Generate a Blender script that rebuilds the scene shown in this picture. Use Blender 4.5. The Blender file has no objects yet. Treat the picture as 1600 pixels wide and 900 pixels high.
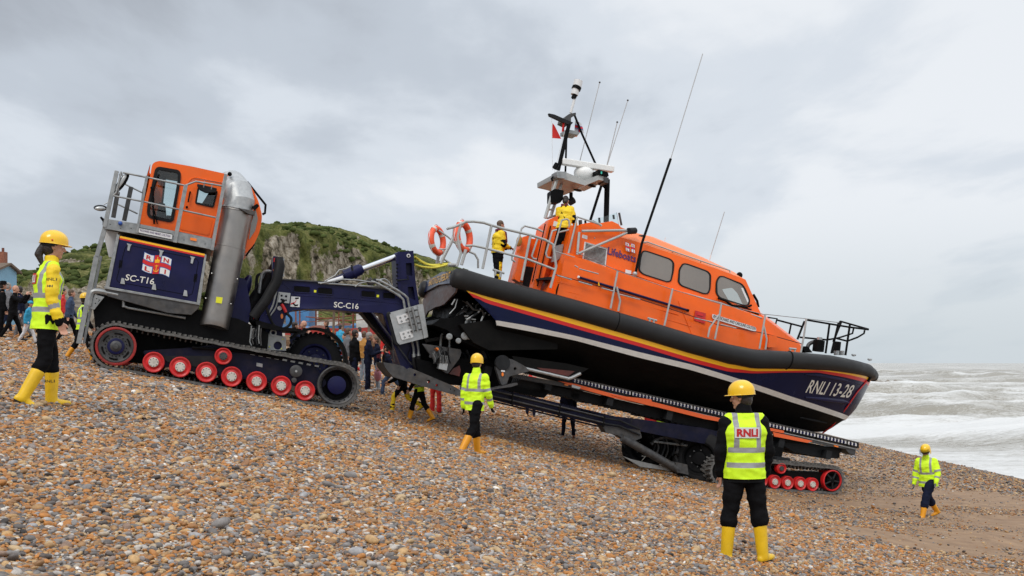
import bpy, bmesh, math, random
import numpy as np
from mathutils import Vector, Matrix, noise
from mathutils.geometry import tessellate_polygon
random.seed(7); np.random.seed(7)
R = math.radians
scene = bpy.context.scene
COL = scene.collection
CZ = 5.0            # eye height above the sea
F = 1555.0          # focal length in pixels of the 1600 wide photograph
# ------------------------------------------------------------------ camera
cam_d = bpy.data.cameras.new('camera'); cam = bpy.data.objects.new('camera', cam_d); COL.objects.link(cam)
cam.location = (0, 0, CZ); cam.rotation_euler = (R(90), 0, 0)
cam_d.sensor_width = 36; cam_d.lens = 36*F/1600; cam_d.shift_y = (567-450)/1600.0
cam_d.clip_start = 0.1; cam_d.clip_end = 30000
scene.camera = cam
scene.view_settings.view_transform = 'Standard'; scene.view_settings.look = 'None'
scene.view_settings.exposure = 0; scene.view_settings.gamma = 1
scene.cycles.use_denoising = True
scene.cycles.max_bounces = 6
# ------------------------------------------------------------------ materials
def mat(name, col, rough=.6, metal=0, bump=0, bscale=30, var=0, vscale=8, spec=.5, coat=0, alpha=1, dirt=0, dirtcol=(.16,.12,.08)):
    m = bpy.data.materials.new(name); m.use_nodes = True
    nt = m.node_tree; N = nt.nodes; L = nt.links; b = N['Principled BSDF']
    b.inputs['Base Color'].default_value = (*col, 1); b.inputs['Roughness'].default_value = rough
    b.inputs['Metallic'].default_value = metal; b.inputs['Specular IOR Level'].default_value = spec
    b.inputs['Coat Weight'].default_value = coat; b.inputs['Coat Roughness'].default_value = .08
    g = N.new('ShaderNodeNewGeometry')
    out = None
    if var:
        n = N.new('ShaderNodeTexNoise'); n.inputs['Scale'].default_value = vscale; n.inputs['Detail'].default_value = 6
        L.new(g.outputs['Position'], n.inputs['Vector'])
        mr = N.new('ShaderNodeMapRange'); mr.inputs[1].default_value = .3; mr.inputs[2].default_value = .7
        mr.inputs[3].default_value = 1-var; mr.inputs[4].default_value = 1+var
        L.new(n.outputs['Fac'], mr.inputs[0])
        mx = N.new('ShaderNodeVectorMath'); mx.operation = 'SCALE'; mx.inputs[0].default_value = col
        L.new(mr.outputs[0], mx.inputs['Scale']); out = mx.outputs[0]
        mr2 = N.new('ShaderNodeMapRange'); mr2.inputs[1].default_value = .3; mr2.inputs[2].default_value = .7
        mr2.inputs[3].default_value = max(0, rough-.12); mr2.inputs[4].default_value = min(1, rough+.12)
        L.new(n.outputs['Fac'], mr2.inputs[0]); L.new(mr2.outputs[0], b.inputs['Roughness'])
    if dirt:
        n = N.new('ShaderNodeTexNoise'); n.inputs['Scale'].default_value = 2.3; n.inputs['Detail'].default_value = 9; n.inputs['Roughness'].default_value = .7
        L.new(g.outputs['Position'], n.inputs['Vector'])
        mr = N.new('ShaderNodeMapRange'); mr.inputs[1].default_value = .48; mr.inputs[2].default_value = .72
        mr.inputs[3].default_value = 0; mr.inputs[4].default_value = dirt
        L.new(n.outputs['Fac'], mr.inputs[0])
        mx = N.new('ShaderNodeMix'); mx.data_type = 'RGBA'; mx.inputs[6].default_value = (*col, 1); mx.inputs[7].default_value = (*dirtcol, 1)
        if out: L.new(out, mx.inputs[6])
        L.new(mr.outputs[0], mx.inputs[0]); out = mx.outputs[2]
    if out: L.new(out, b.inputs['Base Color'])
    if bump:
        n = N.new('ShaderNodeTexNoise'); n.inputs['Scale'].default_value = bscale; n.inputs['Detail'].default_value = 5
        L.new(g.outputs['Position'], n.inputs['Vector'])
        bp = N.new('ShaderNodeBump'); bp.inputs['Strength'].default_value = bump; bp.inputs['Distance'].default_value = .02
        L.new(n.outputs['Fac'], bp.inputs['Height']); L.new(bp.outputs[0], b.inputs['Normal'])
    return m
def glassm(name, tint=(.9,.95,.95), dens=.85):
    m = bpy.data.materials.new(name); m.use_nodes = True
    nt = m.node_tree; N = nt.nodes; L = nt.links; N.remove(N['Principled BSDF'])
    t = N.new('ShaderNodeBsdfTransparent'); t.inputs[0].default_value = (*tint, 1)
    g = N.new('ShaderNodeBsdfGlossy'); g.inputs['Roughness'].default_value = .03
    fr = N.new('ShaderNodeFresnel'); fr.inputs[0].default_value = 1.5
    mx = N.new('ShaderNodeMixShader'); L.new(fr.outputs[0], mx.inputs[0]); L.new(t.outputs[0], mx.inputs[1]); L.new(g.outputs[0], mx.inputs[2])
    L.new(mx.outputs[0], N['Material Output'].inputs[0]); return m
M = {}
M['orange'] = mat('orange_paint', (.88,.125,.004), .38, spec=.35, coat=.08, var=.07, vscale=1.5, dirt=.15, dirtcol=(.45,.16,.05), bump=.05, bscale=3)
M['orange_roof'] = mat('orange_pale', (.84,.22,.07), .55, var=.06, vscale=3)  # paler, rougher orange on the wheelhouse roof and its chamfers
M['navy'] = mat('navy_paint', (.008,.009,.050), .38, spec=.2, var=.25, vscale=2, dirt=.04, bump=.04, bscale=2.5)
M['navy_hull'] = mat('navy_gelcoat', (.005,.009,.042), .22, spec=.16, var=.2, vscale=1, bump=.06, bscale=1.1)
M['black_hull'] = mat('black_antifoul', (.007,.007,.007), .6, spec=.08, var=.3, vscale=3, dirt=.25, dirtcol=(.022,.02,.017), bump=.1, bscale=12)
M['rubber'] = mat('black_rubber', (.013,.013,.014), .6, spec=.13, var=.25, vscale=5, dirt=.2, dirtcol=(.06,.055,.05))
M['fender'] = mat('fender_rubber', (.021,.021,.022), .5, spec=.2, var=.15, vscale=2, dirt=.1, dirtcol=(.06,.06,.06))
M['track'] = mat('track_rubber', (.12,.117,.112), .85, spec=.15, var=.35, vscale=14, dirt=.5, dirtcol=(.13,.115,.10), bump=.4, bscale=40)
M['black'] = mat('black_steel', (.005,.005,.0055), .55, spec=.07, var=.3, vscale=6)
M['dark'] = mat('dark_grey', (.018,.019,.021), .55, spec=.14, var=.3, vscale=5)
M['red'] = mat('red_paint', (.56,.012,.014), .45, var=.25, vscale=6, dirt=.38, dirtcol=(.20,.05,.035))
M['stripe_red'] = mat('stripe_red', (.62,.010,.010), .35)
M['stripe_yel'] = mat('stripe_yellow', (.98,.50,.006), .35)
M['white'] = mat('white_paint', (.78,.78,.76), .4, var=.05, dirt=.1)
M['hub'] = mat('hub_white', (.60,.57,.51), .5, var=.15, vscale=10, dirt=.45, dirtcol=(.28,.22,.16))
M['galv'] = mat('galvanised_steel', (.30,.31,.31), .45, metal=.6, var=.22, vscale=9, dirt=.3, dirtcol=(.13,.12,.11))
M['galvdark'] = mat('weathered_steel', (.070,.070,.072), .5, metal=.3, spec=.25, var=.3, vscale=8, dirt=.3)
M['stain'] = mat('brushed_stainless', (.31,.295,.28), .42, metal=1, var=.09, vscale=2.2, bump=.10, bscale=3, dirt=.25, dirtcol=(.16,.14,.12))
M['duct'] = mat('duct_steel', (.42,.43,.43), .45, metal=.6, var=.15, vscale=12)
M['rail'] = mat('rail_grey', (.40,.41,.40), .4, metal=.25, var=.1, vscale=5)
M['alu'] = mat('aluminium', (.42,.43,.43), .38, metal=.6, var=.15, dirt=.25)
M['aerial'] = mat('aerial_grey', (.42,.42,.42), .5)
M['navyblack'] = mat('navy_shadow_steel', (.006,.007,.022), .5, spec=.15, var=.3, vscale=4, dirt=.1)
M['reddark'] = mat('worn_red_rim', (.30,.014,.012), .55, var=.3, vscale=7, dirt=.5, dirtcol=(.10,.05,.04))
M['chrome'] = mat('chrome', (.7,.7,.72), .15, metal=1)
M['glass'] = glassm('glass')
M['winglass'] = mat('tinted_glass', (.17,.145,.12), .06, coat=1, spec=.8, var=.12, vscale=1.2)
M['yellow'] = mat('yellow_plastic', (.85,.50,.01), .4, var=.05)
M['ropey'] = mat('yellow_rope', (.7,.62,.08), .8)
M['lring'] = mat('ring_orange', (.85,.10,.03), .5)
M['skylit'] = mat('window_light_paint', (.42,.47,.47), .2)  # pale colour standing for daylight coming through the cabin from its far side
M['teal'] = mat('green_lens', (.05,.55,.42), .2)
M['blue'] = mat('blue_paint', (.02,.08,.35), .4)
M['text_dark'] = mat('lettering_navy', (.06,.02,.12), .5)
M['text_white'] = mat('lettering_white', (.72,.70,.64), .5)
M['text_black'] = mat('lettering_black', (.02,.02,.02), .6)
M['text_red'] = mat('lettering_red', (.5,.01,.015), .5)
M['text_gold'] = mat('lettering_gold', (.65,.35,.03), .5)
M['plateW'] = mat('white_plate', (.68,.68,.68), .45)
M['lime'] = mat('sticker_yellow', (.75,.75,.02), .5)
M['amber'] = mat('amber_lens', (.9,.22,.02), .2)
M['strap'] = mat('orange_webbing', (.8,.13,.03), .7)
M['maroon'] = mat('maroon_antifoul', (.09,.018,.014), .5, var=.3, vscale=6)
M['brownrefl'] = mat('transom_paint', (.075,.045,.038), .45, spec=.25, var=.5, vscale=9, dirt=.5, dirtcol=(.12,.08,.06))
# ------------------------------------------------------------------ scene tree helpers
def tagp(o, label=None, cat=None, group=None, kind=None):
    if label: o['label'] = label
    if cat: o['category'] = cat
    if group: o['group'] = group
    if kind: o['kind'] = kind
    return o
def empty(name, loc, label, cat, group=None, rz=0, rot=None):
    o = bpy.data.objects.new(name, None); COL.objects.link(o)
    o.empty_display_size = .2
    if rot is not None: o.matrix_world = Matrix.Translation(loc) @ rot.to_4x4()
    else: o.location = loc; o.rotation_euler = (0, 0, rz)
    bpy.context.view_layer.update()
    return tagp(o, label, cat, group)
WM = {}
def wmat(o):
    if o is None: return Matrix.Identity(4)
    if o.parent: return wmat(o.parent) @ o.matrix_basis
    return o.matrix_world.copy() if o.type == 'EMPTY' else o.matrix_basis.copy()
def roundpoly(pts, r, n=4):
    if not r: return [tuple(p) for p in pts]
    out = []; k = len(pts)
    for i in range(k):
        a = Vector(pts[i-1][:2]); b = Vector(pts[i][:2]); c = Vector(pts[(i+1) % k][:2])
        ri = pts[i][2] if len(pts[i]) > 2 else r
        da = (a-b); dc = (c-b); d = min(ri, da.length*.48, dc.length*.48)
        if d < 1e-6: out.append(tuple(b)); continue
        p0 = b+da.normalized()*d; p1 = b+dc.normalized()*d
        for j in range(n+1):
            t = j/n; q = p0*(1-t)**2+b*2*t*(1-t)+p1*t*t; out.append((q.x, q.y))
    return out
def circ(cx, cy, r, n=20, ry=None):
    ry = ry or r
    return [(cx+r*math.cos(2*math.pi*i/n), cy+ry*math.sin(2*math.pi*i/n)) for i in range(n)]
def catmull(pts, n=6):
    P = [Vector(p) for p in pts]; P = [P[0]*2-P[1]]+P+[P[-1]*2-P[-2]]; out = []
    for i in range(1, len(P)-2):
        a, b, c, d = P[i-1:i+3]
        for j in range(n):
            t = j/n
            out.append(.5*((2*b)+(-a+c)*t+(2*a-5*b+4*c-d)*t*t+(-a+3*b-3*c+d)*t**3))
    out.append(P[-2]); return out
class MB:
    """collects world-space geometry; build() makes ONE mesh object"""
    def __init__(s): s.v = []; s.f = []; s.m = []; s.mats = []
    def mi(s, m):
        if isinstance(m, str): m = M[m]
        if m not in s.mats: s.mats.append(m)
        return s.mats.index(m)
    def add(s, verts, faces, m):
        o = len(s.v); k = s.mi(m)
        s.v += [Vector(v) for v in verts]; s.f += [[i+o for i in f] for f in faces]; s.m += [k]*len(faces)
    def quad(s, a, b, c, d, m): s.add([a, b, c, d], [(0,1,2,3)], m)
    def box(s, c, ax, ay, az, m):
        """c centre, half-axis vectors"""
        c = Vector(c); ax, ay, az = Vector(ax), Vector(ay), Vector(az)
        v = [c+ax*i+ay*j+az*k for i in (-1,1) for j in (-1,1) for k in (-1,1)]
        s.add(v, [(0,1,3,2),(4,6,7,5),(0,4,5,1),(2,3,7,6),(0,2,6,4),(1,5,7,3)], m)
    def tube(s, pts, r, m, n=8, close=False, r1=None, cap=True):
        P = [Vector(p) for p in pts]; k = len(P)
        if k < 2: return
        vs = []; fs = []; prev = None
        for i, p in enumerate(P):
            if close: t = (P[(i+1) % k]-P[i-1]).normalized()
            elif i == 0: t = (P[1]-P[0]).normalized()
            elif i == k-1: t = (P[-1]-P[-2]).normalized()
            else: t = ((P[i+1]-p).normalized()+(p-P[i-1]).normalized()).normalized()
            if prev is None:
                a = Vector((0,0,1)) if abs(t.z) < .9 else Vector((1,0,0)); x = t.cross(a).normalized()
            else: x = (prev-t*prev.dot(t)).normalized()
            prev = x; y = t.cross(x)
            rr = r[i] if isinstance(r, (list, tuple)) else (r if r1 is None else r+(r1-r)*i/(k-1))
            vs += [p+(x*math.cos(2*math.pi*j/n)+y*math.sin(2*math.pi*j/n))*rr for j in range(n)]
        for i in range(k if close else k-1):
            a = i*n; b = ((i+1) % k)*n
            fs += [(a+j, a+(j+1) % n, b+(j+1) % n, b+j) for j in range(n)]
        if not close and cap: fs += [tuple(range(n))[::-1], tuple(range((k-1)*n, k*n))]
        s.add(vs, fs, m)
    def cyl(s, a, b, r, m, n=20, r1=None): s.tube([a, b], r, m, n, r1=r if r1 is None else r1)
    def ball(s, c, r, m, nu=12, nv=8, ax=None):
        c = Vector(c); ax = ax or (Vector((r,0,0)), Vector((0,r,0)), Vector((0,0,r))); vs = []; fs = []
        for i in range(nv+1):
            th = math.pi*i/nv
            for j in range(nu):
                ph = 2*math.pi*j/nu
                vs.append(c+ax[0]*math.sin(th)*math.cos(ph)+ax[1]*math.sin(th)*math.sin(ph)+ax[2]*math.cos(th))
        for i in range(nv):
            for j in range(nu):
                fs.append((i*nu+j, (i+1)*nu+j, (i+1)*nu+(j+1) % nu, i*nu+(j+1) % nu))
        s.add(vs, fs, m)
    def lathe(s, c, axis, prof, m, n=32, xref=None):
        """prof: [(offset along axis, radius)]"""
        c = Vector(c); t = Vector(axis).normalized()
        a = Vector((0,0,1)) if abs(t.z) < .9 else Vector((1,0,0)); x = t.cross(a).normalized(); y = t.cross(x)
        vs = []; fs = []
        for (o, r) in prof: vs += [c+t*o+(x*math.cos(2*math.pi*j/n)+y*math.sin(2*math.pi*j/n))*max(r,.0005) for j in range(n)]
        for i in range(len(prof)-1):
            fs += [(i*n+j, i*n+(j+1) % n, (i+1)*n+(j+1) % n, (i+1)*n+j) for j in range(n)]
        s.add(vs, fs, m)
    def slab(s, loops, ext, m):
        """loops: list of world-space polygons (outer, holes...) ; ext: extrusion vector"""
        loops = [[Vector(p) for p in l] for l in loops]; ext = Vector(ext)
        flat = [p for l in loops for p in l]; tris = tessellate_polygon(loops)
        n = len(flat); nrm = Vector((0,0,0))
        for t in tris: nrm += (flat[t[1]]-flat[t[0]]).cross(flat[t[2]]-flat[t[0]])
        fl = nrm.dot(ext) > 0
        fs = [tuple(t) if not fl else tuple(t)[::-1] for t in tris]+[tuple(i+n for i in (t if fl else tuple(t)[::-1])) for t in tris]
        o = 0
        for l in loops:
            k = len(l)
            fs += [(o+i, o+(i+1) % k, o+(i+1) % k+n, o+i+n) for i in range(k)]
            o += k
        s.add(flat+[p+ext for p in flat], fs, m)
    def grid(s, rows, m, closeu=False, closev=False):
        nr = len(rows); nc = len(rows[0]); vs = [p for r in rows for p in r]; fs = []
        for i in range(nr if closeu else nr-1):
            for j in range(nc if closev else nc-1):
                fs.append((i*nc+j, i*nc+(j+1) % nc, ((i+1) % nr)*nc+(j+1) % nc, ((i+1) % nr)*nc+j))
        s.add(vs, fs, m)
    def build(s, name, parent=None, smooth=38, bevel=0, label=None, fix=True, inv=None):
        me = bpy.data.meshes.new(name)
        if inv is None: inv = wmat(parent).inverted() if parent else Matrix.Identity(4)
        me.from_pydata([inv @ v for v in s.v], [], s.f)
        for m in s.mats: me.materials.append(m)
        me.polygons.foreach_set('material_index', s.m)
        if fix:
            bm = bmesh.new(); bm.from_mesh(me); bmesh.ops.recalc_face_normals(bm, faces=bm.faces[:]); bm.to_mesh(me); bm.free()
        if smooth:
            me.shade_smooth(); me.set_sharp_from_angle(angle=R(smooth))
        me.update()
        o = bpy.data.objects.new(name, me); COL.objects.link(o)
        if parent: o.parent = parent
        if bevel:
            b = o.modifiers.new('bevel', 'BEVEL'); b.width = bevel; b.segments = 2; b.limit_method = 'ANGLE'; b.angle_limit = R(40)
        if label: o['label'] = label
        return o
def islands(mb):
    par = list(range(len(mb.v)))
    def find(a):
        while par[a] != a: par[a] = par[par[a]]; a = par[a]
        return a
    for f in mb.f:
        for i in f[1:]: par[find(i)] = find(f[0])
    out = {}
    for f, m in zip(mb.f, mb.m): out.setdefault(find(f[0]), []).append((f, m))
    res = []
    for fs in out.values():
        n = MB(); ids = sorted({i for f, m in fs for i in f}); mp = {a: k for k, a in enumerate(ids)}; n.v = [mb.v[i] for i in ids]; n.f = [[mp[i] for i in f] for f, m in fs]; n.m = [m for f, m in fs]; n.mats = mb.mats; res.append(n)
    return res
def build_each(mb, name, parent, **k): return [n.build(name, parent, **k) for n in islands(mb)]
class Frame:
    def __init__(s, O, yaw, pitch):
        y, p = R(yaw), R(pitch); s.O = Vector(O)
        s.U = Vector((math.cos(y)*math.cos(p), math.sin(y)*math.cos(p), -math.sin(p)))
        s.V = Vector((-math.sin(y), math.cos(y), 0)); s.Wd = s.U.cross(s.V)
        s.rot = Matrix((s.U, s.V, s.Wd)).transposed()
    def W(s, u, v, w): return s.O+s.U*u+s.V*v+s.Wd*w
    def loc(s, p):
        d = Vector(p)-s.O; return Vector((d.dot(s.U), d.dot(s.V), d.dot(s.Wd)))
    def P(s, px, py, v=0, b=0, c=0):
        """world point seen at photo pixel on the local plane  v = v + b*w + c*u"""
        o = s.loc((0, 0, CZ)); d = Vector(((px-800)/F, 1, (567-py)/F)); d = Vector((d.dot(s.U), d.dot(s.V), d.dot(s.Wd)))
        t = (v+b*o.z+c*o.x-o.y)/(d.y-b*d.z-c*d.x)
        q = o+d*t; return s.W(*q)
    def L(s, px, py, v=0, b=0, c=0): return s.loc(s.P(px, py, v, b, c))
    def poly(s, pts, v=0, b=0, c=0, r=0): return [s.P(p[0], p[1], v, b, c) for p in roundpoly(pts, r)]
    def plate(s, mb, pts, v0, v1, m, holes=(), r=0, b=0, c=0):
        mb.slab([s.poly(pts, v0, b, c, r)]+[s.poly(h, v0, b, c) for h in holes], s.V*(v1-v0), m)
    def tube(s, mb, pts, r, m, v=0, n=8, sm=0, close=False):
        P = [s.P(p[0], p[1], p[2] if len(p) > 2 else v) for p in pts]
        if sm: P = catmull(P, sm)
        mb.tube(P, r, m, n, close=close)
def proj(p):
    p = Vector(p); return (800+F*p.x/p.y, 567-F*(p.z-CZ)/p.y)
def at(px, py, Y): return Vector(((px-800)/F*Y, Y, CZ+(567-py)/F*Y))
_font = {}
def text(s, mb, P0, P1, P2, m, ext, depth=.006, bold=0, spacing=1.0):
    """text fitted to the parallelogram baseline P0->P1 and up P0->P2 (capital height)"""
    cu = bpy.data.curves.new('t', 'FONT'); cu.body = s; cu.size = 1; cu.offset = bold; cu.space_character = spacing; cu.resolution_u = 3
    ob = bpy.data.objects.new('t', cu); COL.objects.link(ob)
    dg = bpy.context.evaluated_depsgraph_get(); me = bpy.data.meshes.new_from_object(ob.evaluated_get(dg))
    if len(me.vertices):
        co = [v.co.copy() for v in me.vertices]; x0 = min(c.x for c in co); x1 = max(c.x for c in co)
        y1 = .7
        e = Vector(ext).normalized()
        vs = [Vector(P0)+(Vector(P1)-Vector(P0))*((c.x-x0)/(x1-x0))+(Vector(P2)-Vector(P0))*(c.y/y1)-e*depth for c in co]
        mb.add(vs, [tuple(p.vertices) for p in me.polygons], m)
    bpy.data.objects.remove(ob); bpy.data.curves.remove(cu); bpy.data.meshes.remove(me)
# ------------------------------------------------------------------ frames
T = Frame(at(180, 540, 23.2), 18, 10.5)
B0 = Frame(at(718, 435, 24.6), 17, 13.5)
B = Frame(B0.W(0, 2.1, 0), 17, 13.5)        # boat/carriage frame, v = 0 on the centre line, near side v < 0
# ------------------------------------------------------------------ sky
w = bpy.data.worlds.new('World'); scene.world = w; w.use_nodes = True
nt = w.node_tree; N = nt.nodes; L = nt.links; bg = N['Background']
SUN_EL, SUN_AZ = 48, -25        # az: degrees to the left of the view axis, sun behind the camera
sky = N.new('ShaderNodeTexSky'); sky.sky_type = 'NISHITA'; sky.sun_disc = False
sky.sun_elevation = R(SUN_EL); sky.sun_rotation = R(180+SUN_AZ); sky.air_density = 1; sky.dust_density = 2
tc = N.new('ShaderNodeTexCoord'); sx = N.new('ShaderNodeSeparateXYZ'); L.new(tc.outputs['Generated'], sx.inputs[0])
def mth(op, a, b=None, c=None, clamp=False):
    n = N.new('ShaderNodeMath'); n.operation = op; n.use_clamp = clamp
    for i, x in enumerate((a, b, c)):
        if x is None: continue
        if hasattr(x, 'is_output'): L.new(x, n.inputs[i])
        else: n.inputs[i].default_value = x
    return n.outputs[0]
zz = mth('MAXIMUM', sx.outputs['Z'], 0.0)
den = mth('ADD', zz, .16)
cx = mth('DIVIDE', sx.outputs['X'], den); cy = mth('DIVIDE', sx.outputs['Y'], den)
cmb = N.new('ShaderNodeCombineXYZ'); L.new(cx, cmb.inputs[0]); L.new(cy, cmb.inputs[1])
def wnoise(sc, det, rough, off, sx_=1, sy_=1, rot=0):
    mp = N.new('ShaderNodeMapping'); mp.inputs['Location'].default_value = off; mp.inputs['Scale'].default_value = (sx_, sy_, 1); mp.inputs['Rotation'].default_value = (0, 0, rot)
    L.new(cmb.outputs[0], mp.inputs[0]); n = N.new('ShaderNodeTexNoise'); n.inputs['Scale'].default_value = sc
    n.inputs['Detail'].default_value = det; n.inputs['Roughness'].default_value = rough; n.inputs['Distortion'].default_value = .25
    L.new(mp.outputs[0], n.inputs['Vector']); return n.outputs['Fac']
n1 = wnoise(.85, 7, .50, (3.3, 1.2, 0), 1, .60, .35)
n2 = wnoise(2.3, 7, .55, (7.1, -4.2, 0), .8, .45, -.2)
mixn = mth('ADD', mth('MULTIPLY', n1, .68), mth('MULTIPLY', n2, .32))
# the cloud deck is heavier towards the upper left, thinner over the sea
lean = mth('MULTIPLY', sx.outputs['X'], -.22)
dens = mth('ADD', mixn, lean)
rp = N.new('ShaderNodeValToRGB'); rp.color_ramp.interpolation = 'EASE'
E = rp.color_ramp.elements
E[0].position = .43; E[0].color = (.89, .925, .97, 1)
E[1].position = .70; E[1].color = (.42, .455, .51, 1)
e = E.new(.50); e.color = (.745, .80, .87, 1)
e = E.new(.575); e.color = (.585, .64, .715, 1)
L.new(dens, rp.inputs[0])
# pale band near the horizon
hz = N.new('ShaderNodeMapRange'); hz.inputs[1].default_value = 0; hz.inputs[2].default_value = .17; hz.inputs[3].default_value = .85; hz.inputs[4].default_value = 0; hz.interpolation_type = 'SMOOTHSTEP'
L.new(sx.outputs['Z'], hz.inputs[0])
mh = N.new('ShaderNodeMix'); mh.data_type = 'RGBA'; mh.inputs[7].default_value = (.63, .70, .745, 1)
L.new(hz.outputs[0], mh.inputs[0]); L.new(rp.outputs[0], mh.inputs[6])
# overcast zenith (outside the picture) is brighter than the horizon
zb = N.new('ShaderNodeMapRange'); zb.inputs[1].default_value = .38; zb.inputs[2].default_value = .9; zb.inputs[3].default_value = 1; zb.inputs[4].default_value = 1.85
L.new(sx.outputs['Z'], zb.inputs[0])
vs = N.new('ShaderNodeVectorMath'); vs.operation = 'SCALE'; L.new(mh.outputs[2], vs.inputs[0]); L.new(zb.outputs[0], vs.inputs['Scale'])
bg2 = N.new('ShaderNodeBackground'); L.new(vs.outputs[0], bg2.inputs[0]); bg2.inputs[1].default_value = 1.0
L.new(sky.outputs[0], bg.inputs[0]); bg.inputs[1].default_value = .05
ad = N.new('ShaderNodeMixShader'); ad.inputs[0].default_value = .92
L.new(bg.outputs[0], ad.inputs[1]); L.new(bg2.outputs[0], ad.inputs[2]); L.new(ad.outputs[0], N['World Output'].inputs[0])
sd = bpy.data.lights.new('sun', 'SUN'); sd.energy = 1.5; sd.angle = R(22); sd.color = (1, .95, .88)
sun = bpy.data.objects.new('sun', sd); COL.objects.link(sun)
az = R(SUN_AZ)   # light comes from behind the camera, a little to the left
dvec = Vector((math.sin(az)*math.cos(R(SUN_EL)), -math.cos(az)*math.cos(R(SUN_EL)), math.sin(R(SUN_EL))))
sun.rotation_euler = dvec.to_track_quat('Z', 'Y').to_euler(); sun.location = (0, 0, 40)
# ------------------------------------------------------------------ ground
def gp(px, py, Y): p = at(px, py, Y); return (p.x, p.y, p.z)
CP = [(0, 0, CZ-1.55), gp(800, 905, 7), gp(62, 633, 9.7), gp(1165, 880, 10.2), gp(740, 705, 17.5), gp(1450, 806, 23.2),
      tuple(T.P(160, 577)), tuple(T.P(350, 607)), tuple(T.P(527, 638)), tuple(T.P(180, 575, 3)), tuple(T.P(527, 636, 3.2)),
      gp(1095, 760, 27), gp(1290, 774, 27.5), gp(1000, 727, 28.5), gp(1250, 750, 31), gp(888, 689, 31), gp(655, 645, 27.5), gp(575, 600, 31.5), gp(680, 628, 31),
      gp(20, 534, 31), gp(120, 528, 34), gp(500, 575, 36), gp(127, 552, 26.2), gp(560, 562, 52), gp(640, 566, 60), gp(0, 515, 50), gp(0, 640, 9), gp(0, 760, 6.2),
      (22, 43, 0), (21.9, 63, 0), (22, 30, .05), (22, 80, 0), (30, 40, -1.3), (30, 80, -1.3), (30, 10, -1.3), (22, 10, .1), (-14, 90, CZ+.9), (0, 85, CZ-.9), (10, 85, CZ-3.2), (-22, 60, CZ+1.6), (-22, 10, CZ+2.2), (-22, 30, CZ+1.8)]
CPA = np.array(CP, float)
_s = 9.0
def _ker(d): return np.exp(-(d/_s)**2*.5)
_A = np.c_[np.ones(len(CPA)), CPA[:, :2]]
_pl = np.linalg.lstsq(_A, CPA[:, 2], rcond=None)[0]
_res = CPA[:, 2]-_A @ _pl
_D = np.sqrt(((CPA[:, None, :2]-CPA[None, :, :2])**2).sum(2))
_wt = np.linalg.solve(_ker(_D)+.02*np.eye(len(CPA)), _res)
_b0 = T.P(165, 577); _b1 = B.P(1130, 772, -1.75)
BERMS = [(_b0.x, _b0.y, R(18), 5.9), (_b1.x, _b1.y, R(17), 3.3)]
def ground_arr(x, y):
    x = np.asarray(x, float); y = np.asarray(y, float)
    xc = np.clip(x, -24, 32); yc = np.clip(y, -2, 92)
    d = np.sqrt((xc[..., None]-CPA[:, 0])**2+(yc[..., None]-CPA[:, 1])**2)
    z = _pl[0]+_pl[1]*xc+_pl[2]*yc+(_ker(d)*_wt).sum(-1)
    z = z-np.clip(x-32, 0, None)*.03
    und = .030*np.sin(x*.9+y*.35+1.3*np.sin(y*.23))+.022*np.sin(y*1.25-x*.5+2*np.sin(x*.31))+.012*np.sin(x*3.1+y*2.3)+.010*np.sin(2.2*y-3.7*x)
    fade = np.clip((19-x)/6, 0, 1)*(1-.85*np.exp(-(((x+6.5)/6)**4+((y-24)/3.2)**4)))*(1-.8*np.exp(-(((x-7)/4)**4+((y-27.5)/3)**4)))
    z = z-.04*np.exp(-(((x+6.5)/5)**4+((y-23.5)/1.6)**4))
    # flattened shelf and rut left by the tracks, running down the beach
    wv_ = .25*np.sin(x*1.7)+.12*np.sin(x*4.1); rut = (y-(21.9+.20*x+wv_)); env_ = np.clip((x+5)/2, 0, 1)*np.clip((6.0-x)/2, 0, 1); z = z-.17*np.exp(-(rut/.42)**2)*env_+.10*np.exp(-((rut+.85)/.45)**2)*env_-.09*np.exp(-((rut-2.1)/.4)**2)*env_
    r2_ = (y-(15.2+.16*x+wv_)); z = z-.06*np.exp(-(r2_/.5)**2)*np.clip((4-x)/3, 0, 1)+.05*np.exp(-((r2_+1)/.5)**2)*np.clip((4-x)/3, 0, 1)
    for (ax_, ay_, yaw_, ln_) in BERMS:
        cu, su = math.cos(yaw_), math.sin(yaw_); du = (x-ax_)*cu+(y-ay_)*su; dv = -(x-ax_)*su+(y-ay_)*cu
        inn = np.clip(du/.5+.5, 0, 1)*np.clip((ln_-du)/.5+.5, 0, 1); amp = .022+.02*np.sin(du*5.3)+.014*np.sin(du*11.7+1)
        z = z+amp*np.exp(-((dv+.16)/.13)**2)*inn-.035*np.exp(-((dv+.75)/.35)**2)*inn
    return z+und*fade
def gz(x, y): return float(ground_arr(np.array([x]), np.array([y]))[0])
def axis_pts(lo, hi, fn):
    out = [lo]
    while out[-1] < hi: out.append(out[-1]+fn(out[-1]))
    return np.array(out)
xs = axis_pts(-320, 60, lambda x: .22 if -17 < x < 16 else (.5 if -30 < x < 35 else 9))
ys = axis_pts(-40, 420, lambda y: .2 if 3 < y < 34 else (.6 if -1 < y < 60 else (2 if y < 95 and y > 0 else 9)))
X, Y = np.meshgrid(xs, ys); Z = ground_arr(X, Y)
V = np.c_[X.ravel(), Y.ravel(), Z.ravel()]; nx = len(xs); ny = len(ys)
idx = np.arange(nx*ny).reshape(ny, nx)
Fc = np.stack([idx[:-1, :-1], idx[:-1, 1:], idx[1:, 1:], idx[1:, :-1]], -1).reshape(-1, 4)
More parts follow.
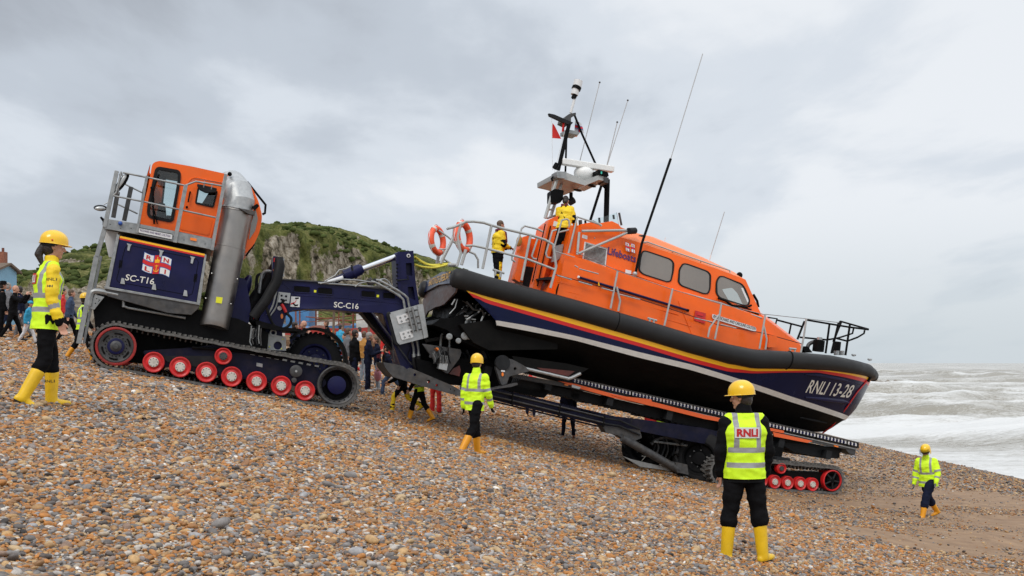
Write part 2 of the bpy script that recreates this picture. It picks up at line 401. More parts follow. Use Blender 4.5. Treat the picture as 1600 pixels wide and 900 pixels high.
def fast_mesh(name, V, Fc, mat_, kind=None, smooth=True):
    me = bpy.data.meshes.new(name); me.vertices.add(len(V)); me.vertices.foreach_set('co', np.asarray(V, np.float32).ravel())
    k = Fc.shape[1]; me.loops.add(len(Fc)*k); me.loops.foreach_set('vertex_index', Fc.astype(np.int32).ravel())
    me.polygons.add(len(Fc)); me.polygons.foreach_set('loop_start', np.arange(0, len(Fc)*k, k, dtype=np.int32))
    me.polygons.foreach_set('loop_total', np.full(len(Fc), k, np.int32)); me.update(calc_edges=True)
    if smooth: me.shade_smooth()
    me.materials.append(mat_); o = bpy.data.objects.new(name, me); COL.objects.link(o)
    if kind: o['kind'] = kind
    return o
PAL = [(0, (.020, .015, .012)), (.08, (.075, .058, .050)), (.18, (.125, .11, .10)), (.28, (.21, .19, .178)), (.36, (.27, .115, .032)), (.46, (.47, .19, .040)),
       (.54, (.23, .12, .050)), (.64, (.48, .285, .115)), (.74, (.43, .31, .175)), (.84, (.31, .30, .30)), (.92, (.52, .45, .37)), (1.0, (.82, .79, .74))]
def ramp_node(N_, pal, interp='LINEAR'):
    r = N_.new('ShaderNodeValToRGB'); r.color_ramp.interpolation = interp; e = r.color_ramp.elements
    e[0].position = pal[0][0]; e[0].color = (*pal[0][1], 1); e[1].position = pal[-1][0]; e[1].color = (*pal[-1][1], 1)
    for p, c in pal[1:-1]: q = e.new(p); q.color = (*c, 1)
    return r
def sand_mask(N, L, geo):
    """patches of bare sand lower down the beach: function of world position"""
    sp = N.new('ShaderNodeSeparateXYZ'); L.new(geo, sp.inputs[0])
    n = N.new('ShaderNodeTexNoise'); n.inputs['Scale'].default_value = .55; n.inputs['Detail'].default_value = 7; n.inputs['Roughness'].default_value = .62
    mp = N.new('ShaderNodeMapping'); mp.inputs['Scale'].default_value = (.55, 1.5, 1); mp.inputs['Rotation'].default_value = (0, 0, R(-8)); L.new(geo, mp.inputs[0]); L.new(mp.outputs[0], n.inputs['Vector'])
    def mm(op, a, b=None, clamp=False):
        q = N.new('ShaderNodeMath'); q.operation = op; q.use_clamp = clamp
        for i, x in enumerate((a, b)):
            if x is None: continue
            if hasattr(x, 'is_output'): L.new(x, q.inputs[i])
            else: q.inputs[i].default_value = x
        return q.outputs[0]
    def sstep(v, a, b, c=0., d=1.):
        q = N.new('ShaderNodeMapRange'); q.interpolation_type = 'SMOOTHSTEP'; q.inputs[1].default_value = a; q.inputs[2].default_value = b
        q.inputs[3].default_value = c; q.inputs[4].default_value = d; L.new(v, q.inputs[0]); return q.outputs[0]
    a = mm('MULTIPLY', sstep(sp.outputs['X'], 3.0, 5.2), sstep(sp.outputs['X'], 15, 19, 1, 0))
    b = mm('MULTIPLY', sstep(sp.outputs['Y'], 9.5, 13), sstep(sp.outputs['Y'], 27, 44, 1, 0))
    reg = mm('MULTIPLY', a, b)
    return mm('MULTIPLY', reg, sstep(mm('ADD', n.outputs['Fac'], mm('MULTIPLY', reg, .20)), .50, .60)), reg, mm, sstep, sp
def shingle_mat():
    m = bpy.data.materials.new('shingle'); m.use_nodes = True; nt = m.node_tree; N = nt.nodes; L = nt.links; b = N['Principled BSDF']
    g = N.new('ShaderNodeNewGeometry').outputs['Position']
    sm, reg, mm, sstep, sp = sand_mask(N, L, g)
    def vor(scale):
        v = N.new('ShaderNodeTexVoronoi'); v.inputs['Scale'].default_value = scale; v.inputs['Randomness'].default_value = 1; L.new(g, v.inputs['Vector']); return v
    v1 = vor(24); v2 = vor(11)
    s1 = N.new('ShaderNodeSeparateColor'); L.new(v1.outputs['Color'], s1.inputs[0]); s2 = N.new('ShaderNodeSeparateColor'); L.new(v2.outputs['Color'], s2.inputs[0])
    n = N.new('ShaderNodeTexNoise'); n.inputs['Scale'].default_value = .35; n.inputs['Detail'].default_value = 4; L.new(g, n.inputs['Vector'])
    pick = mm('ADD', mm('MULTIPLY', s1.outputs[0], .85), mm('MULTIPLY', n.outputs['Fac'], .15))
    r = ramp_node(N, PAL); L.new(pick, r.inputs[0])
    r2 = ramp_node(N, PAL); L.new(s2.outputs[1], r2.inputs[0])
    mx = N.new('ShaderNodeMix'); mx.data_type = 'RGBA'; mx.inputs[0].default_value = .4; L.new(r.outputs[0], mx.inputs[6]); L.new(r2.outputs[0], mx.inputs[7])
    sc = N.new('ShaderNodeMix'); sc.data_type = 'RGBA'; L.new(sm, sc.inputs[0]); L.new(mx.outputs[2], sc.inputs[6])
    sn = N.new('ShaderNodeTexNoise'); sn.inputs['Scale'].default_value = 2.5; sn.inputs['Detail'].default_value = 8; L.new(g, sn.inputs['Vector'])
    sr = ramp_node(N, [(.3, (.185, .105, .052)), (.7, (.30, .185, .10))]); L.new(sn.outputs['Fac'], sr.inputs[0]); L.new(sr.outputs[0], sc.inputs[7])
    # wet, darker shingle next to the water line
    wet = sstep(sp.outputs['X'], 15.5, 20, 1, .62)
    ws = N.new('ShaderNodeVectorMath'); ws.operation = 'SCALE'; L.new(sc.outputs[2], ws.inputs[0]); L.new(wet, ws.inputs['Scale'])
    L.new(ws.outputs[0], b.inputs['Base Color']); b.inputs['Roughness'].default_value = .75
    h = mm('SUBTRACT', 1.0, v1.outputs['Distance']); h2 = mm('MULTIPLY', mm('SUBTRACT', 1.0, v2.outputs['Distance']), .9)
    hh = mm('MULTIPLY', mm('ADD', h, h2), mm('SUBTRACT', 1.0, mm('MULTIPLY', sm, .9)))
    hh = mm('ADD', hh, mm('MULTIPLY', sn.outputs['Fac'], .6))
    bp = N.new('ShaderNodeBump'); bp.inputs['Strength'].default_value = 1; bp.inputs['Distance'].default_value = .035; L.new(hh, bp.inputs['Height']); L.new(bp.outputs[0], b.inputs['Normal'])
    return m
ground = fast_mesh('beach', V, Fc, shingle_mat(), 'structure')
# --- pebbles
def pebble_mesh(i):
    bm = bmesh.new(); bmesh.ops.create_icosphere(bm, subdivisions=2, radius=.5)
    rnd = random.Random(i); o = Vector((rnd.random()*50, rnd.random()*50, i*3.3))
    a, bb, c = 1, rnd.uniform(.68, .92), rnd.uniform(.42, .66)
    for v in bm.verts:
        k = 1+.30*noise.noise(v.co*1.5+o)+.06*noise.noise(v.co*4+o)
        v.co = Vector((v.co.x*a*k, v.co.y*bb*k, v.co.z*c*k))
    me = bpy.data.meshes.new('pebble'); bm.to_mesh(me); bm.free(); me.shade_smooth(); return me
def pebble_mat():
    m = bpy.data.materials.new('pebble'); m.use_nodes = True; nt = m.node_tree; N = nt.nodes; L = nt.links; b = N['Principled BSDF']
    a = N.new('ShaderNodeAttribute'); a.attribute_type = 'INSTANCER'; a.attribute_name = 'tone'
    r = ramp_node(N, PAL); L.new(a.outputs['Fac'], r.inputs[0])
    g = N.new('ShaderNodeTexCoord'); n = N.new('ShaderNodeTexNoise'); n.inputs['Scale'].default_value = 3.2; n.inputs['Detail'].default_value = 6; n.inputs['Roughness'].default_value = .65
    ad = N.new('ShaderNodeVectorMath'); ad.operation = 'ADD'; L.new(g.outputs['Object'], ad.inputs[0])
    cb = N.new('ShaderNodeCombineXYZ'); mu = N.new('ShaderNodeMath'); mu.operation = 'MULTIPLY'; mu.inputs[1].default_value = 371; L.new(a.outputs['Fac'], mu.inputs[0]); L.new(mu.outputs[0], cb.inputs[0]); L.new(cb.outputs[0], ad.inputs[1])
    L.new(ad.outputs[0], n.inputs['Vector'])
    mr = N.new('ShaderNodeMapRange'); mr.inputs[1].default_value = .3; mr.inputs[2].default_value = .7; mr.inputs[3].default_value = .68; mr.inputs[4].default_value = 1.32; L.new(n.outputs['Fac'], mr.inputs[0])
    sc = N.new('ShaderNodeVectorMath'); sc.operation = 'SCALE'; L.new(r.outputs[0], sc.inputs[0]); L.new(mr.outputs[0], sc.inputs['Scale'])
    L.new(sc.outputs[0], b.inputs['Base Color']); b.inputs['Roughness'].default_value = .52; b.inputs['Specular IOR Level'].default_value = .4
    return m
PM = pebble_mat()
def pebbles(name, pts, scl, tone, pal_off=0):
    """one point mesh, pebbles instanced on its points"""
    n = len(pts); me = bpy.data.meshes.new(name); me.vertices.add(n); me.vertices.foreach_set('co', pts.astype(np.float32).ravel())
    def attr(nm, tp, key, arr):
        a = me.attributes.new(nm, tp, 'POINT'); a.data.foreach_set(key, arr.astype(np.float32 if tp != 'INT' else np.int32).ravel())
    rng = np.random.default_rng(n)
    attr('rot', 'FLOAT_VECTOR', 'vector', np.c_[rng.normal(0, .32, n), rng.normal(0, .32, n), rng.uniform(0, 6.28, n)])
    attr('scl', 'FLOAT', 'value', scl); attr('tone', 'FLOAT', 'value', tone); attr('pick', 'INT', 'value', rng.integers(0, 5, n))
    o = bpy.data.objects.new(name, me); COL.objects.link(o); o['kind'] = 'stuff'
    o['label'] = 'loose shingle of orange, tan and grey pebbles covering the beach'; o['category'] = 'pebbles'
    ng = bpy.data.node_groups.new(name, 'GeometryNodeTree'); ng.interface.new_socket('Geometry', in_out='INPUT', socket_type='NodeSocketGeometry'); ng.interface.new_socket('Geometry', in_out='OUTPUT', socket_type='NodeSocketGeometry')
    G = ng.nodes; K = ng.links; gi = G.new('NodeGroupInput'); go = G.new('NodeGroupOutput')
    ip = G.new('GeometryNodeInstanceOnPoints'); K.new(gi.outputs[0], ip.inputs['Points'])
    gti = G.new('GeometryNodeGeometryToInstance')
    for k in reversed(range(5)):
        oi = G.new('GeometryNodeObjectInfo'); oi.inputs['Object'].default_value = PEB[k]; oi.inputs['As Instance'].default_value = False
        K.new(oi.outputs['Geometry'], gti.inputs[0])
    K.new(gti.outputs[0], ip.inputs['Instance']); ip.inputs['Pick Instance'].default_value = True
    def na(nm, dt):
        a = G.new('GeometryNodeInputNamedAttribute'); a.data_type = dt; a.inputs['Name'].default_value = nm
        return [s for s in a.outputs if s.enabled and s.name == 'Attribute'][0]
    K.new(na('pick', 'INT'), ip.inputs['Instance Index']); K.new(na('scl', 'FLOAT'), ip.inputs['Scale'])
    e2r = G.new('FunctionNodeEulerToRotation'); K.new(na('rot', 'FLOAT_VECTOR'), e2r.inputs[0]); K.new(e2r.outputs[0], ip.inputs['Rotation'])
    K.new(ip.outputs[0], go.inputs[0])
    md = o.modifiers.new('pebbles', 'NODES'); md.node_group = ng
    return o
PEB = []
for k in range(5):      # source stones, bedded in the beach in front of the lens
    me = pebble_mesh(k); me.materials.append(PM)
    ob = bpy.data.objects.new('stone', me); COL.objects.link(ob); PEB.append(ob)
    x_ = -.9+.33*k; y_ = 4.55; ob.location = (x_, y_, gz(x_, y_)); ob['kind'] = 'stuff'; ob['category'] = 'pebbles'; ob['label'] = 'single larger beach stone in the shingle'
def scatter(y0, y1, dens, mean, sig, seed, kx=.56, xlim=(-40, 21.5), keep=None):
    rng = np.random.default_rng(seed); area = kx*(y1**2-y0**2); n = int(area*dens)
    y = np.sqrt(rng.uniform(y0**2, y1**2, n)); x = y*rng.uniform(-kx, kx, n)
    ok = (x > xlim[0]) & (x < xlim[1]); x = x[ok]; y = y[ok]
    if keep is not None: k = keep(x, y, rng); x = x[k]; y = y[k]
    n = len(x); s = mean*np.exp(rng.normal(0, sig, n)); s = np.clip(s, mean*.4, mean*3.2)
    big = rng.random(n) < .004; s[big] *= 1.9
    z = ground_arr(x, y)+s*rng.uniform(-.05, .24, n)
    zone = .5+.5*np.sin(x*.55+1.7*np.sin(y*.4))*np.sin(y*.33+x*.2)
    tone = np.clip(rng.beta(1.6, 1.6, n)*.98+rng.normal(0, .02, n), 0, 1)
    # greyer stones gather with the larger sizes and in bands
    gr = rng.random(n) < (.03+.15*zone+.35*np.clip(s/mean-1.3, 0, 1)); tone[gr] = rng.choice([.12, .2, .27, .87, .31], gr.sum())+rng.normal(0, .02, gr.sum())
    orr = rng.random(n) < .06+.20*(1-zone)+.16*np.clip((y-9)/6, 0, 1); tone[orr] = rng.uniform(.36, .60, orr.sum())
    low = np.clip((x-3.5)/5, 0, 1)*np.clip((y-11)/5, 0, 1); dl = rng.random(n) < low*.78; tone[dl] = rng.choice([.09, .2, .27, .55, .36, .7], dl.sum())+rng.normal(0, .02, dl.sum()); s = s*(1-.30*low)
    tone[big] = rng.choice([.27, .72, .84, .66], big.sum())
    return np.c_[x, y, z], s, np.clip(tone, 0, 1)
def sparse(x, y, rng):
    reg = np.clip((x-3.0)/2.4, 0, 1)*np.clip((19-x)/4, 0, 1)*np.clip((y-9.8)/3.2, 0, 1)
    pat = np.sin(x*.7-y*.9+1.5*np.sin(y*.6))+.7*np.sin(y*1.9+x*.45)
    p = 1-reg*np.clip(.88+.34*pat, 0, .98); return rng.random(len(x)) < p
PARTS = [scatter(3.2, 8.5, 3600, .0262, .42, 1, .62), scatter(8.5, 14, 2300, .031, .40, 2, keep=sparse), scatter(14, 22, 950, .042, .38, 3, keep=sparse), scatter(22, 32, 330, .056, .36, 4, keep=sparse), scatter(32, 60, 60, .10, .3, 5)]
pebbles('shingle_pebbles', np.concatenate([p[0] for p in PARTS]), np.concatenate([p[1] for p in PARTS]), np.concatenate([p[2] for p in PARTS]))
# ------------------------------------------------------------------ sea
def sea_mat():
    m = bpy.data.materials.new('sea'); m.use_nodes = True; nt = m.node_tree; N = nt.nodes; L = nt.links; b = N['Principled BSDF']
    g = N.new('ShaderNodeNewGeometry').outputs['Position']
    def no(scale, sx, sy, det, rough=.6, dist=.6, z=0):
        mp = N.new('ShaderNodeMapping'); mp.inputs['Scale'].default_value = (sx, sy, 1); mp.inputs['Location'].default_value = (z, z*.7, z); mp.inputs['Rotation'].default_value = (0, 0, R(-6)); L.new(g, mp.inputs[0])
        n = N.new('ShaderNodeTexNoise'); n.inputs['Scale'].default_value = scale; n.inputs['Detail'].default_value = det; n.inputs['Roughness'].default_value = rough; n.inputs['Distortion'].default_value = dist
        L.new(mp.outputs[0], n.inputs['Vector']); return n.outputs['Fac']
    def mm(op, a, b_=None, clamp=False):
        q = N.new('ShaderNodeMath'); q.operation = op; q.use_clamp = clamp
        for i, x in enumerate((a, b_)):
            if x is None: continue
            if hasattr(x, 'is_output'): L.new(x, q.inputs[i])
            else: q.inputs[i].default_value = x
        return q.outputs[0]
    sp = N.new('ShaderNodeSeparateXYZ'); L.new(g, sp.inputs[0])
    big = no(.05, .5, 1.6, 4, .5, .8); mid = no(.35, .5, 1.8, 8, .68, 1.2, 5); fine = no(2.2, .6, 1.5, 8, .72, 1.5, 9)
    nr = N.new('ShaderNodeMapRange'); nr.inputs[1].default_value = 40; nr.inputs[2].default_value = 420; nr.inputs[3].default_value = .29; nr.inputs[4].default_value = -.02; L.new(sp.outputs['Y'], nr.inputs[0])
    at_ = N.new('ShaderNodeAttribute'); at_.attribute_name = 'foam'
    f = mm('ADD', mm('ADD', mm('MULTIPLY', big, .5), mm('MULTIPLY', mid, .6)), mm('ADD', nr.outputs[0], mm('MULTIPLY', at_.outputs['Fac'], .30)))
    f = mm('ADD', f, mm('MULTIPLY', mm('SUBTRACT', fine, .5), .95))
    fr = N.new('ShaderNodeMapRange'); fr.interpolation_type = 'SMOOTHSTEP'; fr.inputs[1].default_value = .52; fr.inputs[2].default_value = .98; L.new(f, fr.inputs[0])
    mx = N.new('ShaderNodeMix'); mx.data_type = 'RGBA'; mx.inputs[6].default_value = (.29, .27, .225, 1); mx.inputs[7].default_value = (.70, .70, .685, 1)
    L.new(fr.outputs[0], mx.inputs[0]); L.new(mx.outputs[2], b.inputs['Base Color'])
    rr = N.new('ShaderNodeMapRange'); rr.inputs[3].default_value = .22; rr.inputs[4].default_value = .75; L.new(fr.outputs[0], rr.inputs[0]); L.new(rr.outputs[0], b.inputs['Roughness'])
    b.inputs['Specular IOR Level'].default_value = .35
    bp = N.new('ShaderNodeBump'); bp.inputs['Strength'].default_value = .8; bp.inputs['Distance'].default_value = .35
    hh = mm('ADD', mid, mm('MULTIPLY', fine, .3)); L.new(hh, bp.inputs['Height']); L.new(bp.outputs[0], b.inputs['Normal'])
    return m
def sea_h(x, y):
    """rows of swell and breakers, crests roughly parallel to X, irregular"""
    ph = y*.20+1.7*np.sin(x*.045+y*.012)+.9*np.sin(x*.11+2)+.6*np.sin(y*.05)+.4*np.sin(x*.31+y*.07); ph = ph+.55*np.sin(ph)
    env = .45+.55*np.sin(x*.06+y*.021+1.1)*np.sin(x*.023-y*.037+.4)
    c = (np.sin(ph)*.5+.5)**3
    h = c*env*2.1+.30*np.sin(y*.55-x*.09+1.5*np.sin(x*.07))*np.sin(x*.13+.11*y)+.22*np.sin(y*.9+x*.13)*np.sin(x*.21+.3*y)+.10*np.sin(y*2.1+.5*x+np.sin(x*.6))+.07*np.sin(y*1.45-.8*x+2*np.sin(x*.23))+.05*np.sin(3.1*y+1.1*x)*np.sin(.7*x-.4*y)
    near = np.clip((x-22)/16, 0, 1)
    lee = (np.sin(ph-.75)*.5+.5)**2
    foam = np.clip(lee*env*1.3-.9*(np.sin(ph+1.1)*.5+.5)**4*env, -.6, 1)
    return h*near*.95+.0, foam
sx_ = axis_pts(14, 12000, lambda x: .6 if x < 90 else (2.5 if x < 260 else x*.06))
sx_ = np.r_[-np.array([9000, 4000, 2000, 1000, 600, 300, 150, 90, 60, 40, 20])[:], -5, 5, sx_]
sy_ = np.r_[-60, -30, -10, axis_pts(0, 14000, lambda y: .45 if 25 < y < 130 else (1.0 if y < 260 else (4 if y < 700 else y*.05)))]
X, Y = np.meshgrid(sx_, sy_); H, FO = sea_h(X, Y); far = np.clip((900-Y)/500, .25, 1); H = H*far*np.where((X < 14), 0, 1)
V = np.c_[X.ravel(), Y.ravel(), (H-.0).ravel()]; idx = np.arange(X.size).reshape(X.shape)
Fc = np.stack([idx[:-1, :-1], idx[:-1, 1:], idx[1:, 1:], idx[1:, :-1]], -1).reshape(-1, 4)
sea = fast_mesh('sea', V, Fc, sea_mat(), 'structure')
a = sea.data.attributes.new('foam', 'FLOAT', 'POINT'); a.data.foreach_set('value', FO.astype(np.float32).ravel())
# ------------------------------------------------------------------ hill
def hill_mat():
    m = bpy.data.materials.new('hill'); m.use_nodes = True; nt = m.node_tree; N = nt.nodes; L = nt.links; b = N['Principled BSDF']
    gn = N.new('ShaderNodeNewGeometry'); g = gn.outputs['Position']
    def no(sc, det, rough, zs=1):
        mp = N.new('ShaderNodeMapping'); mp.inputs['Scale'].default_value = (1, 1, zs); L.new(g, mp.inputs[0])
        n = N.new('ShaderNodeTexNoise'); n.inputs['Scale'].default_value = sc; n.inputs['Detail'].default_value = det; n.inputs['Roughness'].default_value = rough; L.new(mp.outputs[0], n.inputs['Vector']); return n.outputs['Fac']
    veg = ramp_node(N, [(.38, (.040, .050, .016)), (.46, (.095, .110, .032)), (.53, (.165, .172, .052)), (.62, (.26, .24, .10))]); va = N.new('ShaderNodeMath'); va.operation = 'MULTIPLY_ADD'; va.inputs[1].default_value = .5; L.new(no(.28, 8, .65), va.inputs[0]); vb2 = N.new('ShaderNodeMath'); vb2.operation = 'MULTIPLY'; vb2.inputs[1].default_value = .5; L.new(no(1.3, 8, .75), vb2.inputs[0]); L.new(vb2.outputs[0], va.inputs[2]); L.new(va.outputs[0], veg.inputs[0])
    sp = N.new('ShaderNodeSeparateXYZ'); L.new(gn.outputs['True Normal'], sp.inputs[0])
    rk = ramp_node(N, [(.34, (.035, .032, .020)), (.42, (.13, .11, .075)), (.50, (.30, .25, .185)), (.62, (.52, .46, .37))])
    wv = N.new('ShaderNodeTexNoise'); wv.inputs['Scale'].default_value = .62; wv.inputs['Detail'].default_value = 12; wv.inputs['Roughness'].default_value = .72
    mp = N.new('ShaderNodeMapping'); mp.inputs['Scale'].default_value = (1.5, 1.1, .85); L.new(g, mp.inputs[0]); L.new(mp.outputs[0], wv.inputs['Vector'])
    m2_ = N.new('ShaderNodeMapping'); m2_.inputs['Scale'].default_value = (.30, .2, .36); dn = N.new('ShaderNodeTexNoise'); dn.inputs['Scale'].default_value = .35; dn.inputs['Detail'].default_value = 6; L.new(g, dn.inputs['Vector']); ds = N.new('ShaderNodeVectorMath'); ds.operation = 'MULTIPLY_ADD'; ds.inputs[1].default_value = (7, 7, 5); L.new(dn.outputs['Color'], ds.inputs[0]); L.new(g, ds.inputs[2]); L.new(ds.outputs[0], m2_.inputs[0]); vr = N.new('ShaderNodeTexVoronoi'); vr.feature = 'DISTANCE_TO_EDGE'; vr.inputs['Scale'].default_value = 1; L.new(m2_.outputs[0], vr.inputs['Vector'])
    ce = N.new('ShaderNodeMapRange'); ce.inputs[1].default_value = 0; ce.inputs[2].default_value = .10; ce.inputs[3].default_value = -.065; ce.inputs[4].default_value = .02; L.new(vr.outputs['Distance'], ce.inputs[0])
    cadd = N.new('ShaderNodeMath'); cadd.operation = 'ADD'; L.new(wv.outputs['Fac'], cadd.inputs[0]); L.new(ce.outputs[0], cadd.inputs[1]); L.new(cadd.outputs[0], rk.inputs[0])
    a = N.new('ShaderNodeAttribute'); a.attribute_name = 'rock'
    ns = no(.24, 10, .78)
    ad = N.new('ShaderNodeMath'); ad.operation = 'ADD'; L.new(a.outputs['Fac'], ad.inputs[0]); L.new(ns, ad.inputs[1])
    st = N.new('ShaderNodeMapRange'); st.inputs[1].default_value = .99; st.inputs[2].default_value = 1.05; L.new(ad.outputs[0], st.inputs[0])
    mx = N.new('ShaderNodeMix'); mx.data_type = 'RGBA'; L.new(st.outputs[0], mx.inputs[0]); L.new(veg.outputs[0], mx.inputs[6]); L.new(rk.outputs[0], mx.inputs[7])
    L.new(mx.outputs[2], b.inputs['Base Color']); b.inputs['Roughness'].default_value = .95; b.inputs['Specular IOR Level'].default_value = .1
    bp = N.new('ShaderNodeBump'); bp.inputs['Strength'].default_value = 1; bp.inputs['Distance'].default_value = 1.4; L.new(cadd.outputs[0], bp.inputs['Height']); L.new(bp.outputs[0], b.inputs['Normal'])
    return m
SIL = [(-700, 470), (-400, 440), (-150, 440), (0, 432), (60, 420), (92, 404), (150, 382), (200, 372), (300, 366), (400, 351), (430, 350), (475, 352), (530, 358), (562, 367), (620, 388), (650, 396), (700, 411), (760, 440), (820, 480), (900, 522), (980, 552), (1060, 568), (1100, 572)]
def interp(x, tab): return float(np.interp(x, [a for a, b in tab], [b for a, b in tab]))
rows = []; rock = []
cols = np.arange(-700, 1101, 1.6); NT = 150
Vh = np.zeros((len(cols), NT, 3)); RK = np.zeros((len(cols), NT))
for i, px in enumerate(cols):
    Yt = np.interp(px, [-700, 0, 300, 700, 1100], [190, 190, 230, 300, 340]); Yb = np.interp(px, [-700, 0, 300, 700, 1100], [100, 105, 125, 190, 260])
    zt = CZ+(567-interp(px, SIL))/F*Yt; k = (px-800)/F
    # profile: foot slope, cliff, ledge, upper slope; the ledge height drifts along the hill
    cl = np.interp(px, [-700, 60, 200, 380, 640, 720, 1100], [.30, .30, .30, .34, .32, .28, .1]); ch = np.interp(px, [-700, 60, 150, 380, 640, 720, 1100], [.1, .30, .2, .38, .38, .4, .2])
    for j in range(NT):
        t = j/(NT-1)
        if t < .35: hgt = cl*(t/.35)**1.2
        elif t < .52: hgt = cl+ch*((t-.35)/.17)
        else:
            q = (t-.52)/.48; hgt = cl+ch+(1-cl-ch)*(q-.035*math.sin(q*14)*(1-q))
        z = 4.2+(zt-4.2)*hgt; yy = Yb+(Yt-Yb)*(.34*min(1, t/.35)+.05*min(1, max(0, (t-.35)/.17))+.61*max(0, (t-.52)/.48))
        rr = 0
        cm = math.exp(-((t-.44)/.085)**4)
        rr = .84*cm*(.86+.6*noise.noise(Vector((px*.021, 3.3, t*6)))+.3*noise.noise(Vector((px*.09, 1.3, t*3))))
        up = math.exp(-((t-.70-.05*noise.noise(Vector((px*.01, 9, 0))))/.055)**2); rr = max(rr, .55*up*(1 if 370 < px < 660 else .35)*(.3+1.3*max(0, noise.noise(Vector((px*.03, 7.7, 1))))))
        if px < 175 and abs(t-(.86-.0012*(px-60)))<.008: rr = 1.0
        p = Vector((k*yy, yy, z))
        d = noise.fractal(p*.06, 1, 2.1, 5)*2.0*min(1, t*4)*min(1, (1-t)*6+.12)+noise.fractal(p*.35, 1, 2, 4)*.55*min(1, t*5)
        cr = noise.ridged_multi_fractal(Vector((p.x*.10, p.y*.05, p.z*.03)), 1, 2.1, 4, 1, 2) if cm > .05 else 0
        Vh[i, j] = (p.x, p.y-d*1.3-cm*(cr-1)*4.2, p.z+d*.6); RK[i, j] = rr
idx = np.arange(len(cols)*NT).reshape(len(cols), NT)
Fc = np.stack([idx[:-1, :-1], idx[1:, :-1], idx[1:, 1:], idx[:-1, 1:]], -1).reshape(-1, 4)
# back of the hill runs down again so it is a solid land form
hill = fast_mesh('hill', Vh.reshape(-1, 3), Fc, hill_mat(), 'structure')
a = hill.data.attributes.new('rock', 'FLOAT', 'POINT'); a.data.foreach_set('value', RK.astype(np.float32).ravel())
back = []
for i in range(0, len(cols), 8):
    p = Vh[i, -1]; back.append([Vector(p), Vector((p[0]*1.35, p[1]*1.35, p[2]-1)), Vector((p[0]*2.2, p[1]*2.2, -1))])
mb = MB(); mb.grid(back, hill.data.materials[0]); o = mb.build('hill_back'); o['kind'] = 'structure'
# ------------------------------------------------------------------ launch tractor
def z5(ox, oy, pts, k=5): return [(p[0]/k+ox, p[1]/k+oy)+tuple(p[2:]) for p in pts]
tr = empty('launch_tractor', T.W(2.2, 1.6, -.6), 'navy tracked beach launch tractor with an orange cab and a big steel pipe, numbered SC-T16', 'tractor', rot=T.rot)
def belt_path(circles, step=.06):
    """outer belt line round a list of (u, w, r), clockwise hull of circles"""
    pts = []
    for (u, w_, r) in circles:
        for i in range(96): pts.append((u+r*math.cos(2*math.pi*i/96), w_+r*math.sin(2*math.pi*i/96)))
    pts = sorted(set(pts))
    def half(ps):
        h = []
        for p in ps:
            while len(h) > 1 and (h[-1][0]-h[-2][0])*(p[1]-h[-2][1])-(h[-1][1]-h[-2][1])*(p[0]-h[-2][0]) <= 0: h.pop()
            h.append(p)
        return h
    hull = half(pts)[:-1]+half(pts[::-1])[:-1]
    P = [Vector(p) for p in hull]; L_ = [(P[(i+1) % len(P)]-P[i]).length for i in range(len(P))]; tot = sum(L_); n = int(tot/step); out = []
    for k in range(n):
        d = tot*k/n; i = 0
        while d > L_[i]: d -= L_[i]; i += 1
        out.append(P[i].lerp(P[(i+1) % len(P)], d/L_[i]))
    return out
def track_belt(fr, circles, v0, width, parent, thick=.06, lug=.05, step=.062, sag=0, m='track'):
    path = belt_path(circles, step); n = len(path); mb = MB(); ring = []
    nrm = []
    for i in range(n):
        t = (path[(i+1) % n]-path[i-1]).normalized(); nrm.append(Vector((t.y, -t.x)))
    umin = min(p.x for p in path); umax = max(p.x for p in path); wm = sum(p.y for p in path)/n
    for i, p in enumerate(path):
        s_ = (p.x-umin)/(umax-umin)
        if nrm[i].y > .8: p = p+Vector((0, -sag*4*s_*(1-s_)+.006*math.sin(i*.9)))
        path[i] = p
    rows = []
    for i, p in enumerate(path):
        a = p; b = p+nrm[i]*-thick
        rows.append([fr.W(a.x, v0, a.y), fr.W(a.x, v0+width, a.y), fr.W(b.x, v0+width, b.y), fr.W(b.x, v0, b.y)])
    mb.grid(rows, m, closeu=True, closev=True)
    for i in range(0, n):
        p = path[i]; q = path[(i+1) % n]; nn = nrm[i]
        for side in (0, 1):
            if (i+side) % 2: continue
            va = v0-.006+side*width*.5; vb = va+width*.5+.006
            a0, a1 = p, p.lerp(q, .72); h = nn*lug
            q2 = path[(i+(1 if side else 2)) % n]; q3 = path[(i+(2 if side else 1)) % n]
            sh0 = (a0, a1) ; sh = path[(i+1) % n]-p
            c = [a0, a1] if side else [a0, a1]; d = [a0+sh, a1+sh] if not side else [a0-sh, a1-sh]
            if side: c, d = [a0+sh*.9, a1+sh*.9], [a0, a1]
            else: c, d = [a0, a1], [a0+sh*.9, a1+sh*.9]
            bt = [fr.W(c[0].x, va, c[0].y), fr.W(c[1].x, va, c[1].y), fr.W(d[1].x, vb, d[1].y), fr.W(d[0].x, vb, d[0].y)]
            k = fr.U*h.x+fr.Wd*h.y; vs = bt+[x+k for x in bt]
            mb.add(vs, [(0,1,2,3),(4,7,6,5),(0,4,5,1),(1,5,6,2),(2,6,7,3),(3,7,4,0)], m)
        # guide teeth on the inside
        if i % 2 == 0:
            b = p-nn*(thick+.035); t = (q-p).normalized()*.018
            mb.box(fr.W(b.x, v0+width*.5, b.y), fr.U*t.x+fr.Wd*t.y, fr.V*.05, (fr.U*nn.x+fr.Wd*nn.y)*.035, m)
    return mb.build('belt', parent, smooth=30)
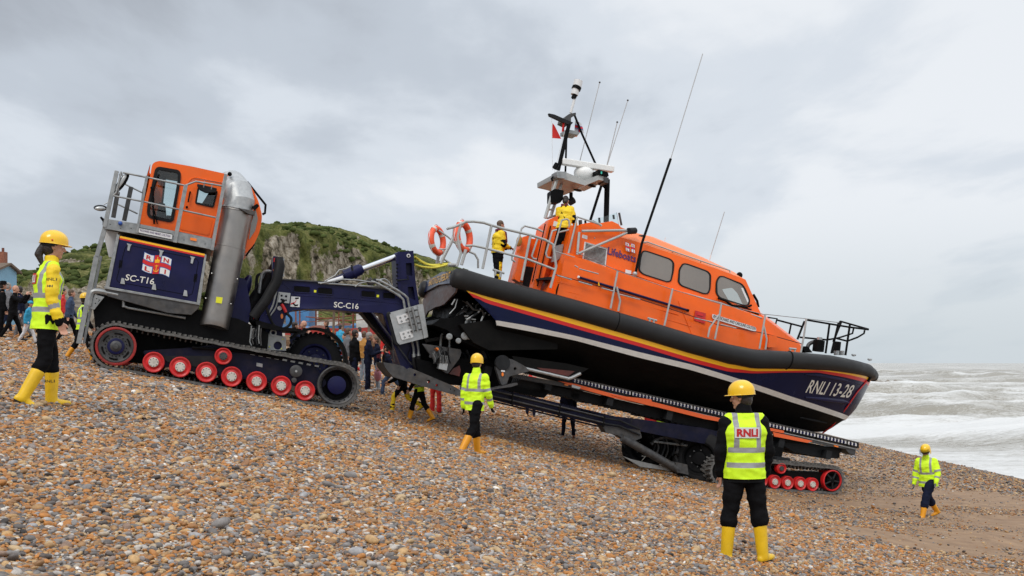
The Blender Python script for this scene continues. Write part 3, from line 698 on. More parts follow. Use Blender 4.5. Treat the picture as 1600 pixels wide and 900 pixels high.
def road_wheel(fr, u, w_, r, v, parent, name='road_wheel', width=.16, hub='hub', face='red', bolts=8):
    mb = MB(); c = fr.W(u, v, w_); a = fr.V
    mb.lathe(c, a, [(width, 0), (width, r*.98), (.02, r), (-.0, r*.97), (-.004, r*.9), (.012, r*.80), (.03, r*.68), (.02, r*.55), (.012, r*.5), (.012, 0)], face, 32)
    mb.lathe(c, a, [(.014, r*.47), (-.012, r*.46), (-.02, r*.43), (-.02, 0)], hub, 28)
    for i in range(bolts):
        t = 2*math.pi*(i+.3)/bolts; q = c+fr.U*math.cos(t)*r*.36+fr.Wd*math.sin(t)*r*.36
        mb.cyl(q-a*.026, q-a*.012, r*.045, 'black', 6)
    return mb.build(name, parent, smooth=30)
def tractor_track(v0, near):
    ta = MB(); L1 = T.L(181, 541); L2 = T.L(527.5, 602); Wd_ = .62
    # carrier frame is the part; wheels and belt hang on it
    s = 1 if near else -1
    fv = v0+(.20 if near else .22)
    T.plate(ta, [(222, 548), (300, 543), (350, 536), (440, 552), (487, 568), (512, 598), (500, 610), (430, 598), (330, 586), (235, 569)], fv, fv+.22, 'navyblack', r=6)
    T.plate(ta, [(250, 556), (330, 556), (352, 567), (330, 577), (262, 566)], fv-.03, fv, 'dark', r=4)
    T.plate(ta, [(401, 566.5), (410.5, 568.5), (410, 574), (400.5, 572)], fv-.012, fv, 'galv')
    for k in range(9):
        x = 392+k*12.5; y = 551+(x-390)*.185
        T.plate(ta, [(x, y), (x+7, y+1.3), (x+6, y+4), (x-1, y+2.6)], fv-.03, fv, 'galv')
    tube_pts = [(300, 543), (380, 549), (440, 560)]
    T.tube(ta, tube_pts, .035, 'black', fv-.05)
    root = ta.build('track_frame', tr, bevel=.008)
    if not near: dv = v0
    circles = [(L1.x, L1.z, .55), (L2.x, L2.z, .545)]
    for (px, py) in ((240, 566), (476.5, 610.5)):
        l = T.L(px, py); circles.append((l.x, l.z, .31))
    track_belt(T, circles, v0, Wd_, root, sag=.03)
    ws = [(240, 566), (281.5, 573.5), (322.5, 581.5), (362, 588.5), (401, 596), (439.5, 602.8), (476.7, 610.4)]
    for (px, py) in ws:
        l = T.L(px, py); road_wheel(T, l.x, l.z, .247, v0-.01, root)
    l = T.L(349, 556.5); road_wheel(T, l.x, l.z, .205, v0+.02, root, 'return_roller', hub='galvdark')
    l = T.L(463, 580); g = MB(); g.lathe(T.W(l.x, v0+.05, l.z), T.V, [(.15, 0), (.15, .148), (.0, .15), (-.01, .13), (-.01, 0)], 'galvdark', 28)
    g.cyl(T.W(l.x, v0+.03, l.z), T.W(l.x, v0+.05, l.z), .03, 'alu', 8); l = T.L(460, 594); g.lathe(T.W(l.x, v0+.05, l.z), T.V, [(.15, 0), (.15, .06), (0, .062), (-.01, 0)], 'galvdark', 16)
    g.build('tension_roller', root)
    # front idler: red rim, slotted grey disc, navy hub
    g = MB(); c = T.W(L1.x, v0+.02, L1.z)
    g.lathe(c, T.V, [(.10, 0), (.10, .44), (.0, .452), (-.01, .43), (-.005, .40), (.03, .39)], 'reddark', 40)
    g.lathe(c, T.V, [(.03, .395), (.02, .36), (.035, .33), (.03, .2), (.0, .19)], 'galvdark', 40)
    g.lathe(c, T.V, [(.0, .19), (-.01, .165), (-.01, .13)], 'navy', 32); g.lathe(c, T.V, [(-.01, .13), (-.02, .12), (-.035, .07), (-.06, .06), (-.065, 0)], 'galvdark', 24)
    for i in range(6):
        a0 = i*math.pi/3+.2; pts = []
        for t in np.linspace(a0, a0+.62, 5): pts.append(c+T.V*.024+T.U*math.cos(t)*.30+T.Wd*math.sin(t)*.30)
        g.tube(pts, .02, 'black', 6)
    for i in range(18):
        t = i*math.pi/9; q = c+T.U*math.cos(t)*.235+T.Wd*math.sin(t)*.235; g.cyl(q+T.V*.01, q+T.V*.04, .014, 'black', 6)
    g.build('idler_wheel', root)
    g = MB(); c = T.W(L2.x, v0+.03, L2.z)
    g.lathe(c, T.V, [(.30, .0), (.30, .49), (.0, .492), (-.01, .47), (-.0, .445), (.06, .40), (.08, .385)], 'galvdark', 44)
    g.lathe(c, T.V, [(.08, .385), (.10, .37), (.24, .33), (.26, .22)], 'black', 40); g.lathe(c, T.V, [(.26, .235), (.10, .23), (.09, .21), (.085, 0)], 'navy', 32)
    for i in range(20):
        t = i*math.pi/10; q = c+T.U*math.cos(t)*.43+T.Wd*math.sin(t)*.43; g.box(q+T.V*.045, (T.U*math.cos(t)+T.Wd*math.sin(t))*.035, (T.Wd*math.cos(t)-T.U*math.sin(t))*.02, T.V*.02, 'dark')
    g.build('drive_sprocket', root)
tractor_track(0, True); tractor_track(2.85, False)
# chassis (dark belly, frames)
g = MB()
T.plate(g, [(143, 462), (170, 455), (300, 482), (372, 498), (420, 520), (418, 545), (330, 535), (190, 512), (150, 520)], .28, 2.95, 'black')
T.plate(g, [(196, 512), (450, 545), (450, 592), (250, 572), (200, 566)], .75, 2.7, 'black')
T.plate(g, [(360, 430), (384, 436), (392, 480), (386, 520), (365, 530), (350, 520)], .5, 2.7, 'navy', r=5)
T.tube(g, [(193, 478), (200, 481), (290, 497)], .03, 'galv', .2)
T.tube(g, [(193, 470), (193, 480)], .035, 'galv', .2)
for i in range(7): T.tube(g, [(366+i*3.5, 506+(i % 3)*4), (362+i*3.5, 530+(i*7 % 5)*2)], .014, ['galvdark', 'dark', 'black'][i % 3], .30)
T.plate(g, [(394, 512), (402, 514), (398, 530), (390, 528)], .28, .4, 'alu', r=2)
T.plate(g, [(405, 533), (421, 521), (447, 527), (447, 548), (400, 546)], .45, .52, 'galv', holes=[circ(410, 541, 5.5), circ(434, 540, 6.5)])
T.tube(g, [(404, 524), (446, 533)], .05, 'galv', .5); g.lathe(T.P(427, 520, .4), T.V, [(.3, .0), (.28, .045), (.0, .05), (-.0, .085), (.3, .085)], 'galv', 20)
for (px, py) in ((406, 537), (421, 542), (440, 545), (442, 530)): g.ball(T.P(px, py, .43), .018, 'lime', 6, 4)
chassis = g.build('chassis', tr, bevel=.01)
# engine housing with the painted side panel
g = MB()
T.plate(g, [(183, 366), (322, 396), (311, 473), (166, 447)], .12, 3.1, 'dark')
T.plate(g, [(163, 448), (312, 474), (311, 481), (299, 492), (262, 489), (168, 463)], .06, 3.15, 'galvdark')
T.plate(g, [(163, 447), (312, 473), (312.5, 477), (163, 451)], .03, .1, 'galv')
T.plate(g, [(183, 366), (187, 367), (171, 449), (164, 448)], .03, .12, 'galv')
T.plate(g, [(320, 397), (323, 398), (313, 474), (307, 473)], .05, .12, 'galv')
eng = g.build('engine_housing', tr, bevel=.008)
g = MB(); T.plate(g, [(187, 374), (319, 402), (306.5, 472), (171, 447.5)], .05, .12, 'navy'); T.plate(g, [(187.3, 368.5), (320, 396.8), (319.7, 399.6), (187, 371.6)], .045, .12, 'stripe_yel')
T.plate(g, [(187, 371.6), (319.7, 399.6), (319.3, 402.2), (186.7, 374)], .045, .12, 'stripe_red')
pan = g.build('side_panel', eng)
g = MB()
T.tube(g, roundpoly([(197, 382), (311, 405), (300, 462), (181, 440)], 7), .006, 'black', .047, 5, close=True)
for (px, py) in ((202, 384), (252, 394), (301, 404)):
    T.plate(g, [(px-4, py-4), (px+4, py-2), (px+2.4, py), (px-2.6, py-1)], .02, .05, 'alu'); T.plate(g, [(px-2, py-1), (px+2, py), (px, py+8), (px-3.3, py+7)], .015, .05, 'alu')
for (px, py) in ((192, 440), (241, 449), (290, 459)):
    T.plate(g, [(px-2, py-6), (px+2, py-5), (px+3, py+4), (px-4, py+3)], .015, .05, 'alu')
for (px, py) in ((187, 412), (304, 434)):
    for d in (0, 3): T.plate(g, [(px+d, py-6), (px+d+1.5, py-6), (px+d-.3, py+6), (px+d-1.8, py+6)], .035, .05, 'black')
g.build('panel_catches', eng)
g = MB()
def ttext(s, p0, p1, p2, m, v=.04, fr=T, mb=None, **k): text(s, mb or g, fr.P(*p0, v), fr.P(*p1, v), fr.P(*p2, v), M[m], fr.V, **k)
ttext('SC-T16', (195, 437.5), (240, 444.5), (197.4, 428.3), 'text_white', bold=.012)
g.build('lettering', pan, smooth=0)
def flag_emblem(fr, mb, o, ex, ey, v, b=0, c=0, wave=.06, d=.02):
    """white flag, red cross edged blue, gold crown and anchor, letters in the quarters. o top-left px, ex/ey px vectors of full width/height"""
    o = Vector(o); ex = Vector(ex); ey = Vector(ey)
    def q(s, t): p = o+ex*s+ey*(t+wave*math.sin(s*6.28)); return (p.x, p.y)
    def region(s0, s1, t0, t1, m, k):
        n = 8; rows = [[fr.P(*q(s0+(s1-s0)*i/n, t), v, b, c)-fr.V*d*k for t in (t0, t1)] for i in range(n+1)]; mb.grid(rows, m)
    region(0, 1, 0, 1, 'blue', 1); region(.02, .98, .03, .97, 'white', 1.4)
    region(.36, .64, .0, 1, 'blue', 1.7); region(0, 1, .36, .64, 'blue', 1.7)
    region(.39, .61, .0, 1, 'stripe_red', 2.0); region(0, 1, .40, .60, 'stripe_red', 2.05)
    for (s, a, bq) in (('R', .10, .31), ('N', .71, .31), ('L', .10, .92), ('I', .80, .92)):
        w_ = .19 if s != 'I' else .05
        text(s, mb, fr.P(*q(a, bq), v, b, c)-fr.V*d*2.1, fr.P(*q(a+w_, bq), v, b, c)-fr.V*d*2.1, fr.P(*q(a, bq-.22), v, b, c)-fr.V*d*2.1, M['text_red'], fr.V, depth=.002, bold=.03)
    # crown
    y = 'stripe_yel'
    P = lambda s, t: fr.P(*q(s, t), v, b, c)-fr.V*d*2.4
    mb.add([P(.43, .36), P(.57, .36), P(.585, .40), P(.415, .40)], [(0,1,2,3)], y)
    mb.add([P(.42, .35), P(.41, .20), P(.45, .27), P(.50, .14), P(.55, .27), P(.59, .20), P(.58, .35)], [(0,1,2,3,4,5,6)], y)
    mb.ball(P(.50, .12), (P(.50, .12)-P(.52, .12)).length, y, 6, 4)
    r = (P(.5, .5)-P(.512, .5)).length
    mb.tube([P(.50, .52), P(.50, .88)], r, y, 5); mb.tube([P(.44, .58), P(.56, .58)], r, y, 5)
    mb.tube([P(.41, .76), P(.44, .85), P(.50, .90), P(.56, .85), P(.59, .76)], r, y, 5)
g = MB(); flag_emblem(T, g, (225.5, 393), (43.5, 12), (-4.5, 29), .04, wave=.07, d=.006); g.build('flag_emblem', pan, smooth=0)
# platform and railings
g = MB()
T.plate(g, [(163, 341), (216, 349.5), (331, 372.5), (331, 390), (216, 366.5), (163, 357)], .0, .05, 'galv')
T.plate(g, [(163, 355), (216, 364), (331, 387), (331, 390), (216, 366.5), (163, 357)], .05, 3.1, 'galvdark')
for k in range(10):
    x = 172+k*16.5; y = 341+(x-163)*.185+5; g.ball(T.P(x, y+3+(k % 2)*3, -.003), .012, 'dark', 6, 4)
T.plate(g, [(160, 358), (185, 362), (180, 402), (170, 402)], .35, .42, 'plateW')
plat = g.build('platform', tr, bevel=.006)
g = MB(); T.plate(g, [(215.5, 355.5), (269.5, 366), (268.5, 374.5), (215.8, 363.5)], -.02, 0, 'plateW', r=1); 
T.tube(g, [(215.5, 355.5), (269.5, 366), (268.5, 374.5), (215.8, 363.5)], .008, 'dark', -.02, 5, close=True)
text('RICHARD AND MARK COLTON', g, T.P(219, 361.2, -.022), T.P(266, 371, -.022), T.P(219.3, 357.8, -.022), M['text_dark'], T.V, depth=.003, bold=.01); g.build('name_plate', plat, smooth=0)
g = MB(); g.ball(T.P(188, 349, -.06), .05, 'blue', 12, 8); g.build('blue_lamp', plat)
g = MB(); T.plate(g, [(297.5, 371), (307.5, 373), (307, 377), (297, 375)], -.03, 0, 'amber'); g.build('marker_light', plat)
g = MB()
def rail(pts, r, v, sm=0, m='galv'): T.tube(g, pts, r, m, v, 8, sm)
def flat(pa, pb, w_, v, m='galv'):
    a = T.P(*pa, v); b = T.P(*pb, v); d = (b-a).normalized(); x = d.cross(T.V).normalized(); g.box((a+b)/2, d*((b-a).length/2), x*w_, T.V*.03, m)
flat((182.5, 267), (163.5, 355), .045, .02); flat((229.5, 275), (214, 364), .03, .0); flat((290.5, 289), (273, 379), .045, -.02); flat((353, 272), (331, 391), .04, 0)
rail([(192, 269.5), (229, 277), (289, 290), (306, 283.5), (350, 291)], .024, .0); rail([(178, 306), (224, 315), (337, 340)], .022, 0); rail([(177, 306), (182, 300), (189, 269)], .024, .0)
rail([(196, 288), (222, 301)], .02, .9); rail([(184, 319), (215, 334)], .02, .9); flat((205, 292), (194, 345), .05, .9, 'galvdark'); flat((184, 300), (177, 340), .05, .6, 'galvdark'); rail([(320, 283), (318, 293)], .014, 0); rail([(332, 286), (330, 296)], .014, 0)
rail([(189, 268), (196, 288)], .02, .3)
flat((151, 400), (123, 537), .055, .1); flat((165, 352), (151, 402), .05, .1); flat((158, 400), (131, 537), .03, .25)
rail([(185, 461), (160, 456), (149, 455, .12), (143, 459, .12), (139, 478, .12)], .07, .12, 4)
T.plate(g, [(148, 460), (163, 464), (147, 484), (140, 482)], .1, .16, 'galv', holes=[circ(151, 467, 1, 8), circ(149, 474, 1, 8), circ(155, 469, 1, 8)])
g.build('guard_rail', plat, bevel=.004)
g = MB(); c = T.P(190, 286, .05); ax = (T.U*.10+T.V*.05, T.V*.12, T.Wd*.30+T.U*.08)
g.ball(c, .1, 'black', 14, 8, ax=(T.U*.09, T.V*.03, T.Wd*.27+T.U*.10)); g.ball(c-T.U*.02-T.V*.012, .1, 'alu', 14, 8, ax=(T.U*.06, T.V*.03, T.Wd*.23+T.U*.085)); rail([(187, 272), (185, 303)], .015, .04); g.build('wing_mirror', plat)
g = MB(); g.ball(T.P(157, 325, .3), .1, 'dark', 14, 8, ax=(T.U*.15+T.Wd*.02, T.V*.05, T.Wd*.075)); g.ball(T.P(156.5, 326, .24), .1, 'alu', 14, 8, ax=(T.U*.12+T.Wd*.02, T.V*.04, T.Wd*.055)); T.tube(g, [(162, 320), (172, 314)], .01, 'galv', .3); g.build('round_mirror', plat)
g = MB(); T.plate(g, [(156, 340), (158, 338), (164, 343), (161, 347)], .1, .25, 'black'); T.tube(g, [(161, 345), (161, 352)], .015, 'galv', .15); g.build('work_lamp', plat)
# cab: walls with real openings, roof band, glass
Z1 = lambda pts: z5(120, 230, pts)
cab_out = roundpoly(Z1([(590, 125), (640, 105), (900, 150), (1150, 205), (1290, 240), (1360, 300), (1420, 420), (1450, 540), (1430, 660), (1385, 760), (1310, 840), (1060, 775), (760, 655), (480, 600), (500, 520), (560, 300)]), 8, 5)
win = roundpoly(Z1([(625, 160), (800, 190), (802, 240), (745, 575), (700, 570), (560, 540), (560, 470)]), 6)
dwin = roundpoly(Z1([(950, 320), (1095, 345), (1065, 465), (930, 435)]), 2)
v0, v1 = .42, 2.75
g = MB(); T.plate(g, cab_out, v0, v0+.05, 'orange', holes=[win, dwin])
far_win = roundpoly(Z1([(690, 225), (800, 245), (735, 575), (655, 555)]), 4); far2 = roundpoly(Z1([(940, 300), (1090, 330), (1070, 500), (930, 470)]), 3)
T.plate(g, cab_out, v1-.05, v1, 'orange', holes=[far_win, far2])
# roof, back and floor band (the front stays open for the windscreen)
lo = [T.L(p[0], p[1], v0) for p in cab_out]; n = len(lo)
i0 = min(range(n), key=lambda i: (cab_out[i][0]-238)**2+(cab_out[i][1]-255)**2); i1 = min(range(n), key=lambda i: (cab_out[i][0]-217)**2+(cab_out[i][1]-349)**2)
seq = [lo[(i0+k) % n] for k in range((i1-i0) % n+1)]
cen = Vector((sum(p.x for p in lo)/n, 0, sum(p.z for p in lo)/n))
inn = [cen+(Vector((p.x, 0, p.z))-cen)*.96 for p in seq]
oc = [[T.W(p.x, v0+.0, p.z), T.W(p.x, v0+.12, p.z+.0), T.W(p.x, v1-.12, p.z), T.W(p.x, v1, p.z)] for p in seq]; g.grid(oc, 'orange')
g.grid([[T.W(p.x, v0+.05, p.z), T.W(p.x, v1-.05, p.z)] for p in inn], 'dark')
cab = g.build('cab', tr, smooth=32)
g = MB(); a = T.L(*Z1([(585, 135)])[0], v0); b = T.L(*Z1([(500, 545)])[0], v0); mid = [(0, a), (.5, a.lerp(b, .5)+Vector((-.05, 0, 0))), (1, b)]
for (p, q) in ((a, mid[1][1]), (mid[1][1], b)): g.slab([[T.W(p.x-.04, v0+.04, p.z), T.W(q.x-.04, v0+.04, q.z), T.W(q.x-.1, 1.6, q.z), T.W(p.x-.1, 1.6, p.z)]], T.U*.01, 'glass'); g.slab([[T.W(p.x-.1, 1.6, p.z), T.W(q.x-.1, 1.6, q.z), T.W(q.x-.04, v1-.04, q.z), T.W(p.x-.04, v1-.04, p.z)]], T.U*.01, 'glass')
g.build('windscreen', cab, smooth=0)
def ringed(poly, v, name, parent, wpx=3.2, m='rubber', glass='glass'):
    g = MB(); cx_ = sum(p[0] for p in poly)/len(poly); cy_ = sum(p[1] for p in poly)/len(poly)
    mx_ = max(math.hypot(p[0]-cx_, p[1]-cy_) for p in poly)
    def grow(d): 
        out = []
        k = len(poly)
        for i, p in enumerate(poly):
            t = Vector(poly[(i+1) % k])-Vector(poly[i-1]); nn = Vector((t.y, -t.x)).normalized()
            if nn.dot(Vector((p[0]-cx_, p[1]-cy_))) < 0: nn = -nn
            out.append((p[0]+nn.x*d, p[1]+nn.y*d))
        return out
    T.plate(g, grow(wpx*.6), v-.03, v+.06, m, holes=[grow(-wpx*.6)])
    fr_ = g.build(name, parent, smooth=30); g = MB(); T.plate(g, grow(-.2), v+.015, v+.025, glass); g.build('pane', fr_, smooth=0)
ringed(win, v0, 'side_window', cab, 4.0); ringed(dwin, v0, 'door_window', cab, 2.4); ringed(far_win, v1-.05, 'side_window', cab, 2.4); ringed(far2, v1-.05, 'door_window', cab, 2.0)
g = MB()
dout = roundpoly(Z1([(855, 300, 3), (900, 232, 14), (1150, 280, 3), (1120, 420), (1045, 710), (790, 655)]), 3)
T.tube(g, [(p[0], p[1]) for p in dout], .012, 'orange', v0-.005, 6, close=True)
for k in range(22):
    t = k/21; px = 293+53*t; py = 285-11*math.sin(min(1, t*3)*1.57)+8.5*t+3; g.ball(T.P(px, py, v0-.01), .011, 'galv', 5, 4)
T.tube(g, Z1([(885, 350), (870, 430)]), .018, 'black', v0-.05); T.tube(g, Z1([(885, 350, v0), (885, 350, v0-.05)]), .02, 'black'); g.ball(T.P(*Z1([(860, 468)])[0], v0-.02), .03, 'black', 8, 6)
T.plate(g, roundpoly(Z1([(830, 520), (1060, 565), (1030, 690), (800, 640)]), 4), v0-.012, v0+.01, 'orange'); g.build('door', cab, smooth=30)
g = MB(); T.plate(g, roundpoly(Z1([(935, 285), (1000, 298), (1100, 322), (1085, 350), (1010, 352), (955, 325)]), 3), v0-.22, v0-.05, 'dark'); g.build('sun_visor', cab)
g = MB(); T.tube(g, Z1([(580, 310), (600, 400), (595, 460), (605, 600)]), .022, 'black', v0-.06); T.tube(g, Z1([(600, 470), (630, 600)]), .014, 'black', v0-.06); T.tube(g, Z1([(640, 210), (600, 330), (590, 440)]), .02, 'black', v0-.05); g.build('wiper', cab)
g = MB(); T.tube(g, Z1([(1330, 270), (1475, 450), (1470, 515), (1450, 525)]), .03, 'black', .5); T.tube(g, Z1([(1385, 760), (1320, 850)]), .02, 'black', .5)
T.plate(g, roundpoly(Z1([(1395, 470), (1415, 560), (1395, 650), (1345, 725), (1360, 600)]), 2), .40, .43, 'winglass'); g.build('rear_guard', cab)
g = MB(); T.plate(g, Z1([(700, 560), (830, 585), (830, 440), (800, 430), (770, 540), (700, 530)]), 1.2, 1.75, 'black', r=2); T.plate(g, Z1([(960, 470), (1060, 490), (1080, 350), (1040, 340)]), 1.2, 1.75, 'black', r=2); T.tube(g, Z1([(650, 580), (660, 470), (620, 440)]), .03, 'black', 1.4); g.build('seat', cab)
T.plate(g := MB(), Z1([(620, 545), (700, 560), (690, 440), (640, 430)]), 1.2, 1.9, 'dark', r=2); g.build('console', cab)
# steel pipe
g = MB()
c0 = T.P(*Z1([(1262, 475)])[0], .02); c1 = T.P(*z5(100, 400, [(1185, 500)])[0], .02)
d = (c1-c0); n_ = T.V*.36; prof = []
a = c0+n_; b = c1+n_; ln = (b-a).length; ax = (b-a).normalized()
g.lathe(a, ax, [(-.02, .375), (.05, .385), (.055, .365), (ln*.33, .36), (ln*.33, .37), (ln*.345, .37), (ln*.345, .36), (ln, .355)], 'stain', 40)
# oblique shoe at the foot of the pipe
rows = []
for t, sc in ((0, 1), (.12, 1.0), (.22, .97)):
    rows.append([b+ax*(t+.0)+(T.V*math.cos(q)*.355*sc+ax.cross(T.V)*math.sin(q)*.355*sc)+ax*(0 if t == 0 else (.10*math.cos(q))) for q in np.linspace(0, 2*math.pi, 33)[:-1]])
g.grid(rows, 'stain', closev=True); g.add(rows[-1], [tuple(range(32))], 'stain')
pipe = g.build('exhaust_pipe', tr, smooth=40)
g = MB(); up = -ax
pts = [a, a+up*.22, a+up*.46-T.U*.10+T.V*.10, a+up*.64-T.U*.26+T.V*.36, a+up*.68-T.U*.32+T.V*.9, a+up*.68-T.U*.32+T.V*1.4]
g.tube(pts, [.365, .37, .37, .365, .36, .35], 'duct', 28)
g.lathe(a, up, [(-.01, .385), (-.01, .40), (.03, .40), (.03, .36)], 'duct', 36); g.build('pipe_elbow', pipe, smooth=16)
g = MB()
T.plate(g, z5(120, 230, [(1265, 475), (1395, 500), (1390, 528), (1350, 525)]), -.05, .1, 'galvdark'); T.plate(g, z5(120, 230, [(1370, 465), (1410, 440), (1425, 458), (1395, 490)]), .1, .25, 'black'); g.ball(T.P(359, 272, .3), .055, 'black', 10, 6)
for (px, py) in ((325, 510), (341, 390), (336, 398)): pass
for (px, py) in z5(100, 400, [(1155, 135), (1355, 180), (1108, 330), (1305, 375)]): g.ball(T.P(px, py, .08), .018, 'alu', 6, 4)
build_each(g, 'pipe_bracket', pipe)
g = MB(); T.plate(g, z5(100, 400, [(1190, 318), (1240, 324), (1232, 372), (1184, 364)]), -.013, .0, 'lime'); g.build('warning_sticker', pipe)
# blue side tank with pale flank
g = MB(); c = T.P(377, 462, .9); g.ball(c, .1, 'navy', 16, 12, ax=(T.U*.17+T.Wd*.03, T.V*.3, T.Wd*.56+T.U*.10)); c = T.P(371, 455, .75); g.ball(c, .1, 'plateW', 12, 10, ax=(T.U*.09, T.V*.25, T.Wd*.30+T.U*.12)); g.build('side_tank', tr)
# coupling hoses, black lifting arm
g = MB()
T.tube(g, [(386, 488), (402, 462), (420, 436), (432, 412), (437, 405)], [.16, .16, .15, .12, .07], 'rubber', 1.2, 12, 0)
T.tube(g, [(380, 470), (392, 500), (410, 512)], .07, 'rubber', 1.0, 10, 5); T.tube(g, [(405, 458), (409, 430), (416, 424), (424, 424)], .04, 'galv', .9, 8, 4); T.tube(g, [(400, 452), (402, 432), (408, 428)], .04, 'dark', 1.3, 8, 4)
T.tube(g, [(404, 480), (396, 520)], .10, 'rubber', 1.1, 10); T.tube(g, [(396, 498), (404, 486)], .03, 'red', .8)
g.build('coupling_hoses', tr)
# ------------------------------------------------------------------ boat carriage (cradle, arm, tower)
ca = empty('boat_carriage', B.W(5, 0, -3.0), 'navy carriage numbered SC-C16 with gooseneck arm and long tilted cradle under the lifeboat', 'carriage', rot=B.rot)
K5 = lambda ox, oy, pts: z5(ox, oy, pts)
AV0, AV1 = -.45, .45
g = MB()
arm = [(430, 436), (500, 440.5), (618, 454), (650, 470, 2), (657, 560, 2), (655, 596, 3), (632, 590, 3), (622, 560), (598, 489, 4), (563, 487.5, 3), (520, 484), (480, 482.5), (456, 485), (446, 494), (441, 512), (436, 516), (404, 509), (405, 500), (418, 470), (422, 455)]
B.plate(g, arm, AV0, AV1, 'navy', r=3)
# pressed recesses and weld lines
for (x0, x1) in ((458.5, 485), (496, 520), (564, 587), (598, 618)):
    y0 = 446+(x0-458)*.072; y1 = 446+(x1-458)*.072
    B.tube(g, roundpoly([(x0, y0), (x1, y1), (x1, y1+10.5), (x0, y0+10.5)], 3), .016, 'navy', AV0, 6, close=True)
    B.plate(g, roundpoly([(x0, y0), (x1, y1), (x1, y1+10.5), (x0, y0+10.5)], 3), AV0-.004, AV0+.02, 'black')
B.tube(g, [(445, 460.5), (540, 466), (625, 475)], .010, 'navy', AV0, 6); B.tube(g, [(440, 441), (462, 461)], .01, 'navy', AV0, 6)
B.plate(g, [(430, 434.5), (500, 439), (618, 452.5), (618, 454.5), (500, 441), (430, 436.6)], AV0-.05, AV1+.05, 'galvdark')
# raking leg to the skid
B.plate(g, [(566, 489), (580, 489), (627, 548), (622, 556)], AV0+.3, AV1, 'black')
B.plate(g, [(580, 488.5), (583.5, 488.5), (646, 570), (644, 575)], AV0-.04, AV1, 'navy'); B.plate(g, [(581, 488.7), (583, 488.7), (645, 570), (643, 571)], AV0-.05, AV0-.03, 'galvdark')
armo = g.build('arm', ca, bevel=.012)
g = MB(); text('SC-C16', g, B.P(521.5, 480, AV0-.004), B.P(560, 483, AV0-.004), B.P(522, 471.5, AV0-.004), M['text_white'], B.V, bold=.012); g.build('lettering', armo, smooth=0)
g = MB(); B.plate(g, [(455, 463), (469, 464), (468, 480), (453.5, 479)], AV0-.012, AV0, 'plateW')
for (x, y, a_, m) in ((457, 474, .6, 'stripe_red'), (464, 466, .3, 'black'), (461.5, 471.5, 1.2, 'stripe_red'), (459.5, 475.5, -.5, 'black'), (463, 477, .4, 'black')):
    c = B.P(x, y, AV0-.014); g.box(c, B.U*.045*math.cos(a_)+B.Wd*.045*math.sin(a_), B.V*.003, B.Wd*.02, m)
g.build('pictogram_plate', armo, smooth=0)
g = MB()
for (x, y) in ((492.5, 455), (590.5, 462.5)): B.plate(g, [(x-1.8, y-2), (x+1.8, y-1.7), (x+1.6, y+2), (x-2, y+1.8)], AV0-.01, AV0, 'lime')
B.plate(g, circ(440.5, 494, 2, 14, 4), AV0-.02, AV0, 'amber')
g.lathe(B.P(437, 481.5, AV0-.03), B.V, [(0, .0), (0, .055), (.03, .055)], 'plateW', 16)
build_each(g, 'sticker', armo, smooth=0)
# head column at the front end
g = MB()
B.plate(g, [(427, 400), (443, 402), (441, 434), (425, 434)], AV0+.05, AV1, 'navy', r=1); 
for k in range(5): B.plate(g, [(442, 404+k*6), (444.5, 404+k*6), (444, 408+k*6), (441.5, 408+k*6)], AV0+.05, AV0+.1, 'alu')
B.plate(g, [(428, 403), (440, 404.5), (439.5, 410), (427.5, 409)], AV0, AV0+.1, 'red'); B.plate(g, circ(429, 423, 2.4, 10, 4), AV0, AV0+.1, 'amber'); B.plate(g, circ(437, 424, 2.4, 10, 4), AV0, AV0+.1, 'amber')
B.tube(g, [(436, 405, -.7), (437, 415, -.8), (432, 440, -.8), (415, 470, -.9), (395, 496, -.9)], [.11, .13, .13, .13, .12], 'rubber', n=12)
B.plate(g, [(435, 456), (454, 458), (452, 474), (434, 472)], AV0-.08, AV0, 'alu', r=1, holes=[circ(440, 462, 2, 6), circ(447, 463, 2, 6), circ(440, 468, 2, 6), circ(447, 469, 1.6, 6)])
B.tube(g, [(444, 468), (441, 476), (449, 490), (455, 498), (452, 508), (440, 514), (428, 508), (420, 492), (415, 475)], .035, 'rubber', AV0-.12, 8, 6)
B.tube(g, [(440, 475), (447, 488)], .042, 'red', AV0-.12)
B.tube(g, [(432, 455), (426, 478), (418, 492)], .025, 'galv', AV0-.06, 8, 4); B.tube(g, [(436, 457), (431, 480), (420, 496)], .02, 'galv', AV0-.08, 8, 4)
B.tube(g, [(424, 424), (414, 426), (411, 437), (408, 456)], .04, 'galv', .1, 8, 4)
g.build('hose_column', ca)
g = MB(); B.plate(g, [(398, 499), (440, 511), (472, 514), (470, 518), (430, 516), (402, 511)], -.9, .9, 'black', r=2); B.plate(g, [(402, 508), (440, 513), (446, 560), (420, 566), (396, 540)], -.5, .9, 'navy')
B.tube(g, [(404, 505), (410, 520), (400, 540)], .08, 'black', -.6, 8, 3)
for i in range(9): B.tube(g, [(384+i*3, 508+(i*5 % 7)), (380+i*3.4, 524+(i*7 % 11)), (384+i*3, 536+(i*3 % 5))], .016, ['galvdark', 'black', 'dark', 'galv'][i % 4], -.7-.03*i, 6)
g.build('turntable', ca)
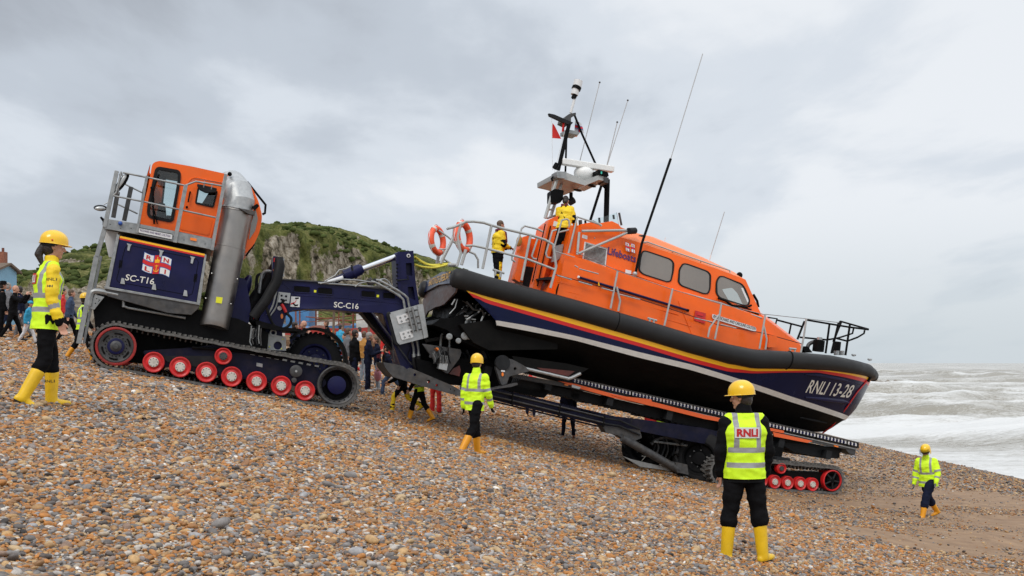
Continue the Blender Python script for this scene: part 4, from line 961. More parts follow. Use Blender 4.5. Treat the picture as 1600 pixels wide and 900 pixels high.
# front wheel with its mudguard arch
def tyre_wheel(fr, c, r, w_, parent, name, hubm='navy', lugs=18, tilt=None, chevron=True, axis=None):
    g = MB(); a = axis or fr.V; x = fr.U; y = a.cross(x)
    g.lathe(c, a, [(0, r*.58), (-.0, r*.70), (.03, r*.86), (.08, r*.94), (w_*.5, r*.965), (w_-.08, r*.94), (w_-.03, r*.86), (w_, r*.70), (w_, r*.58)], 'rubber', 48)
    for i in range(lugs*2):
        t = math.pi*i/lugs; dt = math.pi/lugs*.9; side = i % 2
        va, vb = (0.03, w_*.55) if side == 0 else (w_-.03, w_*.45)
        pts = []
        for (v_, tt, rr) in ((va, t, .88), (va, t+dt*.55, .88), (vb, t+dt*1.5, 1.0), (vb, t+dt*.95, 1.0)):
            rad = x*math.cos(tt)+y*math.sin(tt); pts += [c+a*v_+rad*r*(rr-.06), c+a*v_+rad*r*(rr+.02)]
        g.add(pts, [(0,2,4,6), (1,7,5,3), (0,1,3,2), (2,3,5,4), (4,5,7,6), (6,7,1,0)], 'rubber')
    g2 = MB(); g2.lathe(c, a, [(.02, r*.60), (-.01, r*.58), (.0, r*.52), (.10, r*.46), (.12, r*.24), (.02, r*.22), (.01, r*.1), (.01, 0)], hubm, 36)
    for i in range(8):
        t = i*math.pi/4; q = c+(x*math.cos(t)+y*math.sin(t))*r*.36; g2.cyl(q+a*.06, q+a*.12, .02, 'galvdark', 6)
    o = g.build(name, parent, smooth=35); g2.build('rim', o); return o
tyre_wheel(B, B.P(492, 563, .35), .74, .5, ca, 'wheel')
g = MB(); c = B.P(492, 563, .3); rows = []
for i in range(17):
    t = math.pi*(-.02+i/16*.85); d = B.U*math.cos(t)+B.Wd*math.sin(t); rows.append([c+d*.80+B.V*q for q in (0, .6)]+[c+d*.86+B.V*q for q in (.6, 0)])
g.grid(rows, 'rubber', closev=True); g.build('mudguard', ca)
# tower with hydraulic ram
g = MB()
B.plate(g, [(621, 394), (646, 391.5), (648, 430), (655, 476), (628, 486), (622, 440)], -.3, -.12, 'navy', r=1, holes=[roundpoly([(634, 411), (643.5, 411), (644.5, 431), (635, 430)], 1.5), roundpoly([(637, 448), (646, 448), (650, 474), (640, 476)], 1.5)])
B.plate(g, [(622, 395), (645, 393), (653, 476), (629, 485)], -.12, .3, 'navy'); B.plate(g, [(618.5, 398), (622.5, 398), (628, 470), (622, 470)], -.34, .34, 'navy')
for k in range(9): B.plate(g, [(619, 412+k*6), (622, 412+k*6), (622.3, 414+k*6), (619.2, 414+k*6)], -.36, -.33, 'black')
g.lathe(B.P(638.5, 399.5, -.33), B.V, [(0, 0), (-.0, .03), (.0, .05), (.03, .052)], 'plateW', 16); g.lathe(B.P(638.5, 399.5, -.345), B.V, [(0, 0), (0, .025), (.03, .026)], 'dark', 12)
B.tube(g, [(621, 438), (638, 436.5), (637, 431)], .02, 'dark', -.36)
tow = g.build('tower', ca, bevel=.01)
g = MB()
def cylpx(a, b, r, m, v, r1=None): g.cyl(B.P(*a, v), B.P(*b, v), r, m, 20, r1)
cylpx((513, 444), (541, 430), .085, 'navy', -.1); cylpx((538, 431.5), (563, 421), .15, 'navy', -.1); cylpx((551, 427), (554, 425.6), .165, 'navy', -.1); cylpx((562, 421.5), (566.5, 419.5), .14, 'navy', -.1, .11); cylpx((564, 421.5), (622, 400), .078, 'chrome', -.1)
cylpx((512, 441.5), (536, 433.8), .055, 'plateW', -.2); cylpx((618, 402), (626, 399), .11, 'navy', -.1)
g.build('hydraulic_ram', ca, smooth=40)
g = MB()
def pipe(pts, r=.022, v=-.52, m='galv', sm=0): B.tube(g, pts, r, m, v, 8, sm)
pipe([(507, 440), (524, 430), (530, 422), (540, 420), (548, 416)], .018); pipe([(500, 443), (535, 436.5), (560, 438), (580, 441)], .02); pipe([(497, 442), (560, 446.5), (612, 449)], .022, -.5); pipe([(555, 448), (561, 443), (573, 440.5)], .018)
for (dx, dy) in ((0, 0), (7.5, -2.5)):
    pipe([(580+dx, 440+dy), (590+dx, 443+dy), (626+dx*.9, 464+dy), (632+dx*.9, 478+dy), (640+dx, 520+dy), (646+dx, 544), (646.5+dx, 556)], .032, -.60, 'galv', 3)
    cylpx((646.5+dx, 553), (647+dx, 560), .05, 'alu', -.6)
pipe([(575, 436), (582, 446)], .09, -.4, 'galvdark'); pipe([(583, 437), (590, 441)], .05, -.55, 'dark'); pipe([(592, 438), (600, 436), (607, 440), (614, 450), (626, 462)], .022, -.58, 'galv', 3); pipe([(549, 414), (551, 423)], .03, -.45, 'dark')
B.tube(g, [(646.5, 558, -.6), (650, 575, -.6), (668, 588, -.6), (700, 600, -.7)], .06, 'rubber', n=10, sm=5); B.tube(g, [(654, 556, -.6), (657, 572, -.6), (675, 584, -.6), (705, 594, -.7)], .06, 'rubber', n=10, sm=5)
pipe([(640, 545), (637, 556), (640, 564), (648, 566)], .012, -.6, 'black', 4); pipe([(612, 520), (614, 545), (616, 566)], .015, -.5, 'galvdark'); pipe([(604, 535), (600, 545), (603, 558), (612, 556)], .012, -.5, 'rubber', 4)
g.build('hydraulic_pipe', ca)
g = MB(); vb = -.95
B.plate(g, [(607, 489, 3), (656, 475.5, 2), (669, 527, 1), (621, 539.5, 5)], vb+.12, -.5, 'alu', r=3)
B.tube(g, roundpoly([(608, 489), (606, 492), (618, 536), (622, 539)], 2), .05, 'dark', vb+.15)
for (ox, oy) in ((619, 491), (624, 516)):
    B.plate(g, roundpoly([(ox, oy+3.5), (ox+20, oy-2.5), (ox+22, oy+11), (ox+4, oy+15.5)], 1.5), vb+.085, vb+.12, 'plateW', holes=[circ(ox+6.5, oy+6, 1.9, 10), circ(ox+8.5, oy+11.5, 1.9, 10), circ(ox+14, oy+3.8, 1.9, 10), circ(ox+16, oy+9.5, 1.9, 10)])
for dx in (0, 7): B.tube(g, [(637+dx, 482-dx*.3), (646+dx, 520-dx*.3)], .03, 'galv', vb+.05); 
for k in range(4): B.tube(g, [(634+k*2.5, 488+k*10), (652+k*2.5, 484+k*10)], .02, 'galvdark', vb+.06)
B.plate(g, [(652, 476), (661, 475), (669, 526), (663, 529)], vb+.05, -.5, 'alu', r=1)
g.build('valve_box', ca, bevel=.01)
# skid under the hinge and long beam
g = MB()
B.plate(g, K5(580, 460, [(95, 530, 3), (190, 545), (250, 560), (285, 590), (300, 572), (345, 590), (640, 715), (700, 750), (725, 790), (690, 795), (380, 712), (220, 660), (170, 645, 8), (110, 575, 4)]), -1.5, -1.38, 'galvdark', r=8/5, holes=[circ(648.5, 585.5, 2.4, 12), circ(669.7, 596, 2.8, 12), circ(682.7, 602, 2.1, 12), circ(704, 608, 1, 8), circ(710, 610.5, 1, 8)])
B.plate(g, K5(580, 460, [(95, 530), (285, 590), (170, 645), (110, 575)]), -1.38, -.2, 'galvdark')
sk = g.build('skid_plate', ca, bevel=.008)
g = MB()
B.plate(g, K5(580, 460, [(400, 385), (700, 430), (705, 455), (690, 500), (600, 620), (560, 600), (480, 500)]), -1.2, -1.12, 'galvdark', r=2, holes=[circ(673, 557, 2, 10), circ(696, 556, 4, 12, 8)])
B.plate(g, K5(580, 460, [(545, 470), (612, 480), (590, 595), (525, 580)]), -1.4, -1.2, 'alu', r=1); B.plate(g, K5(580, 460, [(485, 465), (510, 430), (560, 440), (540, 475), (500, 530)]), -1.35, -1.2, 'galv')
for i in range(12): B.tube(g, [(676+i*2.2, 548-(i*7 % 9)), (680+i*2.0, 556+(i*5 % 7)), (678+i*2.4, 568)], .011, ['galvdark', 'dark', 'black', 'black'][i % 4], -1.42, 6)
B.plate(g, circ(683, 546, 2.6, 8, 3), -1.4, -1.3, 'amber')
B.plate(g, K5(580, 460, [(690, 555), (700, 590), (690, 640), (610, 620), (640, 580)]), -1.1, -1.0, 'maroon')
g.build('winch_bracket', ca, bevel=.006)
g = MB()
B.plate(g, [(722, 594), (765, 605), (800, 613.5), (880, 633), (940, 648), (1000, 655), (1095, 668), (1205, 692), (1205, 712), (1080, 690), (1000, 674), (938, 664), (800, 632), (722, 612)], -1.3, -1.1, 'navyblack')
B.plate(g, [(650, 560), (700, 572), (760, 590), (860, 612), (850, 622), (770, 606), (700, 600), (655, 590)], -.9, .8, 'black')  # solid black block puts the shadow above the beam into colour
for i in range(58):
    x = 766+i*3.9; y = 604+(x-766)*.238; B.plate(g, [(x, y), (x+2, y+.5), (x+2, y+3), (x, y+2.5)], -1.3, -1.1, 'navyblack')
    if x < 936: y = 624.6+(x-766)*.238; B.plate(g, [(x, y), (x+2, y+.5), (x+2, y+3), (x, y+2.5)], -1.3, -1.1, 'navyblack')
for d in (0, 8.5):
    B.tube(g, [(765, 610+d), (800, 618+d*1.0), (874, 636+d), (945, 653.5+d), (968, 657+d), (1000, 671+d)], .028, 'dark', -1.4, 8); B.tube(g, [(765, 609+d), (800, 617+d*1.0), (874, 635+d), (945, 652.5+d)], .02, 'galvdark', -1.43, 8)
for x in (800, 874, 943): B.tube(g, [(x+1, 614+(x-800)*.245), (x-1, 632+(x-800)*.245)], .035, 'black', -1.42)
B.tube(g, [(987, 654), (986, 662)], .015, 'dark', -1.4)
g.build('lower_beam', ca, bevel=.006)
g = MB(); B.plate(g, [(940, 664), (1000, 672), (1003, 684), (985, 692), (965, 680), (947, 676)], -1.35, -1.0, 'galvdark', r=1); g.cyl(B.P(972, 684, -1.4), B.P(1060, 734, -1.4), .11, 'galvdark', 12)
B.plate(g, [(972, 712), (985, 717), (1010, 723), (1050, 732), (1048, 736), (1000, 729)], -1.3, -1.2, 'galv'); B.plate(g, [(1056, 722), (1074, 726), (1076, 742), (1058, 738)], -1.5, -1.2, 'galvdark', r=1)
g.build('steering_strut', ca, bevel=.006)
# cradle rails
def ry(x): return 590+(x-895)*.2275
g = MB(); vr = -1.15
B.plate(g, [(790, 566), (895, 590), (1342, ry(1342)), (1342, ry(1342)+8), (895, 600), (790, 575)], vr, vr+.3, 'dark'); B.plate(g, [(895, 589.2), (1342, ry(1342)-.8), (1342, ry(1342)+1), (895, 591)], vr-.04, vr+.35, 'galvdark')
x = 896; i = 0
while x < 1338:
    i += 1; y = ry(x)+4.4; s = 1
    if i % 9: g.lathe(B.P(x, y, vr-.03), B.V, [(0, 0), (0, .038), (.04, .04)], 'navy', 10)
    else: B.plate(g, [(x-.5, y-5), (x+.5, y-5), (x+.5, y+5), (x-.5, y+5)], vr-.04, vr, 'black')
    B.plate(g, [(x+1.2, y-3.2), (x+4.0, y-2.6), (x+4.0, y+2.9), (x+1.2, y+2.3)], vr-.02, vr, 'plateW')
    x += 5.35
B.plate(g, [(800, 583), (895, 600.5), (1225, 676), (1285, 690), (1337, 700), (1337, 704), (1300, 698), (1225, 682), (895, 607), (800, 590)], vr-.06, vr+.1, 'galvdark')
B.plate(g, [(895, 600.5), (1337, 701), (1337, 702.5), (895, 602.3)], vr-.08, vr-.05, 'galv')
for x in (885, 983, 1072, 1307): B.plate(g, [(x-3, ry(x)+12), (x+3, ry(x)+13.3), (x+3, ry(x)+15.4), (x-3, ry(x)+14)], vr-.1, vr-.05, 'amber')
B.plate(g, [(1320, 700), (1337, 703), (1336, 712), (1326, 708)], vr-.05, vr+.4, 'galvdark')
cr = g.build('cradle_rail', ca, bevel=.004)
g = MB(); B.plate(g, [(790, 566), (895, 590), (1342, ry(1342)), (1342, ry(1342)+9), (895, 602), (790, 575)], 1.0, 1.3, 'dark')
for u in (1.5, 3.2, 5, 6.8, 8.6, 10.4, 12): g.box(B.W(u, 0, -2.0), B.U*.09, B.V*1.2, B.Wd*.12, 'dark')
for (ub, ) in ((4,), (7,), (10,)): g.box(B.W(ub, 0, -1.98), B.U*.5, B.V*.35, B.Wd*.16, 'rubber')
g.build('cross_beam', ca)
g = MB(); B.plate(g, [(872, 595, 1), (900, 600), (960, 616), (1017, 627), (1100, 648), (1225, 673), (1225, 677), (1100, 654.5), (1010, 632), (960, 622), (905, 607)], vr-.12, vr-.08, 'strap'); B.plate(g, [(955, 617), (1018, 624), (1020, 635), (1000, 630)], vr-.14, vr-.1, 'strap')
B.plate(g, [(1208, 675), (1270, 689), (1262, 692), (1210, 682)], vr-.12, vr-.08, 'strap'); B.plate(g, [(894, 601), (908, 605), (905, 608), (893, 605)], vr-.16, vr-.1, 'alu')
g.build('ratchet_strap', ca)
# knobbly rubber conveyor runs under the rails
g = MB()
def knob(x0, y0, x1, y1, th, v, n):
    B.plate(g, [(x0, y0), (x1, y1), (x1, y1+th), (x0, y0+th)], v, v+.45, 'rubber')
    for i in range(n):
        x = x0+(x1-x0)*(i+.2)/n; y = y0+(y1-y0)*(i+.2)/n+th; dx = (x1-x0)/n*.55; B.plate(g, [(x, y-1), (x+dx, y-1+dx*.23), (x+dx*.9, y+2.4), (x+dx*.1, y+2)], v, v+.45, 'rubber')
knob(800, 590, 905, 612, 12, -.9, 10); knob(892, 607, 1000, 632, 15, -.9, 11); knob(1000, 632, 1130, 660, 16, -.9, 14); knob(1190, 676, 1312, 702, 14, -.9, 12)
B.plate(g, [(1215, 690), (1318, 700), (1306, 716), (1290, 716), (1240, 706)], -.95, .9, 'dark', r=2)
g.build('roller_run', ca)
# hydraulic clamp arm near the stern
g = MB(); B.plate(g, K5(580, 460, [(985, 520, 8), (1020, 497, 6), (1100, 505, 5), (1200, 560), (1240, 600), (1080, 640), (1060, 700), (1020, 710), (1000, 660), (975, 580)]), -1.75, -1.6, 'galvdark', r=2, holes=[circ(805, 576, 2.4, 12)])
g.lathe(B.P(786, 567, -1.78), B.V, [(0, 0), (0, .19), (.04, .2), (.1, .2)], 'dark', 24); B.plate(g, circ(785.5, 585, 1.8, 8, 3.2), -1.78, -1.74, 'amber'); B.plate(g, [(783, 578), (789, 579), (789, 581.5), (783, 580.5)], -1.78, -1.75, 'plateW')
B.plate(g, K5(580, 460, [(930, 740), (1140, 690), (1148, 705), (1100, 722), (940, 745)]), -1.9, -1.5, 'galvdark')
for k in range(8): B.plate(g, [(802+k*3, 590-k*1.2), (803.5+k*3, 590-k*1.2), (800+k*3.4, 598-k), (799+k*3.4, 598-k)], -1.72, -1.7, 'dark')
g.build('clamp_arm', ca, bevel=.006)
g = MB()
B.plate(g, [(655, 505), (700, 492), (775, 540), (800, 570), (760, 606), (690, 600), (655, 565)], .0, .9, 'black', r=3)
B.plate(g, [(690, 560), (760, 560), (800, 590), (790, 612), (720, 600)], -.9, .3, 'black', r=3)
for i in range(16): B.tube(g, [(668+i*6, 540+(i*7 % 13)), (672+i*6.2, 556+(i*5 % 11)), (664+i*6.5, 578+(i*3 % 9))], .03+.01*(i % 3), ['black', 'dark', 'galvdark', 'rubber'][i % 4], -.15-.05*(i % 5), 6, 3)
B.tube(g, [(664, 533), (700, 527), (712, 530)], .05, 'galvdark', -.5, 8, 4); B.tube(g, [(688, 545), (690, 524), (697, 518), (702, 530), (702, 545)], .035, 'galv', -.6, 8, 4)
g.build('hinge_gear', ca)
# rear track unit
def small_track(v, par):
    g = MB(); B.plate(g, [(1200, 735), (1290, 738), (1304, 748), (1290, 760), (1200, 752)], v+.15, v+.45, 'black', r=3); B.plate(g, [(1215, 714), (1235, 716), (1234, 722), (1213, 720)], v+.1, v+.5, 'dark', r=2); root = g.build('track_frame', par)
    c1 = B.L(1130, 736, v); c2 = B.L(1301, 751, v); circles = [(c1.x, c1.z, .39), (c2.x, c2.z, .385)]
    for (px, py) in ((1165, 750), (1275, 757)): l = B.L(px, py, v); circles.append((l.x, l.z, .235))
    track_belt(B, circles, v, .5, root, step=.06)
    for (px, py) in ((1150, 748), (1170, 750), (1190, 751.5), (1211, 753), (1231, 754.5), (1251, 755.8), (1270, 757)):
        l = B.L(px, py, v); road_wheel(B, l.x, l.z, .19, v-.01, root)
    l = B.L(1221.5, 732, v); road_wheel(B, l.x, l.z, .15, v, root, 'return_roller', hub='galvdark')
    g = MB(); c = B.W(c2.x, v+.0, c2.z); g.lathe(c, B.V, [(.4, .3), (.0, .30), (-.01, .275), (.03, .255)], 'red', 32); g.lathe(c, B.V, [(.03, .258), (.05, .2), (.12, .15), (.02, .08), (.0, .06), (0, 0)], 'black', 24)
    for i in range(5):
        t = i*math.tau/5; g.tube([c+(B.U*math.cos(t)+B.Wd*math.sin(t))*.06+B.V*.02, c+(B.U*math.cos(t)+B.Wd*math.sin(t))*.25+B.V*.04], .025, 'dark', 6)
    g.build('idler_wheel', root)
small_track(-1.75, ca); small_track(1.4, ca)
g = MB()
for u in (9.4,): pass
B.plate(g, [(1085, 672), (1225, 700), (1215, 740), (1110, 735)], -1.2, 1.3, 'black', r=3); B.plate(g, [(1000, 658), (1090, 680), (1090, 728), (1030, 718)], -.5, 1.1, 'black', r=3)
for i in range(14): B.tube(g, [(1020+i*5, 680+(i*7 % 9)), (1024+i*5, 694+(i*5 % 13)), (1018+i*5.4, 712+(i*3 % 9))], .025, ['dark', 'galvdark', 'black'][i % 3], -.75-.05*(i % 4), 6, 3)
c_ = B.P(1040, 718, -.9); g.tube([c_+(B.U*math.cos(t)+B.Wd*math.sin(t))*.62 for t in np.linspace(.5, 2.6, 10)], .05, 'galvdark', 8); g.tube([B.P(1022, 690, -1.0), B.P(1080, 697, -1.0)], .03, 'galv', 6)
g.build('axle_frame', ca)
tyre_wheel(B, B.P(1092, 716, -1.25), .80, .55, ca, 'wheel', 'black', 14, axis=(B.V*.8+B.U*.6).normalized())
o_ = tyre_wheel(B, B.P(1006, 700, .1), .66, .5, ca, 'wheel', 'black', 13, axis=(B.V*.92+B.U*.4).normalized())
g = MB(); text('7', g, B.P(1001, 720, -.0), B.P(1008, 721, -.0), B.P(1002.5, 711.5, -.0), M['text_white'], B.V, bold=-.01); g.build('number_mark', o_, smooth=0)
# ------------------------------------------------------------------ lifeboat
lb = empty('lifeboat', B.W(6.5, 0, -1.7), 'big orange and navy lifeboat with a black rubber fender, resting tilted on the carriage', 'lifeboat', rot=B.rot)
UB = B.L(1366, 584, 0).x       # bow tip on the centre line
def hb(u):
    """half beam at the sheer"""
    if u < 6.8: return 2.05+.10*min(1, u/3)
    t = (u-6.8)/(UB-.10-6.8); return 2.15*max(0, 1-t**2.6)**.72 if t < 1 else 0
def on_side(px, py, k=1.0, off=0):
    """point seen at a pixel on the near side surface with half beam k*hb(u)"""
    v = -2.0
    for _ in range(25):
        l = B.L(px, py, v); v = v*.5+.5*(-(hb(min(l.x, UB-.02))*k)-off)
    return B.L(px, py, v)
def curve(pts, k=1.0):
    ls = [on_side(px, py, k) for (px, py) in pts]
    us = [l.x for l in ls]; ws = [l.z for l in ls]
    return lambda u: float(np.interp(u, us, ws))
TC = [(690, 432), (718, 434), (760, 447), (900, 484), (1000, 513), (1080, 537), (1140, 553), (1180, 561), (1240, 563), (1300, 567), (1340, 574), (1358, 579)]
w_t = curve(TC)                                # fender centre line
w_y0 = curve([(690, 440), (730, 450), (760, 461), (900, 500), (1000, 529), (1080, 552), (1140, 569), (1180, 574.5), (1230, 575.5), (1280, 575), (1320, 580), (1357, 588)], .985)
w_y1 = curve([(700, 450), (735, 458), (760, 468), (900, 508), (1000, 536), (1080, 559.5), (1140, 575), (1180, 580), (1230, 579.5), (1280, 578.5), (1320, 584), (1355, 592)], .975)
w_r1 = curve([(700, 457), (745, 466), (760, 474), (900, 514), (1000, 542), (1080, 566), (1140, 581), (1180, 583.5), (1230, 582), (1280, 582), (1320, 589), (1352, 597)], .965)
def ck(u): # chine half beam factor
    t = min(1, max(0, (u-5)/(UB-5))); return .97-.30*t**1.6
UC = 12.55  # chine runs out at the stem
KW = [(B.L(px, py, 0).x, B.L(px, py, 0).z) for (px, py) in [(1366, 584), (1350, 614), (1336, 637), (1318, 655), (1303, 667), (1288, 675)]]
keel_pts = [(-1, -1.15), (1.5, -1.45), (4, -1.72), (8, -1.78), (10.5, -1.72)]+sorted([(u, w_) for (u, w_) in KW])
def w_k(u): return float(np.interp(u, [a for a, b in keel_pts], [b for a, b in keel_pts]))
def chine(px, py):
    v = -1.9
    for _ in range(30):
        l = B.L(px, py, v); u = min(l.x, UB-.02); v = v*.5-.5*hb(u)*ck(u)
    return B.L(px, py, v)
CH = [chine(*p) for p in [(766, 506), (820, 516), (900, 532), (1000, 559), (1080, 578), (1160, 602), (1240, 628), (1310, 650)]]
w_c = lambda u: float(np.interp(u, [l.x for l in CH], [l.z for l in CH]))
CH2 = [chine(*p) for p in [(766, 499), (820, 508), (900, 525), (1000, 550.5), (1080, 569.5), (1160, 594), (1240, 620), (1312, 643)]]
w_c2 = lambda u: float(np.interp(u, [l.x for l in CH2], [l.z for l in CH2]))
print('boat', UB, [round(l.x, 2) for l in CH], [round(l.z, 2) for l in CH], keel_pts, hb(12))
us = list(np.linspace(0, UB-.02, 90))
def stem_w(u): return w_k(u)
rows = []; levels = 0
g = MB()
def station(u):
    wt = w_t(u)+.30; k = w_k(u); b = hb(u)
    y0, y1, r1 = w_y0(u), w_y1(u), w_r1(u); c2, c1 = max(w_c2(u), k+.04), max(w_c(u), k+.02)
    top = w_t(u)
    # height above keel limits the breadth in the forefoot
    def br(w_):
        x = max(0, min(1, (w_-k)/max(.05, top-k)))
        full = b*(ck(u)+(1-ck(u))*min(1, (w_-c1)/max(.05, top-c1)) if w_ > c1 else ck(u)*((w_-k)/max(.02, c1-k))**.85)
        lim = 1 if u < 8 else (1-(u-8)/(UB-8))
        return max(0, full*(lim+(1-lim)*x**.35))
    ws = [top+.18, top, y0, y1, r1]+[r1+(c2-r1)*t for t in (.33, .66)]+[c2, c1]+[c1+(k-c1)*t for t in (.25, .5, .75, 1)]
    ws2 = []
    for i, w_ in enumerate(ws): ws2.append(max(w_, k))
    out = []
    for i, w_ in enumerate(ws2):
        x = br(min(w_, top)); 
        if i == 8: x *= .975
        if w_ <= k+1e-6: x = 0
        out.append((x, w_))
    return out
ST = [station(u) for u in us]
mats_ = ['navy_hull', 'navy_hull', 'stripe_yel', 'stripe_red', 'navy_hull', 'navy_hull', 'navy_hull', 'white', 'black_hull', 'black_hull', 'black_hull', 'black_hull']
# stern cutaway on the side: the aft lower corner is cut on a rising line
def cut_u(w_): return float(np.interp(w_, [-1.6, -1.05, -.75, -.15, .3], [1.55, 1.35, 1.15, .10, 0]))
for sgn in (-1, 1):
    for b_ in range(12):
        rr = []
        for u, st in zip(us, ST):
            a, c = st[b_], st[b_+1]
            pa = [max(u, cut_u(a[1])), sgn*a[0], a[1]]; pc = [max(u, cut_u(c[1])), sgn*c[0], c[1]]
            rr.append([B.W(*pa), B.W(*pc)])
        if b_ == 8: pass
        g.grid(rr, mats_[b_])
hull = g.build('hull', lb, smooth=50, fix=False)
# deck, transom, stern recess
g = MB()
g.grid([[B.W(u, -s[0][0]*.97, s[0][1]), B.W(u, 0, s[0][1]+.04), B.W(u, s[0][0]*.97, s[0][1])] for u, s in zip(us, ST)], 'dark')
g.build('deck', lb)
g = MB()
TP = [(-2.02, -.02), (-2.02, .22), (0, .34), (2.02, .22), (2.02, -.02), (1.9, -.12), (0, -.02), (-1.9, -.12)]
g.slab([[B.W(-.06+.0*abs(v), v, w_) for v, w_ in TP]], B.U*.12, 'navy_hull')
g.slab([[B.W(-.0, v, w_) for v, w_ in [(-2.0, -.10), (0, .0), (2.0, -.10), (1.75, -.72), (1.2, -1.02), (.9, -.70), (0, -.62), (-.5, -.62), (-1.0, -.6), (-1.95, -.35)]]], B.U*.05, 'brownrefl')
tra = g.build('transom', lb, bevel=.01)
g = MB(); text('HASTINGS LIFEBOAT', g, B.W(-.075, 1.25, .04), B.W(-.075, -1.25, .04), B.W(-.075, 1.25, .235), M['text_gold'], B.U, bold=.012); g.build('lettering', tra, smooth=0)
g = MB()
g.box(B.W(.75, 0, -.85), B.U*.55, B.V*1.2, B.Wd*.45, 'black'); 
B.plate(g, z5(640, 400, [(390, 540), (470, 500), (620, 640), (690, 590), (690, 830), (620, 820), (440, 740), (330, 650), (200, 600), (270, 550)], 5.625), -1.5, 1.4, 'black', r=1.5)
B.plate(g, z5(640, 400, [(440, 600), (700, 560), (1300, 640), (1300, 820), (700, 830), (560, 760)], 5.625), -1.75, -1.2, 'black_hull', r=2)
B.plate(g, z5(640, 400, [(130, 560), (200, 525), (250, 545), (230, 640), (150, 650)], 5.625), .4, 1.6, 'black', r=2)
B.plate(g, z5(640, 400, [(250, 410), (420, 375), (440, 480), (320, 540)], 5.625), .2, 1.0, 'black')
g.build('stern_tunnel', lb, bevel=.01)
g = MB()
for (ox, oy, r) in ((517, 590, .09), (487, 702, .10), (520, 713, .06), (350, 708, .08), (430, 745, .07), (632, 745, .08)):
    g.lathe(B.P(640+ox/5.625, 400+oy/5.625, -1.62), B.V, [(0, 0), (-.01, r*.6), (0, r), (.04, r)], 'galv', 18)
for (ox, oy, t) in ((460, 498, .5), (530, 500, .6)):
    c = B.P(640+ox/5.625, 400+oy/5.625, -1.3); g.ball(c, .1, 'galvdark', 12, 8, ax=(B.U*.14+B.Wd*.15, B.V*.2, B.Wd*.04-B.U*.04))
for pts, r, m in (([(645, 530), (565, 745)], .028, 'alu'), ([(420, 380), (400, 455), (350, 510)], .014, 'galv'), ([(400, 380), (370, 430)], .02, 'galv'), ([(625, 465), (600, 500), (500, 560)], .024, 'alu'), ([(490, 550), (580, 560)], .02, 'galv'),
                   ([(500, 400), (560, 470), (640, 480), (655, 530)], .03, 'galvdark'), ([(540, 605), (600, 620)], .025, 'galv'), ([(600, 500), (540, 540), (520, 590)], .03, 'dark'), ([(690, 520), (740, 500)], .02, 'galv'), ([(580, 600), (560, 640), (500, 640)], .02, 'dark')):
    B.tube(g, z5(640, 400, pts, 5.625), r, m, -1.68)
rnd = random.Random(4)
for i in range(46):
    x, y = rnd.uniform(455, 680), rnd.uniform(410, 600)
    if y < 390+(x-430)*.42: continue
    a = (x, y); b = (x+rnd.uniform(-45, 45), y+rnd.uniform(-45, 45)); B.tube(g, z5(640, 400, [a, ((a[0]+b[0])/2+rnd.uniform(-12, 12), (a[1]+b[1])/2), b], 5.625), rnd.uniform(.010, .026), rnd.choice(['galvdark', 'dark', 'black', 'alu', 'galv', 'black']), rnd.uniform(-1.66, -1.35), 6)
B.plate(g, z5(640, 400, [(350, 530), (600, 440), (690, 560), (640, 640), (420, 620)], 5.625), -1.3, -1.1, 'black')
g.build('waterjet', lb)
g = MB(); c = B.W(-.03, 1.35, -.98); g.ball(c, .2, 'stripe_yel', 10, 8, ax=(B.U*.05, B.V*.22, B.Wd*.13)); g.build('stern_marker', lb)
# bilge keel with light edge
g = MB(); B.plate(g, K5(800, 560, [(0, -20), (430, 40), (600, 80), (530, 120), (455, 160), (50, 65), (20, 30)]), -1.62, -.9, 'black_hull'); 
B.tube(g, K5(800, 560, [(15, 32), (50, 66), (440, 158), (465, 152), (535, 118)]), .045, 'alu', -1.64, 8)
B.plate(g, K5(800, 560, [(195, 72), (490, 100), (440, 140), (230, 92)]), -1.64, -1.62, 'maroon'); g.build('bilge_keel', lb)
# rubbing strakes near the bow
g = MB()
def side_tube(pts, r, m, k=1.0, n=8, off=0, r1=None):
    P = [B.W(*on_side(px, py, k, off)) for px, py in pts]; g.tube(P, r, m, n, r1=r1)
def hull_v(u, w_):
    st = station(min(u, UB-.03)); xs_ = [s[0] for s in st][::-1]; ws_ = [s[1] for s in st][::-1]
    return float(np.interp(w_, ws_, xs_))
def on_hull(px, py, out=.0):
    v = -1.5
    for _ in range(60):
        l = B.L(px, py, v); v = v*.6-.4*(hull_v(l.x, l.z)+out)
    return B.W(*B.L(px, py, v))
g.tube([on_hull(px, py) for px, py in [(1258, 585), (1280, 586.5), (1310, 592), (1344, 600)]], [.02, .05, .05, .02], 'navy', 8)
g.tube([on_hull(px, py) for px, py in [(1258, 621), (1290, 624), (1316, 627), (1330, 630)]], [.03, .07, .07, .02], 'navy', 8)
g.tube([on_hull(px, py) for px, py in [(1250, 652), (1270, 656), (1292, 661)]], [.02, .04, .02], 'dark', 8)
g.build('spray_strake', lb)
g = MB()
def hull_text(s, p0, p1, p2, m, out=.012, nseg=None, **k):
    tmp = MB(); text(s, tmp, Vector((0, 0, 0)), Vector((1, 0, 0)), Vector((0, 1, 0)), m, Vector((0, 0, 1)), depth=0, **k)
    vs = []
    for q in tmp.v:
        px = p0[0]+(p1[0]-p0[0])*q.x+(p2[0]-p0[0])*q.y; py = p0[1]+(p1[1]-p0[1])*q.x+(p2[1]-p0[1])*q.y
        vs.append(on_hull(px, py, out))
    g.add(vs, tmp.f, m)
hull_text('RNLI 13-28', (1258.5, 613), (1327, 621.5), (1268.5, 593.5), M['text_white'], bold=.010); g.build('lettering', hull, smooth=0)
